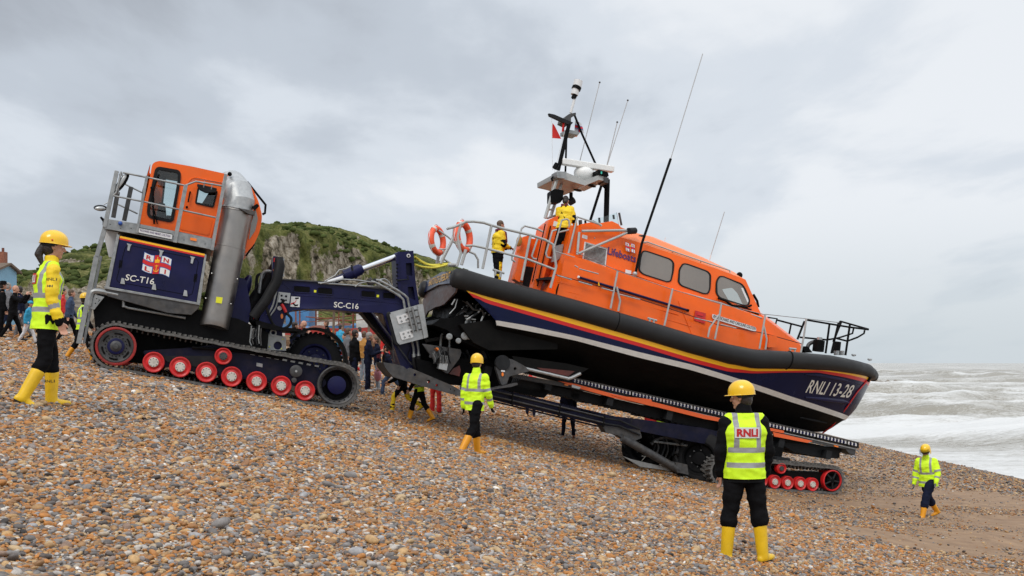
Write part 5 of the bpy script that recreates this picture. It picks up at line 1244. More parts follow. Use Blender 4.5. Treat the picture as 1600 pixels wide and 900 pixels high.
# fender tube all round
g = MB(); path = []
for u in list(np.linspace(-.10, UB-.55, 70)): path.append((u, -hb(max(u, 0))+.10, w_t(u)))
R_ = .264
bow = [(u, -hb(u)+.10*min(1, (UB-u)/.5), w_t(u)) for u in np.linspace(UB-.5, UB-.03, 9)]+[(UB, 0, w_t(UB))]
path = [(-.17, path[0][1], path[0][2])]+path; near = path+bow; full = near+[(u, -v, w_) for (u, v, w_) in near[::-1][1:]]
P = [B.W(*p) for p in full]
def rad(i):
    u = full[i][0]; s = min(1, (u+.17)/.20)
    r = R_*(.62+.38*math.sqrt(max(0, 1-(1-s)**2)))
    if 1.15 < u < 2.35: pass
    return r*(1-.34*max(0, (u-8.5)/(UB-8.5)))
rads = [rad(i) for i in range(len(full))]
g.tube(P, rads, 'fender', 20)
for u in (4.3, 9.6):
    for sg in (-1, 1): c = B.W(u, sg*(hb(u)-.10), w_t(u)); g.tube([c-B.U*.012, c+B.U*.012], R_+.004, 'black', 24)
g.build('fender', lb, smooth=50)
g = MB(); g.tube([on_hull(px, py, .03) for px, py in [(1354, 596), (1340, 612), (1322, 638), (1300, 666), (1285, 677)]], .022, 'red', 8); g.tube([on_hull(px, py, .03) for px, py in [(1360, 588), (1356, 596)]], .05, 'black', 8)
g.build('bow_line', lb)
# ---------------- superstructure, built as mirrored faceted solids
def mirror_loft(g, stations, m, cap=True, mf=None):
    """stations: list of (u, [(v,w) base..centre]) near side"""
    rows = []
    for (u, pr) in stations:
        us_ = u if isinstance(u, (list, tuple)) else [u]*len(pr)
        row = [B.W(us_[i], -abs(v), w_) for i, (v, w_) in enumerate(pr)]+[B.W(us_[i], abs(v), w_) for i, (v, w_) in reversed(list(enumerate(pr)))]
        rows.append(row)
    n = len(rows[0])
    for i in range(len(rows)-1):
        for j in range(n-1):
            jj = min(j, n-2-j); mm_ = mf[jj] if mf else m
            g.add([rows[i][j], rows[i+1][j], rows[i+1][j+1], rows[i][j+1]], [(0,1,2,3)], mm_)
    if cap: g.add(rows[0], [tuple(range(n))], m); g.add(rows[-1], [tuple(range(n))], m)
SV = 1.62   # half width of the lower trunk at deck
def lv(px, py, v): l = B.L(px, py, -v); return l
def stn(pts):
    """pts: [(px,py,halfwidth)...] base to centre -> (u list, profile)"""
    ls = [lv(px, py, v) for (px, py, v) in pts]; return ([l.x for l in ls], [(v, l.z) for l, (px, py, v) in zip(ls, pts)])
g = MB()
# lower trunk: deck edge -> shoulder (rail line) -> inner
low = [stn([(866, 482, 1.72), (884, 395, 1.60), (893, 396, 1.45)]), stn([(885, 487, 1.72), (900, 402, 1.60), (905, 401, 1.42)]), stn([(985, 515, 1.72), (985, 431, 1.60), (985, 429, 1.42)]),
       stn([(1090, 545, 1.66), (1090, 464, 1.52), (1090, 462, 1.34)]), stn([(1150, 560, 1.50), (1150, 482, 1.38), (1150, 480, 1.22)]), stn([(1200, 566, 1.34), (1195, 497, 1.20), (1195, 496, 1.0)]), stn([(1252, 572, 1.05), (1251, 540, .98), (1251, 539, .8)])]
mirror_loft(g, low, 'orange')
sup = g.build('deckhouse', lb, smooth=25, fix=True)
# wheelhouse: side bottom, eave, chamfer top, roof centre
g = MB()
wh = [stn([(897, 399, 1.44), (909, 352, 1.32), (912, 352, 1.2), (925, 352, .0)]),
      stn([(940, 412, 1.44), (958, 346, 1.32), (958, 346, 1.2), (962, 349, .0)]),
      stn([(960, 420, 1.44), (969, 355, 1.32), (970, 355, 1.2), (974, 358, .0)]),
      stn([(975, 425, 1.44), (968, 370, 1.32), (990, 363, 1.02), (1000, 366, .0)]),
      stn([(1000, 433, 1.43), (1000, 379, 1.31), (1010, 368, 1.0), (1020, 370, .0)]),
      stn([(1090, 463, 1.34), (1090, 410, 1.22), (1092, 401, .9), (1098, 402, .0)]),
      stn([(1120, 470, 1.29), (1120, 420, 1.17), (1108, 410, .85), (1115, 410, .0)]),
      stn([(1160, 484, 1.20), (1150, 431, 1.10), (1142, 424, .8), (1145, 424, .0)]),
      stn([(1189, 490, 1.10), (1165, 437, 1.02), (1158, 433, .75), (1160, 433, .0)])]
mirror_loft(g, wh, 'orange', mf=['orange', 'orange_roof', 'orange_roof', 'orange_roof'])
# sloping foredeck panel
fd = [stn([(1186, 494, 1.10), (1186, 489, 1.08), (1190, 489, .0)]), stn([(1252, 553, .97), (1251, 539, .95), (1255, 539, .0)])]
mirror_loft(g, fd, 'orange')
whs = g.build('wheelhouse', sup, smooth=20)
# aft part: console boxes, cockpit, ladder well
g = MB()
B.plate(g, [(804, 436), (817, 370, 2), (829, 367, 2), (826, 380), (812, 441)], -.5, -.2, 'orange', r=1); B.plate(g, [(812, 440), (829, 372), (846, 376), (832, 446)], -.2, 1.0, 'orange', r=1); B.plate(g, [(816, 452), (822, 416), (835, 418), (829, 452)], -.25, -.2, 'dark')
g.build('aft_locker', sup, bevel=.02)
g = MB()
B.plate(g, [(832, 452), (858, 343, 3), (878, 334, 3), (873, 350), (842, 462)], -.95, -.6, 'orange', r=1); B.plate(g, [(842, 466), (868, 345), (879, 336), (875, 370), (868, 400), (862, 425), (856, 470)], -.6, 1.0, 'orange', r=1)
B.plate(g, [(866, 345), (872, 347), (871, 354), (864, 353)], -.97, -.94, 'plateW')
for dx in (0, 7): B.tube(g, [(852+dx*1.2, 350+dx*.4), (832+dx*1.1, 440+dx)], .018, 'black', -.98, 6)
g.build('mast_trunk', sup, bevel=.02)
g = MB()
B.plate(g, [(862, 434), (874, 425), (880, 440), (876, 468), (850, 466)], -1.3, -.7, 'orange'); B.plate(g, [(845, 434), (862, 432), (862, 437), (845, 437)], -1.35, -.7, 'dark')
B.plate(g, [(862, 410), (868, 384), (881, 381), (878, 397), (873, 406, 4)], -1.2, -1.1, 'galv', r=2); B.plate(g, [(866, 385), (868, 350), (886, 352), (882, 392)], -.55, 1.0, 'black')
B.plate(g, [(868, 468), (870, 452), (873, 444), (877, 440), (877, 466)], -1.66, -1.6, 'black', r=1); B.plate(g, [(853, 470), (855, 463), (864, 460), (868, 470)], -1.45, -1.2, 'plateW', r=2)
B.plate(g, [(884, 397), (893, 352, 1), (897, 352), (905, 354, 2), (899, 402)], -1.46, 1.4, 'orange')
B.plate(g, [(905, 366), (909, 350), (925, 347), (935, 349), (956, 345.5, 2), (966, 350), (972, 357), (972, 372), (905, 372)], -1.30, 1.3, 'orange')
g.build('cockpit', sup, bevel=.012)
PS = (-1.44, .0, 0)
def wv(px, py, out=.0):
    """point on the leaning wheelhouse side"""
    l = B.L(px, py, -1.4); u = l.x
    vb = np.interp(u, [wh[0][0][0], wh[3][0][0], wh[5][0][0], wh[7][0][0], wh[8][0][0]], [1.44, 1.44, 1.34, 1.20, 1.10])
    v = -1.38
    for _ in range(20):
        l = B.L(px, py, v); u = l.x
        us_ = [s[0][0] for s in wh]; vb = np.interp(u, us_, [s[1][0][0] for s in wh]); wb = np.interp(u, us_, [s[1][0][1] for s in wh])
        ue = [s[0][1] for s in wh]; ve = np.interp(u, ue, [s[1][1][0] for s in wh]) if all(ue[i] < ue[i+1] for i in range(len(ue)-1)) else vb-.12; we = wb+1.0
        h = np.interp(u, us_, [s[1][1][1]-s[1][0][1] for s in wh]); t = (l.z-wb)/max(.3, h)
        v = v*.3-.7*(vb+(vb-.12-vb)*t+out)
    return B.W(*B.L(px, py, v))
def wpoly(pts, r, out): return [wv(p[0], p[1], out) for p in roundpoly(pts, r)]
wins = [K5(900, 330, [(520, 305), (560, 310), (740, 370), (770, 400), (765, 470), (745, 550), (715, 556), (520, 495), (485, 460), (500, 360)]),
        K5(900, 330, [(835, 405), (870, 408), (1030, 465), (1058, 495), (1052, 610), (1035, 648), (1000, 648), (820, 585), (795, 555), (805, 450)]),
        K5(900, 330, [(1120, 505), (1150, 505), (1300, 565), (1325, 600), (1362, 690), (1355, 735), (1320, 740), (1120, 680), (1090, 640), (1095, 545)])]
for i, wpts in enumerate(wins):
    g = MB(); rp = roundpoly(wpts, 4.5); cx_ = sum(p[0] for p in rp)/len(rp); cy_ = sum(p[1] for p in rp)/len(rp)
    inner = [((p[0]-cx_)*(1-3.0/max(12, abs(p[0]-cx_)+abs(p[1]-cy_)))+cx_, (p[1]-cy_)*(1-3.0/max(12, abs(p[0]-cx_)+abs(p[1]-cy_)))+cy_) for p in rp]
    g.slab([[wv(*p, .018) for p in rp], [wv(*p, .018) for p in inner]], B.V*.03, 'rubber'); fr_ = g.build('window', whs, smooth=0)
    g = MB(); g.slab([[wv(*p, .006) for p in inner]], B.V*.01, 'winglass')
    pn = g.build('pane', fr_, smooth=0)
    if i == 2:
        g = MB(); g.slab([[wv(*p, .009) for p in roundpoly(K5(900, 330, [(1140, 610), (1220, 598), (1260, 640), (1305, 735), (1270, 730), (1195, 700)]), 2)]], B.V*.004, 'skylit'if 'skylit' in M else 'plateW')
        g.slab([[wv(*p, .009) for p in K5(900, 330, [(1290, 600), (1305, 598), (1350, 700), (1340, 715)])]], B.V*.004, 'plateW'); g.build('painted_window_light', fr_, smooth=0)  # flat pale shapes paint the far-side light onto this pane
g = MB()
def wt(s, p0, p1, p2, m, **k): text(s, g, wv(*p0, .014), wv(*p1, .014), wv(*p2, .014), M[m], B.V, depth=.004, **k)
wt('Lifeboats', (949, 396.5), (993, 410), (950.5, 385.5), 'text_dark', bold=.02); g.build('lettering', whs, smooth=0)
g = MB(); l0 = B.L(977, 379, -1.42); flag_emblem(B, g, (977, 378), (14.5, 4.5), (.8, 13.5), -1.46, wave=.04, d=.004); g.build('flag_emblem', whs, smooth=0)
g = MB()
gr = K5(900, 330, [(68, 238), (246, 290), (232, 432), (50, 385)])
g.slab([[wv(*p, .03) for p in gr], [wv(p[0]+dx, p[1]+dy, .03) for p, (dx, dy) in zip(gr, ((2, 2.4), (-2, 1.6), (-2, -2), (2, -2.4)))]], B.V*.05, 'plateW')
g.slab([[wv(*p, .01) for p in gr]], B.V*.03, 'black')
for k in range(15):
    t = (k+.5)/15; a = Vector(gr[0]).lerp(Vector(gr[3]), t); b = Vector(gr[1]).lerp(Vector(gr[2]), t); g.tube([wv(a.x+1, a.y+.5, .02), wv(b.x-1, b.y-.5, .02)], .016, 'galv', 5)
g.build('vent_grille', whs, smooth=0)
g = MB()
for (x0, y0, w_, h) in ((910, 366.5, 8, 6), (977.5, 421, 9, 6)): g.slab([[wv(*p, .012) for p in [(x0, y0), (x0+w_, y0+2), (x0+w_-.4, y0+h+1.5), (x0-.4, y0+h-.8)]]], B.V*.01, 'plateW')
g.ball(wv(929, 372, .01), .02, 'alu', 6, 4); build_each(g, 'notice_plate', whs, smooth=0)
# name plate and red recess on the trunk side
def tv(px, py, out=.0):
    v = -1.6
    for _ in range(20):
        l = B.L(px, py, v); us_ = [s[0][0] for s in low]; vb = np.interp(l.x, us_, [s[1][0][0] for s in low]); wb = np.interp(l.x, us_, [s[1][0][1] for s in low]); ws = np.interp(l.x, us_, [s[1][1][1] for s in low])
        v = v*.3-.7*(vb-.12*(l.z-wb)/(ws-wb)+out)
    return B.W(*B.L(px, py, v))
g = MB(); pl = roundpoly(K5(1080, 440, [(165, 252), (505, 356), (510, 386), (490, 388), (165, 288)]), 2.4)
g.slab([[tv(*p, .02) for p in pl]], B.V*.015, 'plateW'); text('RNLB RICHARD AND CAROLINE COLTON', g, tv(1114.5, 496.2, .022), tv(1180, 515.8, .022), tv(1115.5, 491.7, .022), M['text_black'], B.V, depth=.003, bold=.012); g.build('name_plate', sup, smooth=0)
g = MB(); g.slab([[tv(*p, .012) for p in K5(1080, 440, [(32, 225), (115, 248), (105, 330), (22, 300)])]], B.V*.01, 'red'); g.slab([[tv(*p, .03) for p in K5(1080, 440, [(50, 245), (95, 256), (90, 270), (46, 260)])]], B.V*.02, 'stripe_red'); g.build('fuel_hatch', sup, smooth=0)
g = MB(); g.slab([[tv(*p, .16) for p in roundpoly(K5(1080, 440, [(610, 415), (670, 428), (668, 512), (600, 515)]), 1.5)]], B.V*.2, 'orange'); g.build('side_box', sup, bevel=.01)
g = MB(); g.tube([tv(904, 433, .05), tv(1075, 485, .05)], .032, 'navy', 8); g.tube([tv(902.5, 432.5, .05), tv(905, 433.2, .05)], .036, 'white', 8); g.tube([tv(1073, 484.5, .05), tv(1076, 485.5, .05)], .04, 'black', 8); g.tube([tv(935, 441, .06), tv(936, 447, .06)], .02, 'stripe_yel', 6); g.build('boat_hook', sup)
g = MB()
for (a, b) in (((870, 440), (1060, 492)), ((885, 455), (1080, 510)), ((1060, 470), (1090, 545))): g.tube([tv(*a, .0), tv(*b, .0)], .008, 'orange', 5)
g.build('seam', sup)
# handrails
g = MB()
def hr(fn, pts, r, m='rail', n=8): g.tube([fn(*p) for p in pts], r, m, n)
hr(lambda x, y: wv(x, y, .10), K5(900, 330, [(75, 410), (110, 418), (330, 475), (740, 610), (1135, 720), (1450, 835)]), .022)
for x in (100, 330, 490, 700, 905, 1100, 1275): 
    y = float(np.interp(x, [75, 330, 740, 1135, 1450], [410, 475, 610, 720, 835])); q = K5(900, 330, [(x, y)])[0]; g.tube([wv(*q, .10), wv(q[0], q[1]+2.2, .0)], .016, 'rail', 6)
hr(lambda x, y: wv(x, y, -.02), K5(900, 330, [(515, 245), (555, 240), (765, 315), (1040, 410), (1200, 462), (1205, 480)]), .020)
for x in (755, 975): y = float(np.interp(x, [555, 1200], [240, 462])); q = K5(900, 330, [(x, y)])[0]; g.tube([wv(*q, -.02), wv(q[0], q[1]+3, -.08)], .014, 'rail', 6)
hr(lambda x, y: wv(x, y, .14), [(905, 363), (902, 398)], .035); hr(lambda x, y: wv(x, y, .14), [(909, 361), (965, 360), (985, 360)], .035); hr(lambda x, y: wv(x, y, .14), [(904, 396), (984, 362)], .035)
g.tube([wv(982, 361, .2), wv(992, 360.5, .1)], .09, 'dark', 10)
g.build('derrick_frame', whs)
g = MB(); gwl = lambda pts, r=.03, m='rail', v=-1.75, sm=0: B.tube(g, pts, r, m, v, 8, sm)
# guard rail round the aft deck (near side)
Q = lambda pts: z5(640, 320, pts)
VR = -1.95
gwl(Q([(300, 185), (350, 172), (400, 150), (440, 132), (500, 130), (580, 140), (640, 160), (740, 188), (940, 235), (1060, 275), (1120, 310), (1145, 480), (1135, 520), (1100, 650)]), .034, v=VR)
gwl(Q([(440, 320), (500, 318), (590, 338), (920, 425), (1130, 505)]), .030, v=VR); gwl(Q([(640, 160), (570, 500)]), .034, v=VR); gwl(Q([(945, 240), (875, 590)]), .034, v=VR)
gwl(Q([(400, 150), (375, 250), (400, 380), (370, 480)]), .034, v=VR); g.build('guard_rail', lb); g = MB(); gwl(Q([(440, 355), (510, 385), (535, 430), (535, 495)]), .03, v=-.4); gwl(Q([(350, 180), (340, 260), (270, 400), (245, 460)]), .045, v=0.3, sm=3); gwl(Q([(440, 350), (405, 470)]), .04, v=VR)
gwl(Q([(230, 200), (300, 250), (355, 300)]), .025, v=.6); gwl(Q([(240, 350), (290, 345)]), .02, v=1.2); gwl(Q([(215, 460), (225, 400), (240, 370)]), .05, v=1.7); gwl(Q([(270, 425), (330, 465)]), .03, v=.9)
gwl(Q([(290, 190), (350, 172)]), .03, v=1.0); gwl(Q([(300, 470), (360, 470)]), .05, v=-.3)
build_each(g, 'stern_rail', lb); g = MB(); gwl(Q([(1040, 210), (1000, 190), (900, 165), (875, 185), (860, 240), (800, 400), (800, 430), (825, 445)]), .026, v=-1.0)
gwl(Q([(1000, 265), (955, 400), (965, 420), (990, 425)]), .026, v=-1.1); gwl(Q([(1150, 195), (1115, 205), (1065, 380), (1075, 410), (1105, 415)]), .026, v=-1.3)
gwl(Q([(1250, 180), (1245, 125), (1230, 112), (1190, 120), (1130, 330)]), .026, v=-1.3); gwl(Q([(1165, 215), (1250, 195)]), .022, v=-1.3)
gwl(Q([(1240, 385), (1310, 95), (1480, 150), (1500, 165)]), .030, v=-1.5)
g.build('grab_rail', lb)
# stanchions and wires on the side deck
g = MB(); 
for pts in (K5(900, 330, [(325, 470), (300, 600), (270, 760)]), K5(900, 330, [(318, 590), (345, 700), (330, 780)]), K5(900, 330, [(755, 605), (720, 760), (690, 895)]), K5(1080, 440, [(235, 175), (215, 300), (185, 450)]), K5(1080, 440, [(215, 260), (145, 360), (130, 435)]),
            K5(1080, 440, [(580, 255), (560, 370), (533, 525)]), K5(1080, 440, [(568, 350), (590, 450), (580, 530)]), K5(1080, 440, [(900, 290), (880, 430), (855, 560)])): gwl(pts, .028, v=-1.78)
wire = K5(640, 320, [(1130, 360), (1290, 410)]); gwl(wire, .012, v=-1.7); gwl([(865, 428), (935, 447), (1046, 482), (1120, 507), (1195, 521)], .010, 'dark', -1.78); gwl([(900, 394), (967, 424), (1050, 452), (1126, 475), (1196, 492)], .010, 'galv', -1.78)
gwl([(1196, 491), (1260, 498), (1311, 504)], .010, 'galv', -1.2); gwl([(1195, 521), (1252, 537)], .01, 'dark', -1.4)
for (a, b) in (((870, 430), (893, 437)), ((904, 440), (925, 446)), ((940, 450), (958, 455)), ((968, 460), (1000, 468)), ((1085, 497), (1112, 503)), ((1126, 507), (1150, 513)), ((898, 415), (903, 418)), ((905, 420), (935, 428))): gwl([a, b], .017, 'alu', -1.80)
g.build('guard_wire', lb)
# bow pulpit and deck gear
g = MB(); b2 = lambda pts, v, r=.028, m='black': B.tube(g, pts, r, m, v, 8)
q = lambda pts: K5(1080, 440, pts)
b2(q([(590, 300), (600, 280), (670, 290), (655, 350)]), .9); b2(q([(670, 300), (860, 350)]), .9); b2(q([(780, 335), (765, 410)]), .95); b2(q([(850, 435), (1060, 455), (1150, 440), (1260, 405), (1270, 360)]), .6)
b2(q([(905, 300), (1080, 330), (1230, 355), (1385, 375)]), -.85); b2(q([(1165, 310), (1385, 372)]), .5); b2(q([(1165, 310), (1150, 330)]), .2); b2(q([(1140, 445), (1220, 465), (1300, 435), (1350, 405), (1355, 380)]), -.6)
for (a, b, v) in (((1150, 325), (1095, 560), -.5), ((1240, 335), (1205, 575), -.55), ((1080, 335), (1050, 560), .5), ((885, 310), (830, 450), .9), ((1170, 320), (1110, 470), .3)): b2(q([a, b]), v, .034)
g.build('bow_pulpit', lb)
g = MB()
g.cyl(B.P(*q([(990, 545)])[0], -.1), B.P(*q([(1000, 460)])[0], -.1), .17, 'black', 16); g.cyl(B.P(*q([(1002, 455)])[0], -.1), B.P(*q([(1003, 435)])[0], -.1), .08, 'alu', 12); B.tube(g, q([(905, 530), (920, 490), (960, 470), (990, 470)]), .06, 'galvdark', .1, 8, 4)
B.plate(g, q([(870, 505), (910, 505), (950, 555), (890, 555)]), -.2, .3, 'black', r=2); g.build('deck_winch', lb); g = MB(); B.tube(g, q([(1130, 560), (1140, 470)]), .12, 'black', .1, 10)
for x in (1135, 1175): g.cyl(B.P(*q([(x, 575)])[0], -.2), B.P(*q([(x, 540)])[0], -.2), .08, 'alu', 10)
for (x, y, v) in ((1270, 585, -.3), (1395, 620, .05)): g.cyl(B.P(*q([(x, y)])[0], v), B.P(*q([(x, y-14)])[0], v), .035, 'alu', 8); B.tube(g, q([(x-14, y-13), (x+14, y-11)]), .03, 'alu', v)
for pts in (q([(765, 522), (820, 528)]),): B.tube(g, pts, .03, 'rail', -1.35); B.tube(g, [(pts[0][0]+2, pts[0][1]), (pts[0][0]+2, pts[0][1]+4)], .025, 'rail', -1.35); B.tube(g, [(pts[1][0]-2, pts[1][1]), (pts[1][0]-2, pts[1][1]+4)], .025, 'rail', -1.35)
build_each(g, 'bollard', lb)
for pts in ([(1012, 497), (1026, 501)], [(770, 421), (788, 427)]):
    g = MB(); B.tube(g, pts, .03, 'rail', -1.85)
    for k in (.25, .7): x = pts[0][0]+(pts[1][0]-pts[0][0])*k; y = pts[0][1]+(pts[1][1]-pts[0][1])*k; B.tube(g, [(x, y), (x-1, y+8)], .03, 'rail', -1.85)
    g.build('mooring_cleat', lb)
# mast, radar gantry
Mq = lambda pts: [(p[0]/3.4615+820, p[1]/3.4615+110)+tuple(p[2:]) for p in pts]
g = MB()
mt = lambda pts, r, m='dark', v=0, n=8: B.tube(g, Mq(pts), r, m, v, n)
mt([(110, 800), (150, 660), (185, 560)], .045, 'rail', -.7); mt([(140, 790), (205, 595)], .045, 'rail', -.35)
for t in (.2, .45, .7, .95): a = Vector((110, 800)).lerp(Vector((180, 575)), t); b = Vector((140, 790)).lerp(Vector((205, 595)), t); B.tube(g, Mq([(a.x, a.y, -.7), (b.x, b.y, -.35)]), .025, 'rail')
mt([(120, 800), (210, 770), (240, 790)], .03, 'rail', -.5); g.build('mast_ladder', lb)
g = MB()
mt([(180, 540), (232, 320), (240, 290)], .055, 'black', -.4); mt([(218, 600), (226, 350)], .028, 'black', .4); mt([(398, 540), (310, 345), (268, 240)], .032, 'black', -.2); mt([(355, 810), (415, 620)], .04, 'black', .6); mt([(440, 820), (446, 590)], .075, 'black', -.5, 12); mt([(440, 640), (412, 610)], .04, 'black', -.5)
B.plate(g, Mq([(130, 232), (160, 238), (262, 282), (250, 294), (225, 288), (135, 246)]), -.45, -.35, 'dark'); B.plate(g, Mq([(220, 250), (240, 235), (275, 228), (278, 238), (250, 255), (250, 285), (215, 268)]), -.4, .2, 'galvdark'); B.plate(g, Mq([(225, 318), (265, 325), (300, 335), (290, 348), (225, 336)]), -.3, .2, 'galv')
mt([(248, 230), (270, 150)], .038, 'plateW', -.1); mt([(262, 152), (274, 128)], .07, 'black', -.1); mt([(268, 132), (277, 100)], .105, 'plateW', -.1, 16); mt([(276, 104), (283, 88)], .13, 'black', -.1, 16); mt([(281, 92), (290, 56)], .125, 'plateW', -.1, 18)
g.ball(B.P(*Mq([(277, 350)])[0], -.1), .05, 'amber', 8, 6); mt([(160, 530), (175, 505)], .07, 'black', -.6); mt([(150, 600), (145, 585), (160, 570)], .03, 'black', -.7)
g.build('mast', lb)
g = MB()
B.plate(g, Mq([(172, 552), (225, 552), (325, 592), (400, 566), (440, 577), (440, 600), (400, 592), (325, 622), (225, 592), (174, 580)]), -.9, .75, 'rail', r=.6)
B.plate(g, Mq([(170, 545), (225, 548), (222, 585), (175, 580)]), -1.0, -.6, 'galv', r=2); B.plate(g, Mq([(395, 535), (450, 550), (455, 575), (400, 565)]), -.95, -.5, 'black', r=2); B.plate(g, Mq([(412, 546), (419, 547), (418, 560), (411, 559)]), -.97, -.95, 'teal' if 'teal' in M else 'plateW')
B.plate(g, Mq([(430, 575), (455, 580), (452, 610), (430, 605)]), -.95, -.5, 'galvdark')
for x, y in ((235, 605), (362, 622), (285, 645)): g.ball(B.P(*Mq([(x, y+3)])[0], -.2), .1, 'black', 10, 6, ax=(B.U*.13, B.V*.13, B.Wd*.02))
B.plate(g, Mq([(140, 655), (160, 640), (212, 648), (205, 700), (190, 718), (140, 715)]), -.75, -.45, 'black', r=2); mt([(240, 715), (265, 700)], .1, 'dark', 0, 12); mt([(250, 660), (250, 715)], .05, 'black', 0)
g.build('radar_platform', lb, bevel=.01)
g = MB(); a = B.P(*Mq([(200, 493)])[0], -.4); b = B.P(*Mq([(478, 537)])[0], -.4); d = (b-a).normalized(); g.box((a+b)/2, d*((b-a).length/2), B.V*.10, d.cross(B.V)*.085, 'white'); mt([(335, 560), (338, 525)], .06, 'white', -.4); g.build('radar_scanner', lb, bevel=.03)
g = MB(); c = B.P(*Mq([(322, 560)])[0], -.3); g.ball(c, .26, 'white', 18, 12, ax=(B.U*.30, B.V*.28, B.Wd*.22)); mt([(285, 580), (365, 585)], .12, 'white', -.3, 14); g.build('radome', lb)
g = MB(); B.plate(g, Mq([(365, 810), (470, 778), (497, 768), (510, 835), (440, 830), (370, 845)]), -.9, -.88, 'glass'); mt([(510, 770), (523, 838)], .03, 'galvdark', -.9)
for x in (330, 405, 482): mt([(x, 850-(x-330)*.3), (x-3, 812-(x-330)*.2)], .03, 'black', -.7)
mt([(300, 810), (302, 850)], .05, 'galvdark', -.5); mt([(340, 845), (370, 820), (410, 835), (350, 850)], .05, 'black', -.6); g.build('flybridge_screen', lb)
for (a, b, v, r, nm) in (((298, 490), (405, 65), .5, .014, 0), ((440, 530), (500, 280), .2, .016, 0), ((437, 540), (557, 162), .6, .014, 0)):
    g = MB(); B.tube(g, Mq([a, b]), r, 'aerial', v, 6); g.ball(B.P(*Mq([b])[0], v), .03, 'galvdark', 6, 4); g.build('whip_aerial', lb)
g = MB(); B.tube(g, [(993, 427), (1003, 380), (1048, 248)], .035, 'black', -1.52, 8); B.tube(g, [(1048, 248), (1098, 84)], .014, 'aerial', -1.52, 6); g.ball(B.P(992, 428, -1.52), .07, 'alu', 8, 6); g.build('whip_aerial', lb)
g = MB(); B.tube(g, [(1107, 411), (1111, 398), (1132, 331)], .013, 'aerial', -.5, 6); B.tube(g, [(1107, 411), (1111, 398)], .02, 'plateW', -.5, 6); g.build('whip_aerial', lb)
g = MB(); B.tube(g, [(1037, 380), (1040, 371)], .012, 'plateW', -.5, 6); g.build('whip_aerial', lb)
g = MB(); B.plate(g, K5(900, 330, [(460, 238), (495, 185), (545, 182), (540, 196), (505, 200), (482, 246)]), -1.1, -.9, 'galvdark'); g.build('exhaust_vent', whs, bevel=.01)
g = MB(); g.ball(B.P(1155.5, 430, -.7), .09, 'black', 12, 8); B.tube(g, [(1155, 431), (1153, 436)], .03, 'black', -.7); g.build('search_light', whs)
g = MB(); wp = lambda pts, r=.018: g.tube([wv(*p, .05) for p in K5(900, 330, pts)], r, 'black', 6)
wp([(1110, 680), (1170, 700), (1220, 735), (1340, 750)], .03); wp([(1160, 690), (1200, 730), (1300, 770)], .02); wp([(1250, 735), (1370, 770)], .02); wp([(1350, 745), (1370, 735)], .03); g.tube([B.P(1177, 460, -1.0), B.P(1183, 470, -1.0), B.P(1185, 480, -1.0)], .035, 'black', 6); g.build('wiper', whs)
# ------------------------------------------------------------------ people
from mathutils.bvhtree import BVHTree
M['skin'] = mat('skin', (.52, .27, .18), .5, var=.06, vscale=20); M['hair'] = mat('hair_dark', (.022, .014, .011), .5, bump=.4, bscale=60, var=.3, vscale=30); M['hairb'] = mat('hair_brown', (.10, .06, .035), .6, bump=.5, bscale=50, var=.3, vscale=30); M['hairg'] = mat('hair_grey', (.28, .26, .24), .6)
M['lime_c'] = mat('hi_vis_cloth', (.66, .98, .015), .7, bump=.35, bscale=9, var=.07, vscale=6); M['tape'] = mat('reflective_tape', (.30, .30, .31), .5, var=.05)
M['ycloth'] = mat('yellow_cloth', (.86, .60, .01), .6, bump=.5, bscale=10, var=.08, vscale=6); M['bcloth'] = mat('black_cloth', (.007, .007, .008), .8, spec=.06, bump=.6, bscale=9, var=.35, vscale=8)
M['navyc'] = mat('navy_cloth', (.010, .013, .030), .8, spec=.08, bump=.5, bscale=9, var=.3, vscale=8); M['redc'] = mat('red_cloth', (.55, .015, .012), .75, bump=.4, bscale=9); M['maroonc'] = mat('maroon_cloth', (.12, .01, .02), .8, bump=.4, bscale=9)
M['denim'] = mat('denim', (.035, .06, .12), .85, bump=.4, bscale=12, var=.2); M['pale'] = mat('pale_jeans', (.32, .38, .44), .85, bump=.4, bscale=12, var=.15); M['cyan'] = mat('cyan_jacket', (.02, .30, .50), .6, bump=.4, bscale=9); M['greyc'] = mat('grey_cloth', (.14, .14, .15), .8, bump=.4, bscale=9)
M['brownc'] = mat('ochre_cloth', (.42, .20, .04), .8, bump=.4, bscale=9); M['whitec'] = mat('white_cloth', (.62, .62, .64), .8); M['pink'] = mat('pink_bag', (.62, .25, .30), .6); M['shoe'] = mat('dark_shoe', (.015, .013, .012), .6); M['shoeb'] = mat('tan_shoe', (.22, .07, .03), .6); M['shoew'] = mat('white_shoe', (.6, .6, .6), .6)
M['boot'] = mat('boot_yellow', (.80, .50, .008), .42, bump=.12, bscale=14, var=.08, vscale=9, dirt=.18, dirtcol=(.3, .2, .06)); M['booto'] = mat('boot_orange', (.78, .32, .008), .42, bump=.12, bscale=14, var=.08, vscale=9)
M['helmet'] = mat('helmet_yellow', (.88, .52, .005), .28, coat=.4); M['sole'] = mat('rubber_sole', (.03, .03, .03), .8); M['visor'] = glassm('visor', (.6, .65, .7)); M['blue_c'] = mat('blue_cloth', (.03, .12, .45), .8)
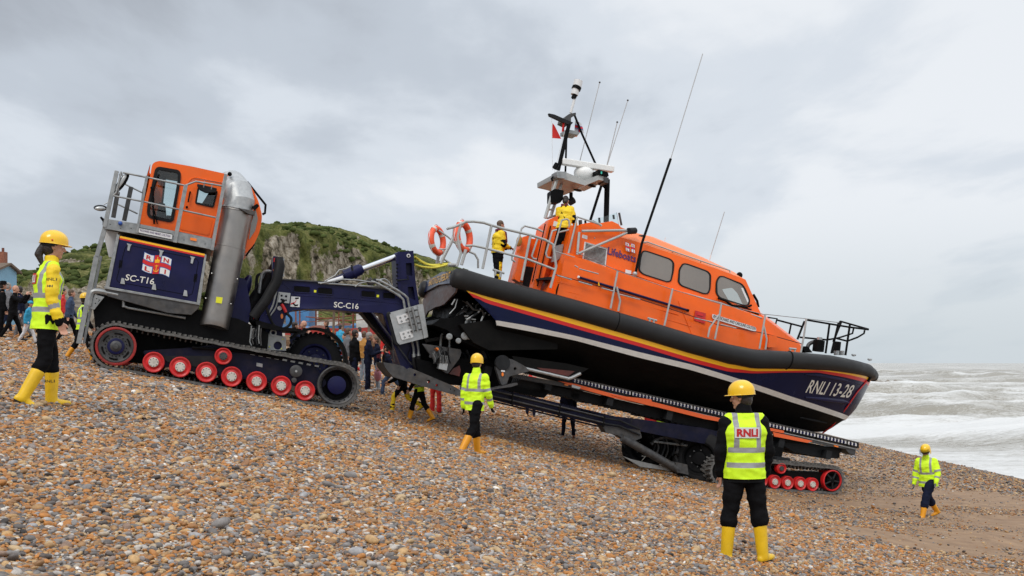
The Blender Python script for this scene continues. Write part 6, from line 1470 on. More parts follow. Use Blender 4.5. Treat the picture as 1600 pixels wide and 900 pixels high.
def cap(bm, p0, p1, r0, r1, side=None, k0=1., k1=1., n=14):
    p0, p1 = Vector(p0), Vector(p1); d = p1-p0; ln = d.length
    t = d.normalized() if ln > 1e-6 else Vector((0, 0, 1))
    s_ = Vector(side) if side is not None else (Vector((0, 1, 0)) if abs(t.y) < .9 else Vector((1, 0, 0)))
    x = (s_-t*s_.dot(t)).normalized(); y = t.cross(x); rings = []
    for i in range(5): a = -math.pi/2+math.pi/2*i/4; rings.append((p0+t*r0*math.sin(a), r0*math.cos(a), k0))
    for i in range(5): a = math.pi/2*i/4; rings.append((p1+t*r1*math.sin(a), r1*math.cos(a), k1))
    vs = []
    for (c, r, k) in rings:
        r = max(r, 1e-4); vs.append([bm.verts.new(c+x*(r*k*math.cos(2*math.pi*j/n))+y*(r*math.sin(2*math.pi*j/n))) for j in range(n)])
    for i in range(len(vs)-1):
        for j in range(n): bm.faces.new((vs[i][j], vs[i][(j+1) % n], vs[i+1][(j+1) % n], vs[i+1][j]))
    bm.faces.new(vs[0][::-1]); bm.faces.new(vs[-1])
def ell(bm, c, ax, ay, az, rot=None, n=16, m=10):
    c = Vector(c); X_, Y_, Z_ = Vector((ax, 0, 0)), Vector((0, ay, 0)), Vector((0, 0, az))
    if rot is not None: X_, Y_, Z_ = rot @ X_, rot @ Y_, rot @ Z_
    top = bm.verts.new(c+Z_); bot = bm.verts.new(c-Z_); rows = []
    for i in range(1, m):
        th = math.pi*i/m; rows.append([bm.verts.new(c+X_*math.sin(th)*math.cos(2*math.pi*j/n)+Y_*math.sin(th)*math.sin(2*math.pi*j/n)+Z_*math.cos(th)) for j in range(n)])
    for j in range(n):
        bm.faces.new((top, rows[0][j], rows[0][(j+1) % n])); bm.faces.new((bot, rows[-1][(j+1) % n], rows[-1][j]))
        for i in range(len(rows)-1): bm.faces.new((rows[i][j], rows[i+1][j], rows[i+1][(j+1) % n], rows[i][(j+1) % n]))
def blob(name, fn, vox, parent, mats, assign=None, cuts=(), clips=(), smooth=4, wr=0, inflate=0):
    bm = bmesh.new(); fn(bm); bmesh.ops.recalc_face_normals(bm, faces=bm.faces[:]); me = bpy.data.meshes.new('t'); bm.to_mesh(me); bm.free()
    ob = bpy.data.objects.new('t', me); COL.objects.link(ob)
    r = ob.modifiers.new('r', 'REMESH'); r.mode = 'VOXEL'; r.voxel_size = vox; s_ = ob.modifiers.new('s', 'SMOOTH'); s_.iterations = smooth; s_.factor = .5
    dg = bpy.context.evaluated_depsgraph_get(); me2 = bpy.data.meshes.new_from_object(ob.evaluated_get(dg)); bpy.data.objects.remove(ob); bpy.data.meshes.remove(me)
    bm = bmesh.new(); bm.from_mesh(me2)
    if wr:      # cloth folds
        bm.normal_update()
        for v in bm.verts:
            q = noise.noise(Vector((v.co.x*6, v.co.y*6, v.co.z*13)))+.6*noise.noise(Vector((v.co.x*13+5, v.co.y*13, v.co.z*24))); v.co += v.normal*q*wr
    for (co, no, clear_outer) in clips:
        ge = bm.verts[:]+bm.edges[:]+bm.faces[:]; bmesh.ops.bisect_plane(bm, geom=ge, plane_co=co, plane_no=no, clear_outer=clear_outer, clear_inner=not clear_outer)
        ed = [e for e in bm.edges if e.is_boundary]; bmesh.ops.holes_fill(bm, edges=ed, sides=0)
    for (co, no) in cuts:
        bmesh.ops.bisect_plane(bm, geom=bm.verts[:]+bm.edges[:]+bm.faces[:], plane_co=co, plane_no=no)
    for f in bm.faces: f.smooth = True; f.material_index = assign(f.calc_center_median()) if assign else 0
    me2.materials.clear()
    for m in mats: me2.materials.append(M[m])
    bm.to_mesh(me2); bm.free()
    me2.name = name; me2.set_sharp_from_angle(angle=R(60))
    o = bpy.data.objects.new(name, me2); COL.objects.link(o); o.parent = parent; return o
class Rig: pass
def rig(h, P):
    s = h/1.75; J = Rig(); J.s = s; g = P.get
    lean = R(g('lean', 3)); tw = R(g('twist', 0)); side = R(g('side', 0))
    hip = Vector((0, 0, .92*s)); J.hip = hip
    up = Vector((math.sin(lean), math.sin(side), math.cos(lean))).normalized(); J.up = up
    fw = Vector((math.cos(tw), math.sin(tw), 0)); fw = (fw-up*fw.dot(up)).normalized(); lf = up.cross(fw); J.fw = fw; J.lf = lf
    J.waist = hip+up*.16*s; J.chest = hip+up*.36*s; J.sh = hip+up*.50*s; J.neck = hip+up*.56*s+fw*.01
    hy = R(g('hy', 0)); hpp = R(g('hp', 0)); hf = (fw*math.cos(hy)+lf*math.sin(hy)); hf = Vector((hf.x, hf.y, 0)).normalized(); hf = (hf*math.cos(hpp)-Vector((0, 0, 1))*math.sin(hpp)); hl = Vector((0, 0, 1)).cross(hf).normalized(); hu = hf.cross(hl)
    J.hf, J.hl, J.hu = hf, hl, hu; J.head = J.neck+Vector((0, 0, .155*s))+hf*.025*s+up*.0; J.hrot = Matrix((hf, hl, hu)).transposed()
    J.L = {}; J.A = {}
    for sg, kk in ((1, 'L'), (-1, 'R')):
        a, k, spread, toe = g('leg'+kk, (0, 0, 3, 0)); out = g('out'+kk, 8)
        hp_ = hip+Vector((0, sg*.085*s, -.02*s)); d1 = Vector((math.sin(R(a)), sg*math.sin(R(spread)), -math.cos(R(a)))).normalized(); kn = hp_+d1*.43*s
        d2 = Vector((math.sin(R(a-k)), sg*math.sin(R(spread))*.6, -math.cos(R(a-k)))).normalized(); an = kn+d2*.41*s
        fd = Vector((math.cos(R(toe)), 0, -math.sin(R(toe)))); fd = Matrix.Rotation(R(sg*out), 3, 'Z') @ fd
        J.L[kk] = (hp_, kn, an, fd)
        sw, ab, el, inw = g('arm'+kk, (0, 8, 12, 0))
        sh = J.sh+lf*sg*.170*s-up*.045*s
        def dv(ang, lat): v = fw*math.sin(R(ang))*math.cos(R(lat))+lf*sg*math.sin(R(lat))-up*math.cos(R(ang))*math.cos(R(lat)); return v.normalized()
        e1 = sh+dv(sw, ab)*.285*s; w1 = e1+dv(sw+el, -inw+ab*.3)*.25*s; J.A[kk] = (sh, e1, w1, dv(sw+el*1.15, -inw), sg)
    zmin = min(min(a_.z-.075*s, (a_+f_*.17*s).z-.03*s) for (_, _, a_, f_) in J.L.values())
    J.dz = -zmin; return J
def hand(bm, J, kk, glove=1.0, curl=.5):
    sh, e, w_, d, sg = J.A[kk]; s = J.s; d = d.normalized()
    side = J.fw-d*J.fw.dot(d); side = side.normalized() if side.length > .2 else J.up.copy(); n_ = d.cross(side).normalized()*(-sg)    # n_: palm normal towards the body
    pal = w_+d*.045*s; cap(bm, w_, w_+d*.035*s, .026*s*glove, .024*s*glove, side, 1.15, 1.4); cap(bm, pal, pal+d*.035*s, .0165*s*glove, .0155*s*glove, side, 2.3, 2.4)
    for i, (o_, ln) in enumerate(((.030, .066), (.010, .076), (-.010, .070), (-.029, .054))):
        b0 = pal+d*.035*s+side*o_*s; d1 = (d+n_*curl*.5).normalized(); b1 = b0+d1*ln*.5*s; d2 = (d+n_*curl*1.9).normalized(); b2 = b1+d2*ln*.5*s
        cap(bm, b0, b1, .0098*s*glove, .009*s*glove, n=8); cap(bm, b1, b2, .009*s*glove, .0075*s*glove, n=8)
    t0 = pal+side*.028*s-d*.015*s; t1 = t0+(side*.6+d*.7+n_*.35).normalized()*.035*s; t2 = t1+(d+n_*.5+side*.05).normalized()*.028*s
    cap(bm, t0, t1, .012*s*glove, .0105*s*glove, n=8); cap(bm, t1, t2, .0105*s*glove, .0085*s*glove, n=8)
def person(px, Y, rz, h, P, O, label, group=None, vox=.02, loc=None):
    J = rig(h, P); s = J.s; thick = O.get('fat', 1.0)
    if loc is None: x = (px-800)/F*Y; loc = Vector((x, Y, gz(x, Y)-.022))
    root = empty('person', loc, label, 'person', group, R(rz))
    off = Vector((0, 0, J.dz))
    for nm in ('hip', 'waist', 'chest', 'sh', 'neck', 'head'): setattr(J, nm, getattr(J, nm)+off)
    for k in 'LR': J.L[k] = tuple(list(p+off for p in J.L[k][:3])+[J.L[k][3]]); J.A[k] = tuple([p+off for p in J.A[k][:3]]+list(J.A[k][3:]))
    hv = min(vox, .0075) if vox < .015 else vox*.6
    def arms(bm, r0, r1, r2, upto=1.0):
        for k in 'LR':
            sh, e, w_, d, sg = J.A[k]; cap(bm, sh, e, r0*s, r1*s); cap(bm, e, e.lerp(w_, upto), r1*s, r2*s)
    def body(bm):
        cap(bm, J.hip, J.waist, .105*s, .095*s, J.lf, 1.3, 1.3); cap(bm, J.waist, J.chest, .095*s, .108*s, J.lf, 1.3, 1.35); cap(bm, J.chest, J.sh-J.up*.03*s, .105*s, .075*s, J.lf, 1.4, 1.9)
        cap(bm, J.sh, J.neck+Vector((0, 0, .05*s)), .06*s, .054*s)
        arms(bm, .045, .038, .026)
        for k in 'LR':
            hp_, kn, an, fd = J.L[k]; cap(bm, hp_, kn, .082*s, .052*s); cap(bm, kn, an, .05*s, .036*s); cap(bm, an-Vector((0, 0, .03*s)), an+fd*.11*s-Vector((0, 0, .045*s)), .036*s, .026*s)
            if k in O.get('hands', 'LR') : hand(bm, J, k, curl=P.get('curl', .5))
        c = J.head; Rm = J.hrot
        ell(bm, c+J.hu*.025*s-J.hf*.008*s, .098*s, .077*s, .105*s, Rm); ell(bm, c-J.hu*.045*s+J.hf*.025*s, .066*s, .058*s, .075*s, Rm)
        ell(bm, c-J.hu*.098*s+J.hf*.062*s, .026*s, .028*s, .022*s, Rm)      # chin
        cap(bm, c+J.hu*.015*s+J.hf*.083*s, c-J.hu*.028*s+J.hf*.108*s, .010*s, .0155*s, n=8)      # nose
        cap(bm, c+J.hu*.028*s+J.hf*.080*s-J.hl*.03*s, c+J.hu*.028*s+J.hf*.080*s+J.hl*.03*s, .011*s, .011*s, n=8)   # brow
        cap(bm, c-J.hu*.058*s+J.hf*.084*s-J.hl*.018*s, c-J.hu*.058*s+J.hf*.084*s+J.hl*.018*s, .009*s, .009*s, n=8)   # lips
        for sg in (-1, 1): ell(bm, c-J.hu*.008*s-J.hf*.005*s+J.hl*sg*.078*s, .018*s, .009*s, .031*s, Rm, 10, 6); ell(bm, c-J.hu*.035*s+J.hf*.05*s+J.hl*sg*.038*s, .03*s, .025*s, .03*s, Rm, 10, 6)
    bm_ = ['skin', O.get('gloves', 'skin')]
    def ba(c):
        if O.get('gloves'):
            for k in 'LR':
                sh, e, w_, d, sg = J.A[k]
                if (c-(w_+d*.08*s)).length < .13*s and (c-w_).dot(d) > -.02: return 1
        return 0
    b = blob('body', body, hv if vox < .015 else .014, root, bm_, ba, smooth=2)
    if vox < .015:
        g = MB(); inv = Matrix.Identity(4)
        for sg in (-1, 1):
            g = MB(); c = J.head+J.hu*.008*s+J.hf*.084*s+J.hl*sg*.031*s; g.ball(c, .011*s, 'white', 10, 6); g.ball(c+J.hf*.006*s, .0065*s, 'hair', 8, 5)
            g.tube([J.head+J.hu*.031*s+J.hf*.089*s+J.hl*sg*.016*s, J.head+J.hu*.036*s+J.hf*.086*s+J.hl*sg*.034*s, J.head+J.hu*.029*s+J.hf*.074*s+J.hl*sg*.050*s], .0045*s, O.get('hair', 'hair'), 6); g.build('eye', root, inv=inv)
    # trousers
    tl = O.get('tleg', .8); tl = .95-O.get('boot_h', .62) if O.get('boots') and O.get('boot_h', .62) > .5 else tl
    def trou(bm):
        f = thick
        cap(bm, J.hip-Vector((0, 0, .03*s)), J.waist, .118*s*f, .108*s*f, J.lf, 1.32, 1.3)
        for k in 'LR':
            hp_, kn, an, fd = J.L[k]; cap(bm, hp_, kn, .098*s*f, .072*s*f); cap(bm, kn, kn.lerp(an, tl), .071*s*f, (.076 if O.get('boots') and O.get('boot_h', .62) > .5 else O.get('cuff', .060))*s*(f if f > 1 else 1))
    if O.get('trousers'):
        def ta(c):
            if O.get('knee'):
                for k in 'LR':
                    if (c-J.L[k][1]).length < .17*s and c.x > J.L[k][1].x-.02: return 1
                    if c.z < J.L[k][2].z+.22*s and noise.noise(c*7) > -.1: return 1
            return 0
        blob('trousers', trou, vox, root, [O['trousers'], O.get('knee', O['trousers'])], ta, wr=.013*s)
    # boots or shoes
    if O.get('boots'):
        for k in 'LR':
            hp_, kn, an, fd = J.L[k]; ht = O.get('boot_h', .62)
            def bt(bm):
                u_ = Vector((0, 0, 1)); t = (kn-an).normalized(); side = fd.cross(u_).normalized(); fu = side.cross(fd).normalized()
                if fu.z < 0: fu = -fu
                cap(bm, an-t*.03*s, an.lerp(kn, ht*.95), .058*s, .070*s)
                he = an-fu*.048*s; cap(bm, he-fd*.03*s, he+fd*.12*s, .043*s, .040*s, side, .95, 1.15); cap(bm, an-fu*.02*s, he+fd*.1*s, .053*s, .035*s, side, .9, 1.1); cap(bm, he+fd*.1*s, he+fd*.17*s, .037*s, .030*s, side, 1.2, 1.2)
            tdir = (kn-an).normalized(); side = fd.cross(Vector((0, 0, 1))).normalized(); fu = side.cross(fd).normalized(); fu = fu if fu.z > 0 else -fu
            base = an-fu*.066*s
            o = blob('boot', bt, min(vox, .012), root, [O['boots'], 'sole'], lambda c: 1 if (c-base).dot(fu) < 0 and (c-an).dot(tdir) < .02 else 0, cuts=[(base, fu)], clips=[(an.lerp(kn, ht), tdir, True), (an-fu*.087*s, fu, False)])
            if O.get('boot_text') and k == O['boot_text']:
                pass
    if O.get('shoes'):
        for k in 'LR':
            hp_, kn, an, fd = J.L[k]
            def sh_(bm): side = fd.cross(Vector((0, 0, 1))).normalized(); he = an-Vector((0, 0, .04*s)); cap(bm, he-fd*.03*s, he+fd*.14*s, .040*s, .030*s, side, .95, 1.3); cap(bm, an, he+fd*.06*s, .045*s, .034*s)
            blob('shoe', sh_, min(vox, .014), root, [O['shoes']])
    # jacket
    hem = O.get('hem', -.10)
    def hemclip(extra=0): return [(J.hip+J.up*(hem+extra)*s, J.up, False)]
    zt = lambda c: (c-J.hip).dot(J.up)/s
    yl = lambda c: (c-J.hip).dot(J.lf)/s
    xf = lambda c: (c-J.hip).dot(J.fw)/s
    def arm_t(c):
        best = None
        for k in 'LR':
            sh, e, w_, d, sg = J.A[k]
            for (a, b_, base) in ((sh, e, 0), (e, w_, 1)):
                ab_ = b_-a; t = max(0, min(1, (c-a).dot(ab_)/ab_.length_squared)); dd = (c-(a+ab_*t)).length
                if best is None or dd < best[0]: best = (dd, base+t)
        return best
    TB = O.get('bands', (.02, .20)); bw = .052; va, vb_ = .085, .135
    def tape_test(c, sleeves):
        z_, y_ = zt(c), abs(yl(c)); at_ = arm_t(c); onarm = at_[0] < .078*s*thick and y_ > .150+(.03 if at_[1] > .5 else .035)
        if onarm: return sleeves and (abs(at_[1]-.78) < .09 or abs(at_[1]-1.45) < .09)
        if TB[0] < z_ < TB[0]+bw or TB[1] < z_ < TB[1]+bw: return True
        return z_ > TB[1]+bw and va < y_ < vb_
    tcuts = [(J.hip+J.up*z_*s, J.up) for z_ in (TB[0], TB[0]+bw, TB[1], TB[1]+bw)]+[(J.hip+J.lf*y_*s, J.lf) for y_ in (-vb_, -va, va, vb_)]
    acuts = []
    for k in 'LR':
        sh, e, w_, d, sg = J.A[k]
        for t in (.69, .87): acuts.append((sh.lerp(e, t), (e-sh).normalized()))
        for t in (.36, .54): acuts.append((e.lerp(w_, t), (w_-e).normalized()))
    def jak(bm, f=1.0, arm=True):
        f = f*thick; cap(bm, J.hip+J.up*(hem-.03)*s, J.waist, .130*s*f, .120*s*f, J.lf, 1.36, 1.36); cap(bm, J.waist, J.chest, .120*s*f, .135*s*f, J.lf, 1.36, 1.4)
        cap(bm, J.chest, J.sh-J.up*.045*s, .130*s*f, .088*s*f, J.lf, 1.42, 1.9); cap(bm, J.sh-J.up*.03*s, J.neck+J.up*O.get('collar', .01)*s, .092*s*f, .072*s)
        if arm: arms(bm, .070*f, .062*f, .050)
    if O.get('jacket'):
        jt = O.get('jacket_tape'); jm = [O['jacket'], 'tape', O.get('cuffs', O['jacket']), O.get('shoulders', O['jacket'])]
        def ja(c):
            a_ = arm_t(c)
            if jt and tape_test(c, True): return 1
            if O.get('arm_tape') and abs(a_[1]-O['arm_tape']) < .09 and a_[0] < .085*s: return 1
            if a_[1] > 1.88 and a_[0] < .060*s: return 2
            if O.get('shoulders') and a_[0] < .09*s and .62 < a_[1] < 1.25 and (abs(yl(c)) > .16): return 3
            return 0
        jo = blob('jacket', jak, vox, root, jm, ja, cuts=(tcuts+acuts if jt else acuts if O.get('arm_tape') else ()), clips=hemclip(), wr=.013*s)
    if O.get('vest'):
        def vj(bm): jak(bm, 1.07, False); [cap(bm, J.sh+J.lf*sg*.06*s, J.A[k][0]-J.lf*sg*.03*s+J.up*.035*s, .075*s*thick, .062*s*thick) for sg, k in ((1, 'L'), (-1, 'R'))]
        yv = .178*thick
        vo = blob('vest', vj, vox, root, [O['vest'], 'tape'], (lambda c: 1 if tape_test(c, False) else 0), cuts=tcuts, clips=hemclip(O.get('vest_up', 0))+[(J.neck-J.up*.005*s, J.up, True)], wr=.010*s)
        if O.get('back_text'):
            inv = Matrix.Identity(4); bm = bmesh.new(); bm.from_mesh(vo.data); tree = BVHTree.FromBMesh(bm); bm.free()
            z0, hh, y0, y1, patch = O['back_text']
            def pr(y_, z_, o_): 
                q = J.hip+J.lf*y_*s+J.up*z_*s; r = tree.ray_cast(q-J.fw*1.0, J.fw); return (r[0] if r[0] else q-J.fw*.16)-J.fw*o_
            Sm = [(y_, (pr(y_, z0+hh*t, 0)-(J.hip+J.lf*y_*s+J.up*(z0+hh*t)*s)).dot(J.fw)) for y_ in np.linspace(y0+.02, y1-.02, 12) for t in (-.3, 0, .3, .6, .9, 1.2)]
            Ya = np.array([a for a, b_ in Sm]); Da = np.array([b_ for a, b_ in Sm]); co_ = np.polyfit(Ya, Da, 2); co_[2] += (Da-np.polyval(co_, Ya)).min()-.003
            pr = lambda y_, z_, o_: J.hip+J.lf*y_*s+J.up*z_*s+J.fw*(float(np.polyval(co_, y_))-o_)
            g = MB(); n = 10
            g.grid([[pr(y0+(y1-y0)*(i/n*1.16-.08), z0+hh*(j/3*1.5-.25), .0) for j in range(4)] for i in range(n+1)], patch[0])
            tmp = MB(); text('RNLI', tmp, Vector((0, 0, 0)), Vector((1, 0, 0)), Vector((0, 1, 0)), M[patch[1]], Vector((0, 0, 1)), depth=0, bold=.045)
            g.add([pr(y0+(y1-y0)*q.x, z0+hh*q.y, .004) for q in tmp.v], tmp.f, patch[1]); g.build('lettering', vo, smooth=0, inv=inv)
    if O.get('lifejacket'):
        def lj(bm):
            for sg in (-1, 1): cap(bm, J.chest+J.fw*.165*s+J.lf*sg*.08*s-J.up*.08*s, J.sh+J.fw*.125*s+J.lf*sg*.08*s, .06*s, .06*s); cap(bm, J.sh+J.fw*.125*s+J.lf*sg*.08*s, J.sh-J.fw*.07*s+J.lf*sg*.06*s+J.up*.075*s, .06*s, .04*s)
            cap(bm, J.sh-J.fw*.07*s+J.lf*.05*s+J.up*.05*s, J.sh-J.fw*.07*s-J.lf*.05*s+J.up*.05*s, .04*s, .04*s)
        blob('life_jacket', lj, vox*.7, root, ['maroonc'])
        g = MB()
        for sg in (-1, 1): g.tube([J.sh-J.fw*.07*s+J.lf*sg*.08*s+J.up*.06*s, J.chest-J.fw*.165*s+J.lf*sg*.02*s, J.waist-J.fw*.15*s+J.lf*sg*-.09*s], .016*s, 'bcloth', 6)
        g.tube([J.waist+(J.fw*math.cos(t)*.135+J.lf*math.sin(t)*.175)*s*1.0 for t in np.linspace(0, 2*math.pi, 20)[:-1]], .018*s, 'bcloth', 6, close=True); g.build('harness', root, inv=Matrix.Identity(4))
    # hair and headgear
    c = J.head; Rm = J.hrot
    if O.get('hair') and not O.get('bald'):
        def hr_(bm): ell(bm, c+J.hu*.040*s-J.hf*.018*s, .103*s, .086*s, .104*s, Rm); ell(bm, c-J.hu*.02*s-J.hf*.045*s, .068*s, .080*s, .085*s, Rm)
        blob('hair', hr_, min(vox, .012), root, [O['hair']], clips=[(c+J.hf*.052*s+J.hu*.01*s, (J.hf-J.hu*.55).normalized(), True)], wr=.004)
    if O.get('ponytail'):
        def pt(bm): a = c-J.hf*.09*s+J.hu*.0*s; cap(bm, a, a-J.hf*.045*s-J.hu*.10*s, .042*s, .038*s); cap(bm, a-J.hf*.045*s-J.hu*.10*s, a+J.hl*.0+J.hf*.04*s-J.hu*.26*s-J.hl*.03*s, .038*s, .012*s)
        blob('ponytail', pt, .01, root, [O['hair']], wr=.005)
    if O.get('hat') in ('hard', 'cap', 'open'):
        g = MB(); hc = c+J.hu*.055*s-J.hf*.004; rows = []
        nth, nph = 12, 36
        ctl = {'hard': .0, 'cap': -.035, 'open': -.085}[O['hat']]
        for i in range(nth+1):
            th = (math.pi/2)*i/nth; row = []
            for j in range(nph):
                ph = 2*math.pi*j/nph; fx, fy = math.cos(ph), math.sin(ph)
                rr = .128+.0*abs(fy); ridge = .006*math.exp(-(fy/.18)**2)*math.sin(th) if O['hat'] == 'hard' else 0
                row.append(hc+J.hf*fx*math.sin(th)*.135*s+J.hl*fy*math.sin(th)*.112*s+J.hu*(math.cos(th)*.118+ridge)*s)
            rows.append(row)
        for k, (dz, ex) in enumerate(((-.018, 1.0), (-.030+ctl*.5, 1.0), (-.034+ctl, 1.0 if ctl else 1.035))):
            row = []
            for j in range(nph):
                ph = 2*math.pi*j/nph; fx, fy = math.cos(ph), math.sin(ph); d_ = dz
                brim = 1+(.26*max(0, fx)**1.5 if (k == 2 and O['hat'] == 'hard') else 0)
                if fx > .25 and ctl: d_ = max(dz, -.02)
                row.append(hc+J.hf*fx*.137*s*ex*brim+J.hl*fy*.114*s*ex+J.hu*d_*s)
            rows.append(row)
        rows.append([hc+(p-hc)*.93+J.hu*.004 for p in rows[-1]]); g.grid(rows, 'helmet', closev=True)
        if O['hat'] == 'hard': g.tube([hc-J.hu*.05*s+J.hf*math.cos(t)*.108*s+J.hl*math.sin(t)*.095*s for t in np.linspace(1.5, 4.8, 14)], .012*s, 'dark', 6); g.ball(hc-J.hl*.113*s-J.hf*.02*s+J.hu*.0, .009*s, 'red', 8, 5); g.tube([hc-J.hu*.03*s-J.hl*.1*s, c-J.hu*.11*s+J.hf*.03*s, hc-J.hu*.03*s+J.hl*.1*s], .005*s, 'dark', 5)
        if O['hat'] == 'cap': g.tube([hc-J.hu*.03*s+J.hf*math.cos(t)*.12*s+J.hl*math.sin(t)*.108*s for t in np.linspace(.6, 2.6, 12)], .012*s, 'bcloth', 6)
        g.build('hard_hat', root, smooth=45, inv=Matrix.Identity(4))
        if O.get('visor'):
            g = MB(); rows = []
            for i in range(6):
                rows.append([hc+J.hf*(math.cos(t)*.155+.03*i/5)*s+J.hl*math.sin(t)*.125*s+J.hu*(.05-i*.024)*s+J.hf*.02*s for t in np.linspace(-1.1, 1.1, 12)])
            g.grid(rows, 'visor'); g.build('visor', root, inv=Matrix.Identity(4)); g = MB(); g.grid([[hc+J.hf*math.cos(t)*.118*s+J.hl*math.sin(t)*.09*s+J.hu*z_*s for t in np.linspace(-1, 1, 9)] for z_ in (-.03, -.075)], 'dark'); g.build('goggles', root, inv=Matrix.Identity(4))
    if O.get('hat') == 'brim':
        g = MB(); hc = c+J.hu*.07*s; g.lathe(hc, J.hu, [(-.02, .16), (-.01, .165), (.0, .105), (.07, .095), (.085, .07), (.085, 0)], 'bcloth', 20); g.build('hat', root, inv=Matrix.Identity(4))
    if O.get('hat') == 'beanie':
        g = MB(); g.ball(c+J.hu*.055*s, .11, O.get('hatm', 'bcloth'), 14, 9, ax=(J.hf*.112*s, J.hl*.095*s, J.hu*.085*s)); g.build('hat', root, inv=Matrix.Identity(4))
    root['_'] = 0; del root['_']
    person.J = J; person.root = root
    return root
def stick_text(root, J, s_, p, ex, ey, m, nrm, wid):
    pass
# --- volunteers close to the lens
w1 = person(72, 9.75, 38, 1.68, dict(lean=4, hy=-12, hp=6, legL=(11, 12, 2, 0), legR=(-5, 24, 3, 30), armR=(-2, 7, 22, -4), armL=(10, 8, 20, 0), outR=4, outL=4),
    dict(trousers='bcloth', tleg=.62, cuff=.056, boots='boot', boot_h=.70, jacket='ycloth', arm_tape=1.35, cuffs='bcloth', vest='lime_c', back_text=(.33, .07, .09, -.06, ('redc', 'plateW')), hem=-.14, hair='hair', ponytail=True, hat='hard', collar=.012, fat=.98, bands=(.03, .17)),
    'woman with a ponytail, hard hat and hi-vis vest over a yellow jacket, walking', vox=.0095)
J = person.J; inv = Matrix.Identity(4)
def letter_on(part, words, q0, ex, ey, ray, m, name='lettering', off=.004, bold=.0):
    """lettering laid on the surface of a garment; q0/ex/ey in the person's frame, ray points into the cloth"""
    bm = bmesh.new(); bm.from_mesh(part.data); tree = BVHTree.FromBMesh(bm); bm.free()
    tmp = MB(); text(words, tmp, Vector((0, 0, 0)), Vector((1, 0, 0)), Vector((0, 1, 0)), M[m], Vector((0, 0, 1)), depth=0, bold=bold); g = MB(); out = []
    for q in tmp.v:
        p = q0+ex*q.x+ey*q.y; r = tree.ray_cast(p-ray*.4, ray); out.append((r[0] if r[0] else p)-ray*off)
    g.add(out, tmp.f, m); g.build(name, part, smooth=0, inv=inv)
def child(root, nm, k=0): return [c for c in root.children if c.name.split('.')[0] == nm][k]
sh, e_, w_, d_, sg = J.A['R']; rt = -J.lf; jk = child(w1, 'jacket'); ax = (e_-sh).normalized()
rv = Matrix.Rotation(R(-38), 3, 'Z') @ Vector((0, 1, 0))     # view direction in her own frame
hx = Matrix.Rotation(R(-38), 3, 'Z') @ Vector((1, 0, 0))
letter_on(jk, 'RNLI', sh+ax*.105-hx*.045, hx*.10, Vector((0, 0, .028)), rv, 'text_black'); letter_on(jk, 'HH', sh+ax*.17-hx*.02, hx*.052, Vector((0, 0, .022)), rv, 'text_black', bold=.03)
bt_ = [c for c in w1.children if c.name.startswith('boot')]; kn, an = J.L['L'][1], J.L['L'][2]
letter_on(bt_[0], 'RNLI', an.lerp(kn, .42)-hx*.05, hx*.10, Vector((0, 0, .028)), rv, 'text_black')
m1 = person(1163, 10.2, 92, 1.79, dict(lean=1, hy=58, hp=4, legL=(2, 3, 8, 0), legR=(-1, 1, 8, 0), outL=42, outR=48, armL=(0, 13, 14, 5), armR=(2, 14, 12, 8)),
    dict(trousers='bcloth', tleg=.60, cuff=.070, boots='boot', boot_h=.74, jacket='bcloth', vest='lime_c', back_text=(.33, .070, .115, -.095, ('plateW', 'text_red')), hem=-.13, vest_up=.035, hair='hair', hat='hard', collar=.05, fat=1.17, bands=(.015, .165)),
    'man seen from behind in hard hat and hi-vis vest over a black jacket', vox=.0095)
m2 = person(742, 17.5, 34, 1.74, dict(lean=3, twist=34, hy=5, hp=8, legL=(12, 8, 2, 0), legR=(-14, 18, 2, 20), armR=(8, 12, 22, 0), armL=(-6, 8, 14, 0), outR=5, outL=5),
    dict(trousers='bcloth', tleg=.62, cuff=.056, boots='booto', boot_h=.62, jacket='lime_c', jacket_tape=True, cuffs='lime_c', hem=-.13, gloves='bcloth', hair='hair', hat='cap', collar=.03, fat=1.04, bands=(-.03, .20)),
    'person in a long-sleeved hi-vis jacket walking away below the stern of the lifeboat', vox=.011)
m3 = person(1450, 23.2, -160, 1.74, dict(lean=6, twist=34, hy=-4, hp=24, legL=(26, 10, 6, 0), legR=(-18, 22, 5, 22), armR=(4, 16, 20, -4), armL=(10, 14, 26, 10), outR=8, outL=8),
    dict(trousers='navyc', tleg=.62, cuff=.07, boots='booto', boot_h=.60, jacket='lime_c', jacket_tape=True, cuffs='lime_c', hem=-.12, gloves='greyc', hair='hair', hat='open', visor=True, collar=.03, fat=1.25, bands=(-.04, .17)),
    'person in hi-vis jacket and visored helmet walking on the shingle near the waterline', vox=.012)
# --- crew on the boat
p = B.P(778, 446, .2)
person(0, 0, 22, 1.76, dict(lean=5, hy=6, hp=5, legL=(4, 4, 4, 0), legR=(-3, 2, 4, 0), armR=(12, 8, 62, 18), armL=(12, 10, 66, 18)),
    dict(trousers='bcloth', tleg=.95, knee='ycloth', jacket='ycloth', shoulders='bcloth', cuffs='bcloth', lifejacket=True, hem=-.06, shoes='shoe', hair='hairb', fat=1.38, collar=.04),
    'crew member in yellow jacket and maroon life jacket standing on the aft deck', 'lifeboat crew on board', vox=.013, loc=p)
p = B.P(880, 408, -.95)
person(0, 0, 62, 1.76, dict(lean=14, hy=10, hp=18, legL=(4, 4, 3, 0), legR=(-3, 2, 3, 0), armR=(18, 16, 40, 8), armL=(24, 10, 40, 10)),
    dict(trousers='bcloth', tleg=.95, jacket='ycloth', shoulders='bcloth', cuffs='bcloth', lifejacket=True, hem=-.10, shoes='shoe', hair='hair', fat=1.38, collar=.04),
    'crew member in yellow foul-weather gear leaning under the radar platform', 'lifeboat crew on board', vox=.013, loc=p)
p = T.P(333, 352, 1.35)
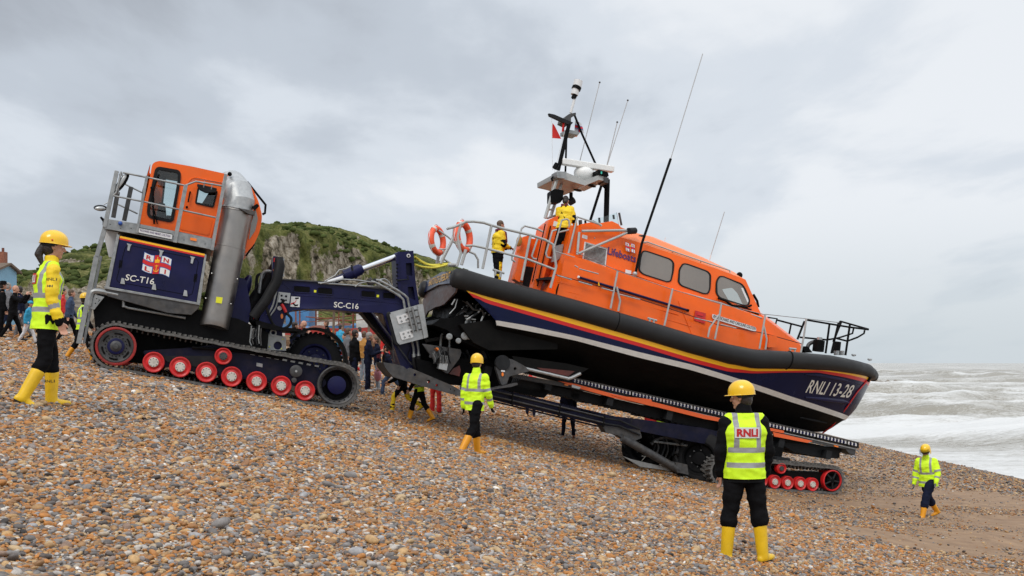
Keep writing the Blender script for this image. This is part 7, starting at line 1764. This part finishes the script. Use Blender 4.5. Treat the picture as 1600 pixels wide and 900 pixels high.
person(0, 0, 195, 1.74, dict(lean=-4, hy=-4, hp=2, legL=(82, 76, 5, 0), legR=(82, 76, 5, 0), armR=(30, 8, 50, 5), armL=(30, 8, 50, 5)),
    dict(trousers='bcloth', tleg=.95, jacket='bcloth', hem=-.04, shoes='shoe', hair='hair', hat='beanie', fat=1.0),
    'driver seated in the tractor cab behind the small door window', vox=.016, loc=p-Vector((0, 0, .40)))
# --- onlookers
WK = dict(lean=5, legL=(20, 6, 3, 0), legR=(-16, 16, 3, 20), armR=(-12, 7, 18, 0), armL=(14, 7, 22, 0)); WK2 = dict(lean=5, legR=(20, 6, 3, 0), legL=(-16, 16, 3, 20), armL=(-12, 7, 18, 0), armR=(14, 7, 22, 0))
ST_ = dict(lean=2, legL=(4, 4, 3, 0), legR=(-3, 2, 3, 0), armR=(2, 8, 14, 0), armL=(4, 8, 18, 0)); CAMP = dict(lean=2, hp=-6, legL=(4, 4, 3, 0), legR=(-3, 2, 3, 0), armR=(55, 8, 85, 14), armL=(55, 8, 85, 14)); BAG = dict(ST_, armR=(20, 8, 90, 12), armL=(0, 7, 10, 0))
RUN = dict(lean=18, legL=(38, 30, 4, 0), legR=(-22, 40, 4, 35), armR=(20, 8, 60, 0), armL=(-10, 8, 50, 0))
GR = 'onlookers on the beach'
def ol(px, Y, rz, h, P, O, label): o = dict(shoes='shoe', tleg=.96, cuff=.055, hair='hair'); o.update(O); return person(px, Y, rz, h, P, o, label, GR, .022)
ol(2, 31.2, 40, 1.74, ST_, dict(trousers='bcloth', jacket='bcloth', hat='brim'), 'onlooker in a dark brimmed hat at the left edge')
bald = ol(20, 31, 12, 1.74, dict(WK, armL=(70, 8, 80, 10), armR=(66, 8, 84, 10)), dict(trousers='bcloth', jacket='bcloth', bald=1, hair=None), 'bald onlooker in black holding up a camera behind the woman in the hi-vis vest')
ol(44, 30, 5, 1.32, dict(WK), dict(trousers='whitec', jacket='cyan', hat='beanie', hatm='cyan'), 'child in a cyan hooded jacket half hidden by the woman at the left')
ol(34, 32.5, 190, 1.70, WK2, dict(trousers='greyc', jacket='navyc'), 'onlooker in grey trousers and navy top walking behind the cyan child')
ol(108, 33, 22, 1.76, WK, dict(trousers='bcloth', jacket='denim', hair='hairb', fat=1.1), 'man in a blue denim jacket walking beside the tractor ladder')
ol(97, 36, 20, 1.72, ST_, dict(trousers='bcloth', jacket='redc', hair='hair'), 'distant onlooker in a red jacket left of the tractor')
person(128, 26.2, 30, 1.76, dict(WK2), dict(trousers='bcloth', tleg=.62, boots='booto', boot_h=.6, jacket='bcloth', vest='lime_c', hat='hard', hair='hair', bands=(.03, .17)), 'helper in hard hat and hi-vis vest partly hidden by the tractor post', vox=.018)
ol(459, 30.5, 20, 1.74, CAMP, dict(trousers='denim', jacket='navyc', hair='hair'), 'dark-haired photographer under the carriage arm')
ol(477, 31.5, -150, 1.76, CAMP, dict(trousers='bcloth', jacket='bcloth', bald=1, hair=None), 'bald onlooker raising a phone under the carriage arm')
ol(541, 32.2, 30, 1.72, WK, dict(trousers='greyc', jacket='greyc', hair='hairb'), 'man in a charcoal coat beside the big carriage wheel')
ol(548, 33.5, 200, 1.62, RUN, dict(trousers='redc', jacket='redc', hair='hair'), 'person bending in red clothes behind the black-coated man')
ol(553, 30.6, 35, 1.80, ST_, dict(trousers='navyc', jacket='bcloth', hair='hair', fat=1.08, tleg=.5), 'tall man in a hooded black coat with his hands in front')
ol(568, 33.2, 60, 1.66, ST_, dict(trousers='pale', jacket='brownc', hair='hairb'), 'person in an ochre coat standing behind the man in navy')
ol(575, 30.4, 15, 1.80, dict(BAG), dict(trousers='navyc', jacket='navyc', hair='hairg', shoes='shoew'), 'grey-haired man in a navy jumper beside the raking leg')
ol(590, 31.2, -160, 1.66, dict(BAG), dict(trousers='pale', jacket='navyc', cuffs='maroonc', shoulders='maroonc', hair='hairb', shoes='shoew'), 'woman with maroon sleeves and pale jeans carrying a pink bag')
J = person.J; rt = person.root
gbag = MB(); pw = rt.matrix_world @ (J.A['L'][2]+Vector((0, 0, -.12))); gbag.ball(pw+Vector((0, 0, -.22)), .1, 'pink', 12, 8, ax=(Vector((.12, 0, 0)), Vector((0, .09, 0)), Vector((0, 0, .2)))); gbag.tube([pw, pw+Vector((0, 0, -.06))], .015, 'pink', 6)
o = gbag.build('carrier_bag'); tagp(o, 'pink carrier bag hanging from the hand of the woman with maroon sleeves', 'bag')
ol(10, 34, 60, 1.70, WK, dict(trousers='navyc', jacket='greyc', hair='hairg'), 'grey-haired onlooker in a grey top at the far left, behind the hatted one')
ol(60, 36, 200, 1.68, ST_, dict(trousers='bcloth', jacket='maroonc', hair='hairb'), 'onlooker in a maroon coat between the cyan child and the woman in the vest')
ol(82, 38, 160, 1.74, WK2, dict(trousers='denim', jacket='whitec', hair='hair'), 'distant onlooker in a white top and jeans beside the red-jacketed one')
ol(92, 42, 20, 1.70, ST_, dict(trousers='bcloth', jacket='navyc', hair='hairb'), 'most distant onlooker in navy at the foot of the crags')
ol(513, 40, 190, 1.72, WK, dict(trousers='greyc', jacket='bcloth', hair='hairb'), 'onlooker in black and grey farther back under the arm, before the blue boat')
ol(531, 44, 60, 1.66, ST_, dict(trousers='denim', jacket='cyan', hair='hair'), 'onlooker in a cyan coat and jeans farther back under the arm')
ol(604, 38, -60, 1.70, ST_, dict(trousers='bcloth', jacket='redc', hair='hairb'), 'onlooker in a red coat behind the woman with the pink bag')
ol(563, 46, 150, 1.70, ST_, dict(trousers='greyc', jacket='whitec', hair='hair'), 'onlooker in a white coat in front of the red fishing boat')
ol(1137, 33, 60, 1.72, ST_, dict(trousers='navyc', jacket='blue_c', hair='hair'), 'figure in bright blue glimpsed between cradle and lower beam')
CR = 'crew legs seen below the carriage'
person(630, 27.6, 190, 1.74, dict(RUN), dict(trousers='bcloth', knee='ycloth', tleg=.93, boots='ycloth', boot_h=.4, jacket='bcloth', hair='hair', hem=-.04), 'crew member in yellow and black trousers running below the skid plate', CR, .018)
person(655, 26.6, 175, 1.76, dict(WK), dict(trousers='bcloth', tleg=.62, boots='booto', boot_h=.6, jacket='bcloth', vest='lime_c', hair='hair', hat='hard'), 'helper in black trousers and orange boots behind the skid plate', CR, .018)
ol(613, 30.5, 185, 1.70, dict(RUN), dict(trousers='denim', jacket='navyc'), 'running figure in blue jeans seen past the hinge')
ol(681, 29.6, 80, 1.72, ST_, dict(trousers='redc', jacket='redc', cuff=.08), 'figure in baggy red trousers standing behind the walking hi-vis person')
ol(829, 34, 100, 1.66, ST_, dict(trousers='navyc', jacket='redc'), 'figure in a red top seen through the gap under the hull')
ol(888, 31, 85, 1.76, dict(ST_, legL=(0, 0, 7, 0), legR=(0, 0, 7, 0)), dict(trousers='navyc', jacket='navyc', shoes='shoeb'), 'figure in navy with tan shoes standing behind the lower beam')
person(1018, 33.5, 60, 1.72, ST_, dict(trousers='bcloth', jacket='redc', hair='hair', shoes='shoe'), 'figure in red visible between cradle and lower beam', CR, .022, loc=at(1018, 704, 33.5))
person(1038, 32.6, 70, 1.72, ST_, dict(trousers='bcloth', jacket='lime_c', hair='hair', shoes='shoe'), 'figure in hi-vis yellow visible between cradle and lower beam', CR, .022, loc=at(1038, 704, 32.6))
# ------------------------------------------------------------------ loose things on the boat
for (px, py, v, lab) in ((683, 376, 1.5, 'orange lifebuoy on the far stern rail, the left one of the pair'), (724, 370, -1.2, 'orange lifebuoy with a red line on the near stern rail, right of the pair')):
    c = B.P(px, py, v); rt = empty('lifebuoy', c, lab, 'lifebuoy', 'lifebuoys on the stern rail')
    ax_ = (Vector((1, 0, .12)).normalized()*.86+Vector((0, -1, 0))*.5).normalized(); up_ = B.Wd-ax_*B.Wd.dot(ax_); up_.normalize(); sd = ax_.cross(up_)
    g = MB(); Rr = .345; ring = [c+(up_*math.cos(t)+sd*math.sin(t)*.86)*Rr for t in np.linspace(0, 2*math.pi, 41)[:-1]]; g.tube(ring, .088, 'lring', 14, close=True); g.build('ring', rt)
    for t0 in (.5, 2.1, 3.7, 5.3):
        g = MB(); g.tube([c+(up_*math.cos(t)+sd*math.sin(t)*.86)*Rr for t in np.linspace(t0, t0+.26, 5)], .091, 'hub', 14, cap=False); g.build('reflective_band', rt)
    g = MB(); g.tube([c+(up_*math.cos(t)+sd*math.sin(t)*.86)*(Rr+.11+.02*math.sin(t*8)) for t in np.linspace(0, 2*math.pi, 41)[:-1]], .011, 'plateW', 6, close=True)
    g.tube([c+up_*.35-ax_*.1, c+up_*.1+sd*.2-ax_*.12, c-up_*.33-ax_*.1], .02, 'redc', 6); g.build('grab_line', rt)
def flag(name, pts, m, lab, emblem=False, v=-.4):
    g = MB(); n = 8; a, b, c_, d_ = [Vector(p) for p in pts]; rows = []
    for i in range(n+1):
        s_ = i/n; rows.append([B.P(*(a.lerp(b, s_).lerp(d_.lerp(c_, s_), t)), v+.05*math.sin(s_*7+t*2)*s_) for t in np.linspace(0, 1, 6)])
    g.grid(rows, m)
    if emblem:
        def Q_(s_, t): return B.P(*(a.lerp(b, s_).lerp(d_.lerp(c_, s_), t)), v+.05*math.sin(s_*7+t*2)*s_-.02)
        for (s0, s1, t0, t1, mm_) in ((0, 1, .34, .66, 'blue'), (0, 1, .40, .60, 'stripe_red'), (.38, .64, 0, 1, 'blue'), (.43, .59, 0, 1, 'stripe_red'), (.45, .57, .35, .65, 'stripe_yel')):
            g.grid([[Q_(s0+(s1-s0)*i/5, t)-B.V*.004*(1+('red' in mm_)+2*('yel' in mm_)) for t in (t0, t1)] for i in range(6)], mm_)
    o = g.build(name, None, fix=False); tagp(o, lab, 'flag', 'flags on the mast')
flag('flag', Mq([(150, 285), (162, 300), (197, 370), (146, 366)]), 'redc', 'small red flag hanging below the yard, left of the mast')
flag('flag', Mq([(205, 282), (216, 284), (213, 330), (199, 332)]), 'redc', 'narrow red flag furled against the mast')
flag('flag', Mq([(272, 272), (305, 285), (322, 340), (268, 332)]), 'whitec', 'white flag with a red cross flying right of the mast', True, v=-.1)
g = MB(); B.tube(g, Mq([(146, 250), (150, 540)]), .006, 'plateW', -.4, 5); B.tube(g, Mq([(215, 330), (172, 500)]), .006, 'plateW', -.4, 5); B.tube(g, Mq([(170, 500), (125, 760)]), .006, 'plateW', -.4, 5); g.build('halyard', lb)
g = MB()
g.tube(catmull([B.P(648, 401, -.2), B.P(660, 409, .2), B.P(675, 414, .4), B.P(702, 412, .2)], 6), .028, 'ropey', 8); g.tube(catmull([B.P(648, 413, -.2), B.P(660, 417, .0), B.P(680, 418, .2), B.P(705, 412, .2)], 6), .028, 'ropey', 8); g.tube(catmull([B.P(648, 402.5, -.1), B.P(666, 413, .2), B.P(690, 416, .3), B.P(700, 413, .3)], 6), .022, 'ropey', 8)
o = g.build('mooring_rope'); tagp(o, 'yellow ropes slung between the carriage tower and the stern rail', 'rope')
g = MB(); c = B.P(811, 377, -.6); g.ball(c, .1, 'brownc', 10, 8, ax=(B.U*.08, B.V*.06, B.Wd*.15)); g.ball(c+B.U*.04-B.Wd*.02, .1, 'brownc', 10, 8, ax=(B.U*.05, B.V*.05, B.Wd*.1)); o = g.build('glove'); tagp(o, 'tan leather work glove stuck on the aft locker handrail', 'glove')
# ------------------------------------------------------------------ fishing boats and town behind the beach
M['fred'] = mat('boat_red', (.36, .03, .025), .5, var=.15, vscale=2, dirt=.4); M['fblue'] = mat('boat_blue', (.06, .20, .42), .5, var=.15, vscale=2, dirt=.35); M['fwhite'] = mat('boat_white', (.60, .60, .57), .5, dirt=.35, var=.1)
M['ftan'] = mat('boat_tan', (.30, .20, .13), .7, dirt=.3, var=.2); M['rust'] = mat('rusty_steel', (.20, .06, .03), .8, var=.3, vscale=6); M['wood'] = mat('weathered_wood', (.14, .10, .07), .85, var=.3, vscale=4); M['rock'] = mat('sandstone', (.20, .17, .135), .9, var=.4, vscale=1.2, bump=.9, bscale=2.5, dirt=.3)
M['tile'] = mat('roof_tile', (.17, .06, .04), .85, var=.3, vscale=5); M['brick'] = mat('brick', (.26, .10, .06), .85, var=.3, vscale=6); M['bluew'] = mat('blue_wall', (.20, .38, .52), .7, var=.08, vscale=1); M['buoy'] = mat('orange_buoy', (.85, .22, .05), .4); M['wincl'] = mat('dark_pane', (.03, .035, .04), .1)
def fish_boat(px, Y, L_, yaw, hullm, hullm2, cabm, label, rnd_):
    x = (px-800)/F*Y; z = gz(x, Y); rt = empty('fishing_boat', Vector((x, Y, z)), label, 'fishing boat', 'fishing boats hauled up on the beach', R(yaw)); rot = Matrix.Translation((x, Y, z)) @ Matrix.Rotation(R(yaw), 4, 'Z')
    W_ = lambda a, b, c: rot @ Vector((a, b, c))
    g = MB(); rows = []; n = 14; H = L_*.19
    for i in range(n+1):
        t = i/n; u = -L_/2+L_*t; hb_ = L_*.16*(1-max(0, (t-.55)/.45)**2.2)*(.85+.15*min(1, t*4)); sh_ = H*(1+.35*max(0, t-.5)**1.5*2.8+.05*(1-t)); kz = .25+.35*max(0, (t-.75)/.25)**2*H
        pr = [(0, kz), (hb_*.7, kz+.15*H), (hb_*.95, kz+.42*H), (hb_, sh_*.72), (hb_*1.03, sh_), (hb_*.93, sh_+.02)]
        rows.append([W_(u, -a, c) for a, c in pr[::-1]]+[W_(u, a, c) for a, c in pr[1:]])
    for i in range(n):
        for j in range(10):
            k = j if j < 5 else 9-j; m_ = ['wood', hullm, hullm2, 'ftan', 'maroon'][min(4, k)]
            g.add([rows[i][j], rows[i+1][j], rows[i+1][j+1], rows[i][j+1]], [(0,1,2,3)], m_)
    g.add(rows[0], [tuple(range(11))], hullm); g.add([W_(-L_/2, -L_*.13, H*.8), W_(-L_/2, L_*.13, H*.8), W_(L_*.3, L_*.13, H*.85), W_(L_*.45, 0, H*1.0), W_(L_*.3, -L_*.13, H*.85)], [(0,1,2,3,4)], 'wood'); g.build('hull', rt)
    g = MB(); cb = W_(L_*.16, 0, H*1.55); ux = rot.to_3x3() @ Vector((1, 0, 0)); uy = rot.to_3x3() @ Vector((0, 1, 0)); uz = Vector((0, 0, 1))
    g.box(cb, ux*L_*.11, uy*L_*.09, uz*H*.62, cabm); g.box(cb+uz*H*.66, ux*L_*.125, uy*L_*.105, uz*.05, 'fwhite'); cbn = g.build('wheelhouse', rt, bevel=.04)
    for k in (-1, 0, 1): g = MB(); g.box(cb+ux*k*L_*.065-uy*(L_*.09+.01)+uz*H*.25, ux*L_*.025, uy*.02, uz*H*.18, 'wincl'); g.build('window', cbn)
    g = MB(); mz = H*2.5; g.tube([W_(L_*.02, 0, H*.8), W_(L_*.02, 0, mz)], .07, 'rust', 8); g.tube([W_(L_*.02, 0, mz*.9), W_(-L_*.42, 0, H*1.7)], .02, 'dark', 5); g.tube([W_(L_*.02, 0, mz*.9), W_(L_*.46, 0, H*1.4)], .02, 'dark', 5); g.tube([W_(L_*.02, 0, mz*.55), W_(-L_*.36, .2, mz*.62)], .05, 'rust', 6); g.build('mast', rt)
    g = MB()
    for sg in (-1, 1): g.tube([W_(-L_*.42, sg*L_*.11, H*.8), W_(-L_*.42, sg*L_*.11, H*2.3)], .06, 'rust', 6)
    g.tube([W_(-L_*.42, -L_*.11, H*2.3), W_(-L_*.42, L_*.11, H*2.3)], .06, 'rust', 6); g.tube([W_(-L_*.42, -L_*.11, H*1.3), W_(L_*.0, -L_*.12, H*1.35), W_(L_*.3, -L_*.13, H*1.5)], .03, 'rust', 6); g.build('gantry', rt)
    r_ = random.Random(rnd_); g = MB(); g.ball(W_(-L_*.25, 0, H*1.0), .5, 'tile', 10, 6, ax=(ux*L_*.1, uy*L_*.08, uz*.35)); g.ball(W_(-L_*.36, .3, H*1.0), .5, 'fblue', 10, 6, ax=(ux*L_*.05, uy*L_*.06, uz*.3)); g.build('net_pile', rt)
    for k, m_ in enumerate(('buoy', 'fblue')): g = MB(); g.ball(W_(L_*(-.12+.07*k), -L_*.165-.12, H*.86), .17, m_, 10, 8); g.build('fender', rt)
    return rt
fish_boat(548, 76, 9.5, 4, 'fred', 'ftan', 'fwhite', 'red hulled fishing boat with white wheelhouse seen under the carriage arm', 1)
fish_boat(497, 80, 9.0, 170, 'fblue', 'fwhite', 'fblue', 'blue and white fishing boat left of the red hulled one', 2)
fish_boat(604, 80, 9.0, 10, 'fwhite', 'dark', 'fwhite', 'white and black fishing boat right of the red hulled one', 3)
fish_boat(452, 88, 9.0, 20, 'fwhite', 'fred', 'fwhite', 'white fishing boat with red lower hull, farthest left under the arm', 4)
for i, (px, Y, hh, lab) in enumerate(((520, 70, 3.3, 'tall rusty pole nearest the blue fishing boat'), (535, 74, 3.5, 'tall rusty pole behind the red fishing boat'), (575, 72, 3.4, 'tall rusty pole between the red and the white and black boats'))):
    x = (px-800)/F*Y; z = gz(x, Y); g = MB(); g.tube([(x, Y, z), (x+.1, Y, z+hh)], .09, 'wood', 8); g.tube([(x-.6, Y, z+hh*.9), (x+.7, Y, z+hh*.86)], .05, 'wood', 6); o = g.build('mooring_post'); o.location = (0, 0, 0); tagp(o, lab, 'post', 'poles among the fishing boats')
# buildings at the far left
def house(px, Y, w_, d, h, wallm, roofm, label, yaw=0, chim=True, nwin=3, pit=.38):
    x = (px-800)/F*Y; z = gz(x, Y); rot = Matrix.Translation((x, Y, z)) @ Matrix.Rotation(R(yaw), 4, 'Z'); rt = empty('house', Vector((x, Y, z)), label, 'house', 'houses at the foot of the hill', R(yaw)); W_ = lambda a, b, c: rot @ Vector((a, b, c))
    g = MB(); prof = [(-d/2, 0), (-d/2, h), (0, h+d*pit), (d/2, h), (d/2, 0)]
    g.slab([[W_(-w_/2, a, b) for a, b in prof]], W_(w_/2, 0, 0)-W_(-w_/2, 0, 0), wallm); g.build('wall', rt)
    g = MB()
    for sg in (-1, 1): g.slab([[W_(-w_/2-.3, sg*(d/2+.35), h-.25), W_(w_/2+.3, sg*(d/2+.35), h-.25), W_(w_/2+.3, 0, h+d*pit+.05), W_(-w_/2-.3, 0, h+d*pit+.05)]], Vector((0, 0, .18)), roofm)
    rf = g.build('roof', rt)
    if chim: g = MB(); g.box(W_(w_*.3, 0, h+d*pit+.5), Vector((.5, 0, 0)), Vector((0, .4, 0)), Vector((0, 0, 1.0)), 'brick'); [g.cyl(W_(w_*.3+k, 0, h+d*pit+1.5), W_(w_*.3+k, 0, h+d*pit+1.9), .13, 'tile', 8) for k in (-.25, .25)]; g.build('chimney', rf)
    for i in range(nwin):
        for fl in range(max(1, int(h/2.7))):
            a = -w_/2+w_*(i+.5)/nwin; c = 1.5+fl*2.7; g = MB(); g.box(W_(a, -d/2-.02, c), W_(1, 0, 0)*0+(rot.to_3x3() @ Vector((.45, 0, 0))), rot.to_3x3() @ Vector((0, .05, 0)), Vector((0, 0, .6)), 'fwhite'); f_ = g.build('window', rt); g = MB(); g.box(W_(a, -d/2-.06, c), rot.to_3x3() @ Vector((.36, 0, 0)), rot.to_3x3() @ Vector((0, .03, 0)), Vector((0, 0, .5)), 'wincl'); g.build('pane', f_)
house(-34, 84, 5.0, 3, 5.6, 'bluew', 'wood', 'pale blue house at the left edge of the beach', 0, False, 1, .1)
house(-95, 92, 8, 6, 4.5, 'fwhite', 'tile', 'white house with tiled roof beyond the blue one', 5)
house(-8, 100, 2.0, 3, 6.2, 'brick', 'tile', 'brick house with a chimney behind the pale blue one', -4)
for i, (px, Y, c_, lab) in enumerate(((70, 100, 'wood', 'black weatherboarded hut at the foot of the hill, nearest the blue house'), (420, 96, 'wood', 'dark timber hut behind the tractor'), (645, 110, 'wood', 'dark timber hut beyond the fishing boats'))):
    house(px, Y, 4, 4, 2.6, c_, 'dark', lab, 5*i, False, 1)
# scrub growing on the hill: one uncountable mass
rs = np.random.default_rng(5); ico = bmesh.new(); bmesh.ops.create_icosphere(ico, subdivisions=1, radius=1); IV = np.array([v.co[:] for v in ico.verts]); IF = np.array([[v.index for v in f.verts] for f in ico.faces]); ico.free()
sv = []; sf = []; cnt = 0; nC = len(cols)
while cnt < 3600:
    i = rs.integers(2, nC-2); j = rs.integers(3, NT-1); px_ = cols[i]
    if px_ < -40 or px_ > 900 or rs.random() < RK[i, j]*1.0: continue
    q = Vh[i, j]
    if noise.noise(Vector((q[0]*.045, q[1]*.03, q[2]*.06))) < rs.uniform(-.1, .45): continue
    sz = rs.uniform(.22, .70)*(1.3 if j < 50 else 1); J_ = IV*(1+rs.normal(0, .17, (len(IV), 1)))*np.array([sz*1.25, sz*1.25, sz*.8]); sv.append(J_+q+np.array([rs.normal(0, .6), -.1, sz*.15])); sf.append(IF+cnt*len(IV)); cnt += 1
M['scrub'] = mat('scrub_leaves', (.060, .078, .024), .95, spec=.05, bump=1, bscale=3, var=.5, vscale=.25)
sc_ = fast_mesh('hill_scrub', np.concatenate(sv), np.concatenate(sf), M['scrub'], 'stuff', smooth=False); sc_['label'] = 'dark gorse and scrub covering the grassy hill'; sc_['category'] = 'scrub'
# grey crag beside the path on the left
def crag(px, Y, wx, hz, lab, seed):
    x = (px-800)/F*Y; z = gz(x, Y); bm = bmesh.new(); bmesh.ops.create_icosphere(bm, subdivisions=5, radius=1)
    for v in bm.verts:
        p_ = v.co.copy(); k = 1+.28*noise.fractal(p_*1.4+Vector((seed, 0, 0)), 1, 2, 5)+.16*(noise.ridged_multi_fractal(p_*2.3+Vector((seed, 3, 0)), 1, 2, 4, 1, 2)-1)
        v.co = Vector((p_.x*wx*k, p_.y*wx*.8*k, p_.z*hz*k))
    me = bpy.data.meshes.new('crag'); bm.to_mesh(me); bm.free(); me.shade_smooth(); me.set_sharp_from_angle(angle=R(28)); me.materials.append(M['rock']); o = bpy.data.objects.new('crag', me); COL.objects.link(o); o.location = (x, Y, z+hz*.35); tagp(o, lab, 'rock', 'grey crags at the foot of the hill')
crag(100, 98, 3.2, 3.3, 'large rounded grey crag behind the woman in the vest', 1.0); crag(124, 96, 2.6, 2.4, 'smaller grey crag left of the tractor ladder', 5.0); crag(66, 104, 3.0, 2.4, 'low grey crag half hidden behind the woman in the vest', 9.0)
# rock groyne out at sea
bm = bmesh.new()
r_ = random.Random(3)
for i in range(14):
    mt_ = Matrix.Translation((76+i*.55+r_.uniform(-.3, .3)+25, 205+r_.uniform(-1, 1), .3)) @ Matrix.Scale(r_.uniform(.7, 1.3), 4); bmesh.ops.create_icosphere(bm, subdivisions=1, radius=1, matrix=mt_)
me = bpy.data.meshes.new('rock_groyne'); bm.to_mesh(me); bm.free(); me.materials.append(M['rock']); o = bpy.data.objects.new('rock_groyne', me); COL.objects.link(o); tagp(o, 'low dark rock groyne out in the surf beyond the bow', 'groyne')
p0_ = at(1378, 579, 205); o.location = (p0_.x-101.0-3.5, 0, 0)
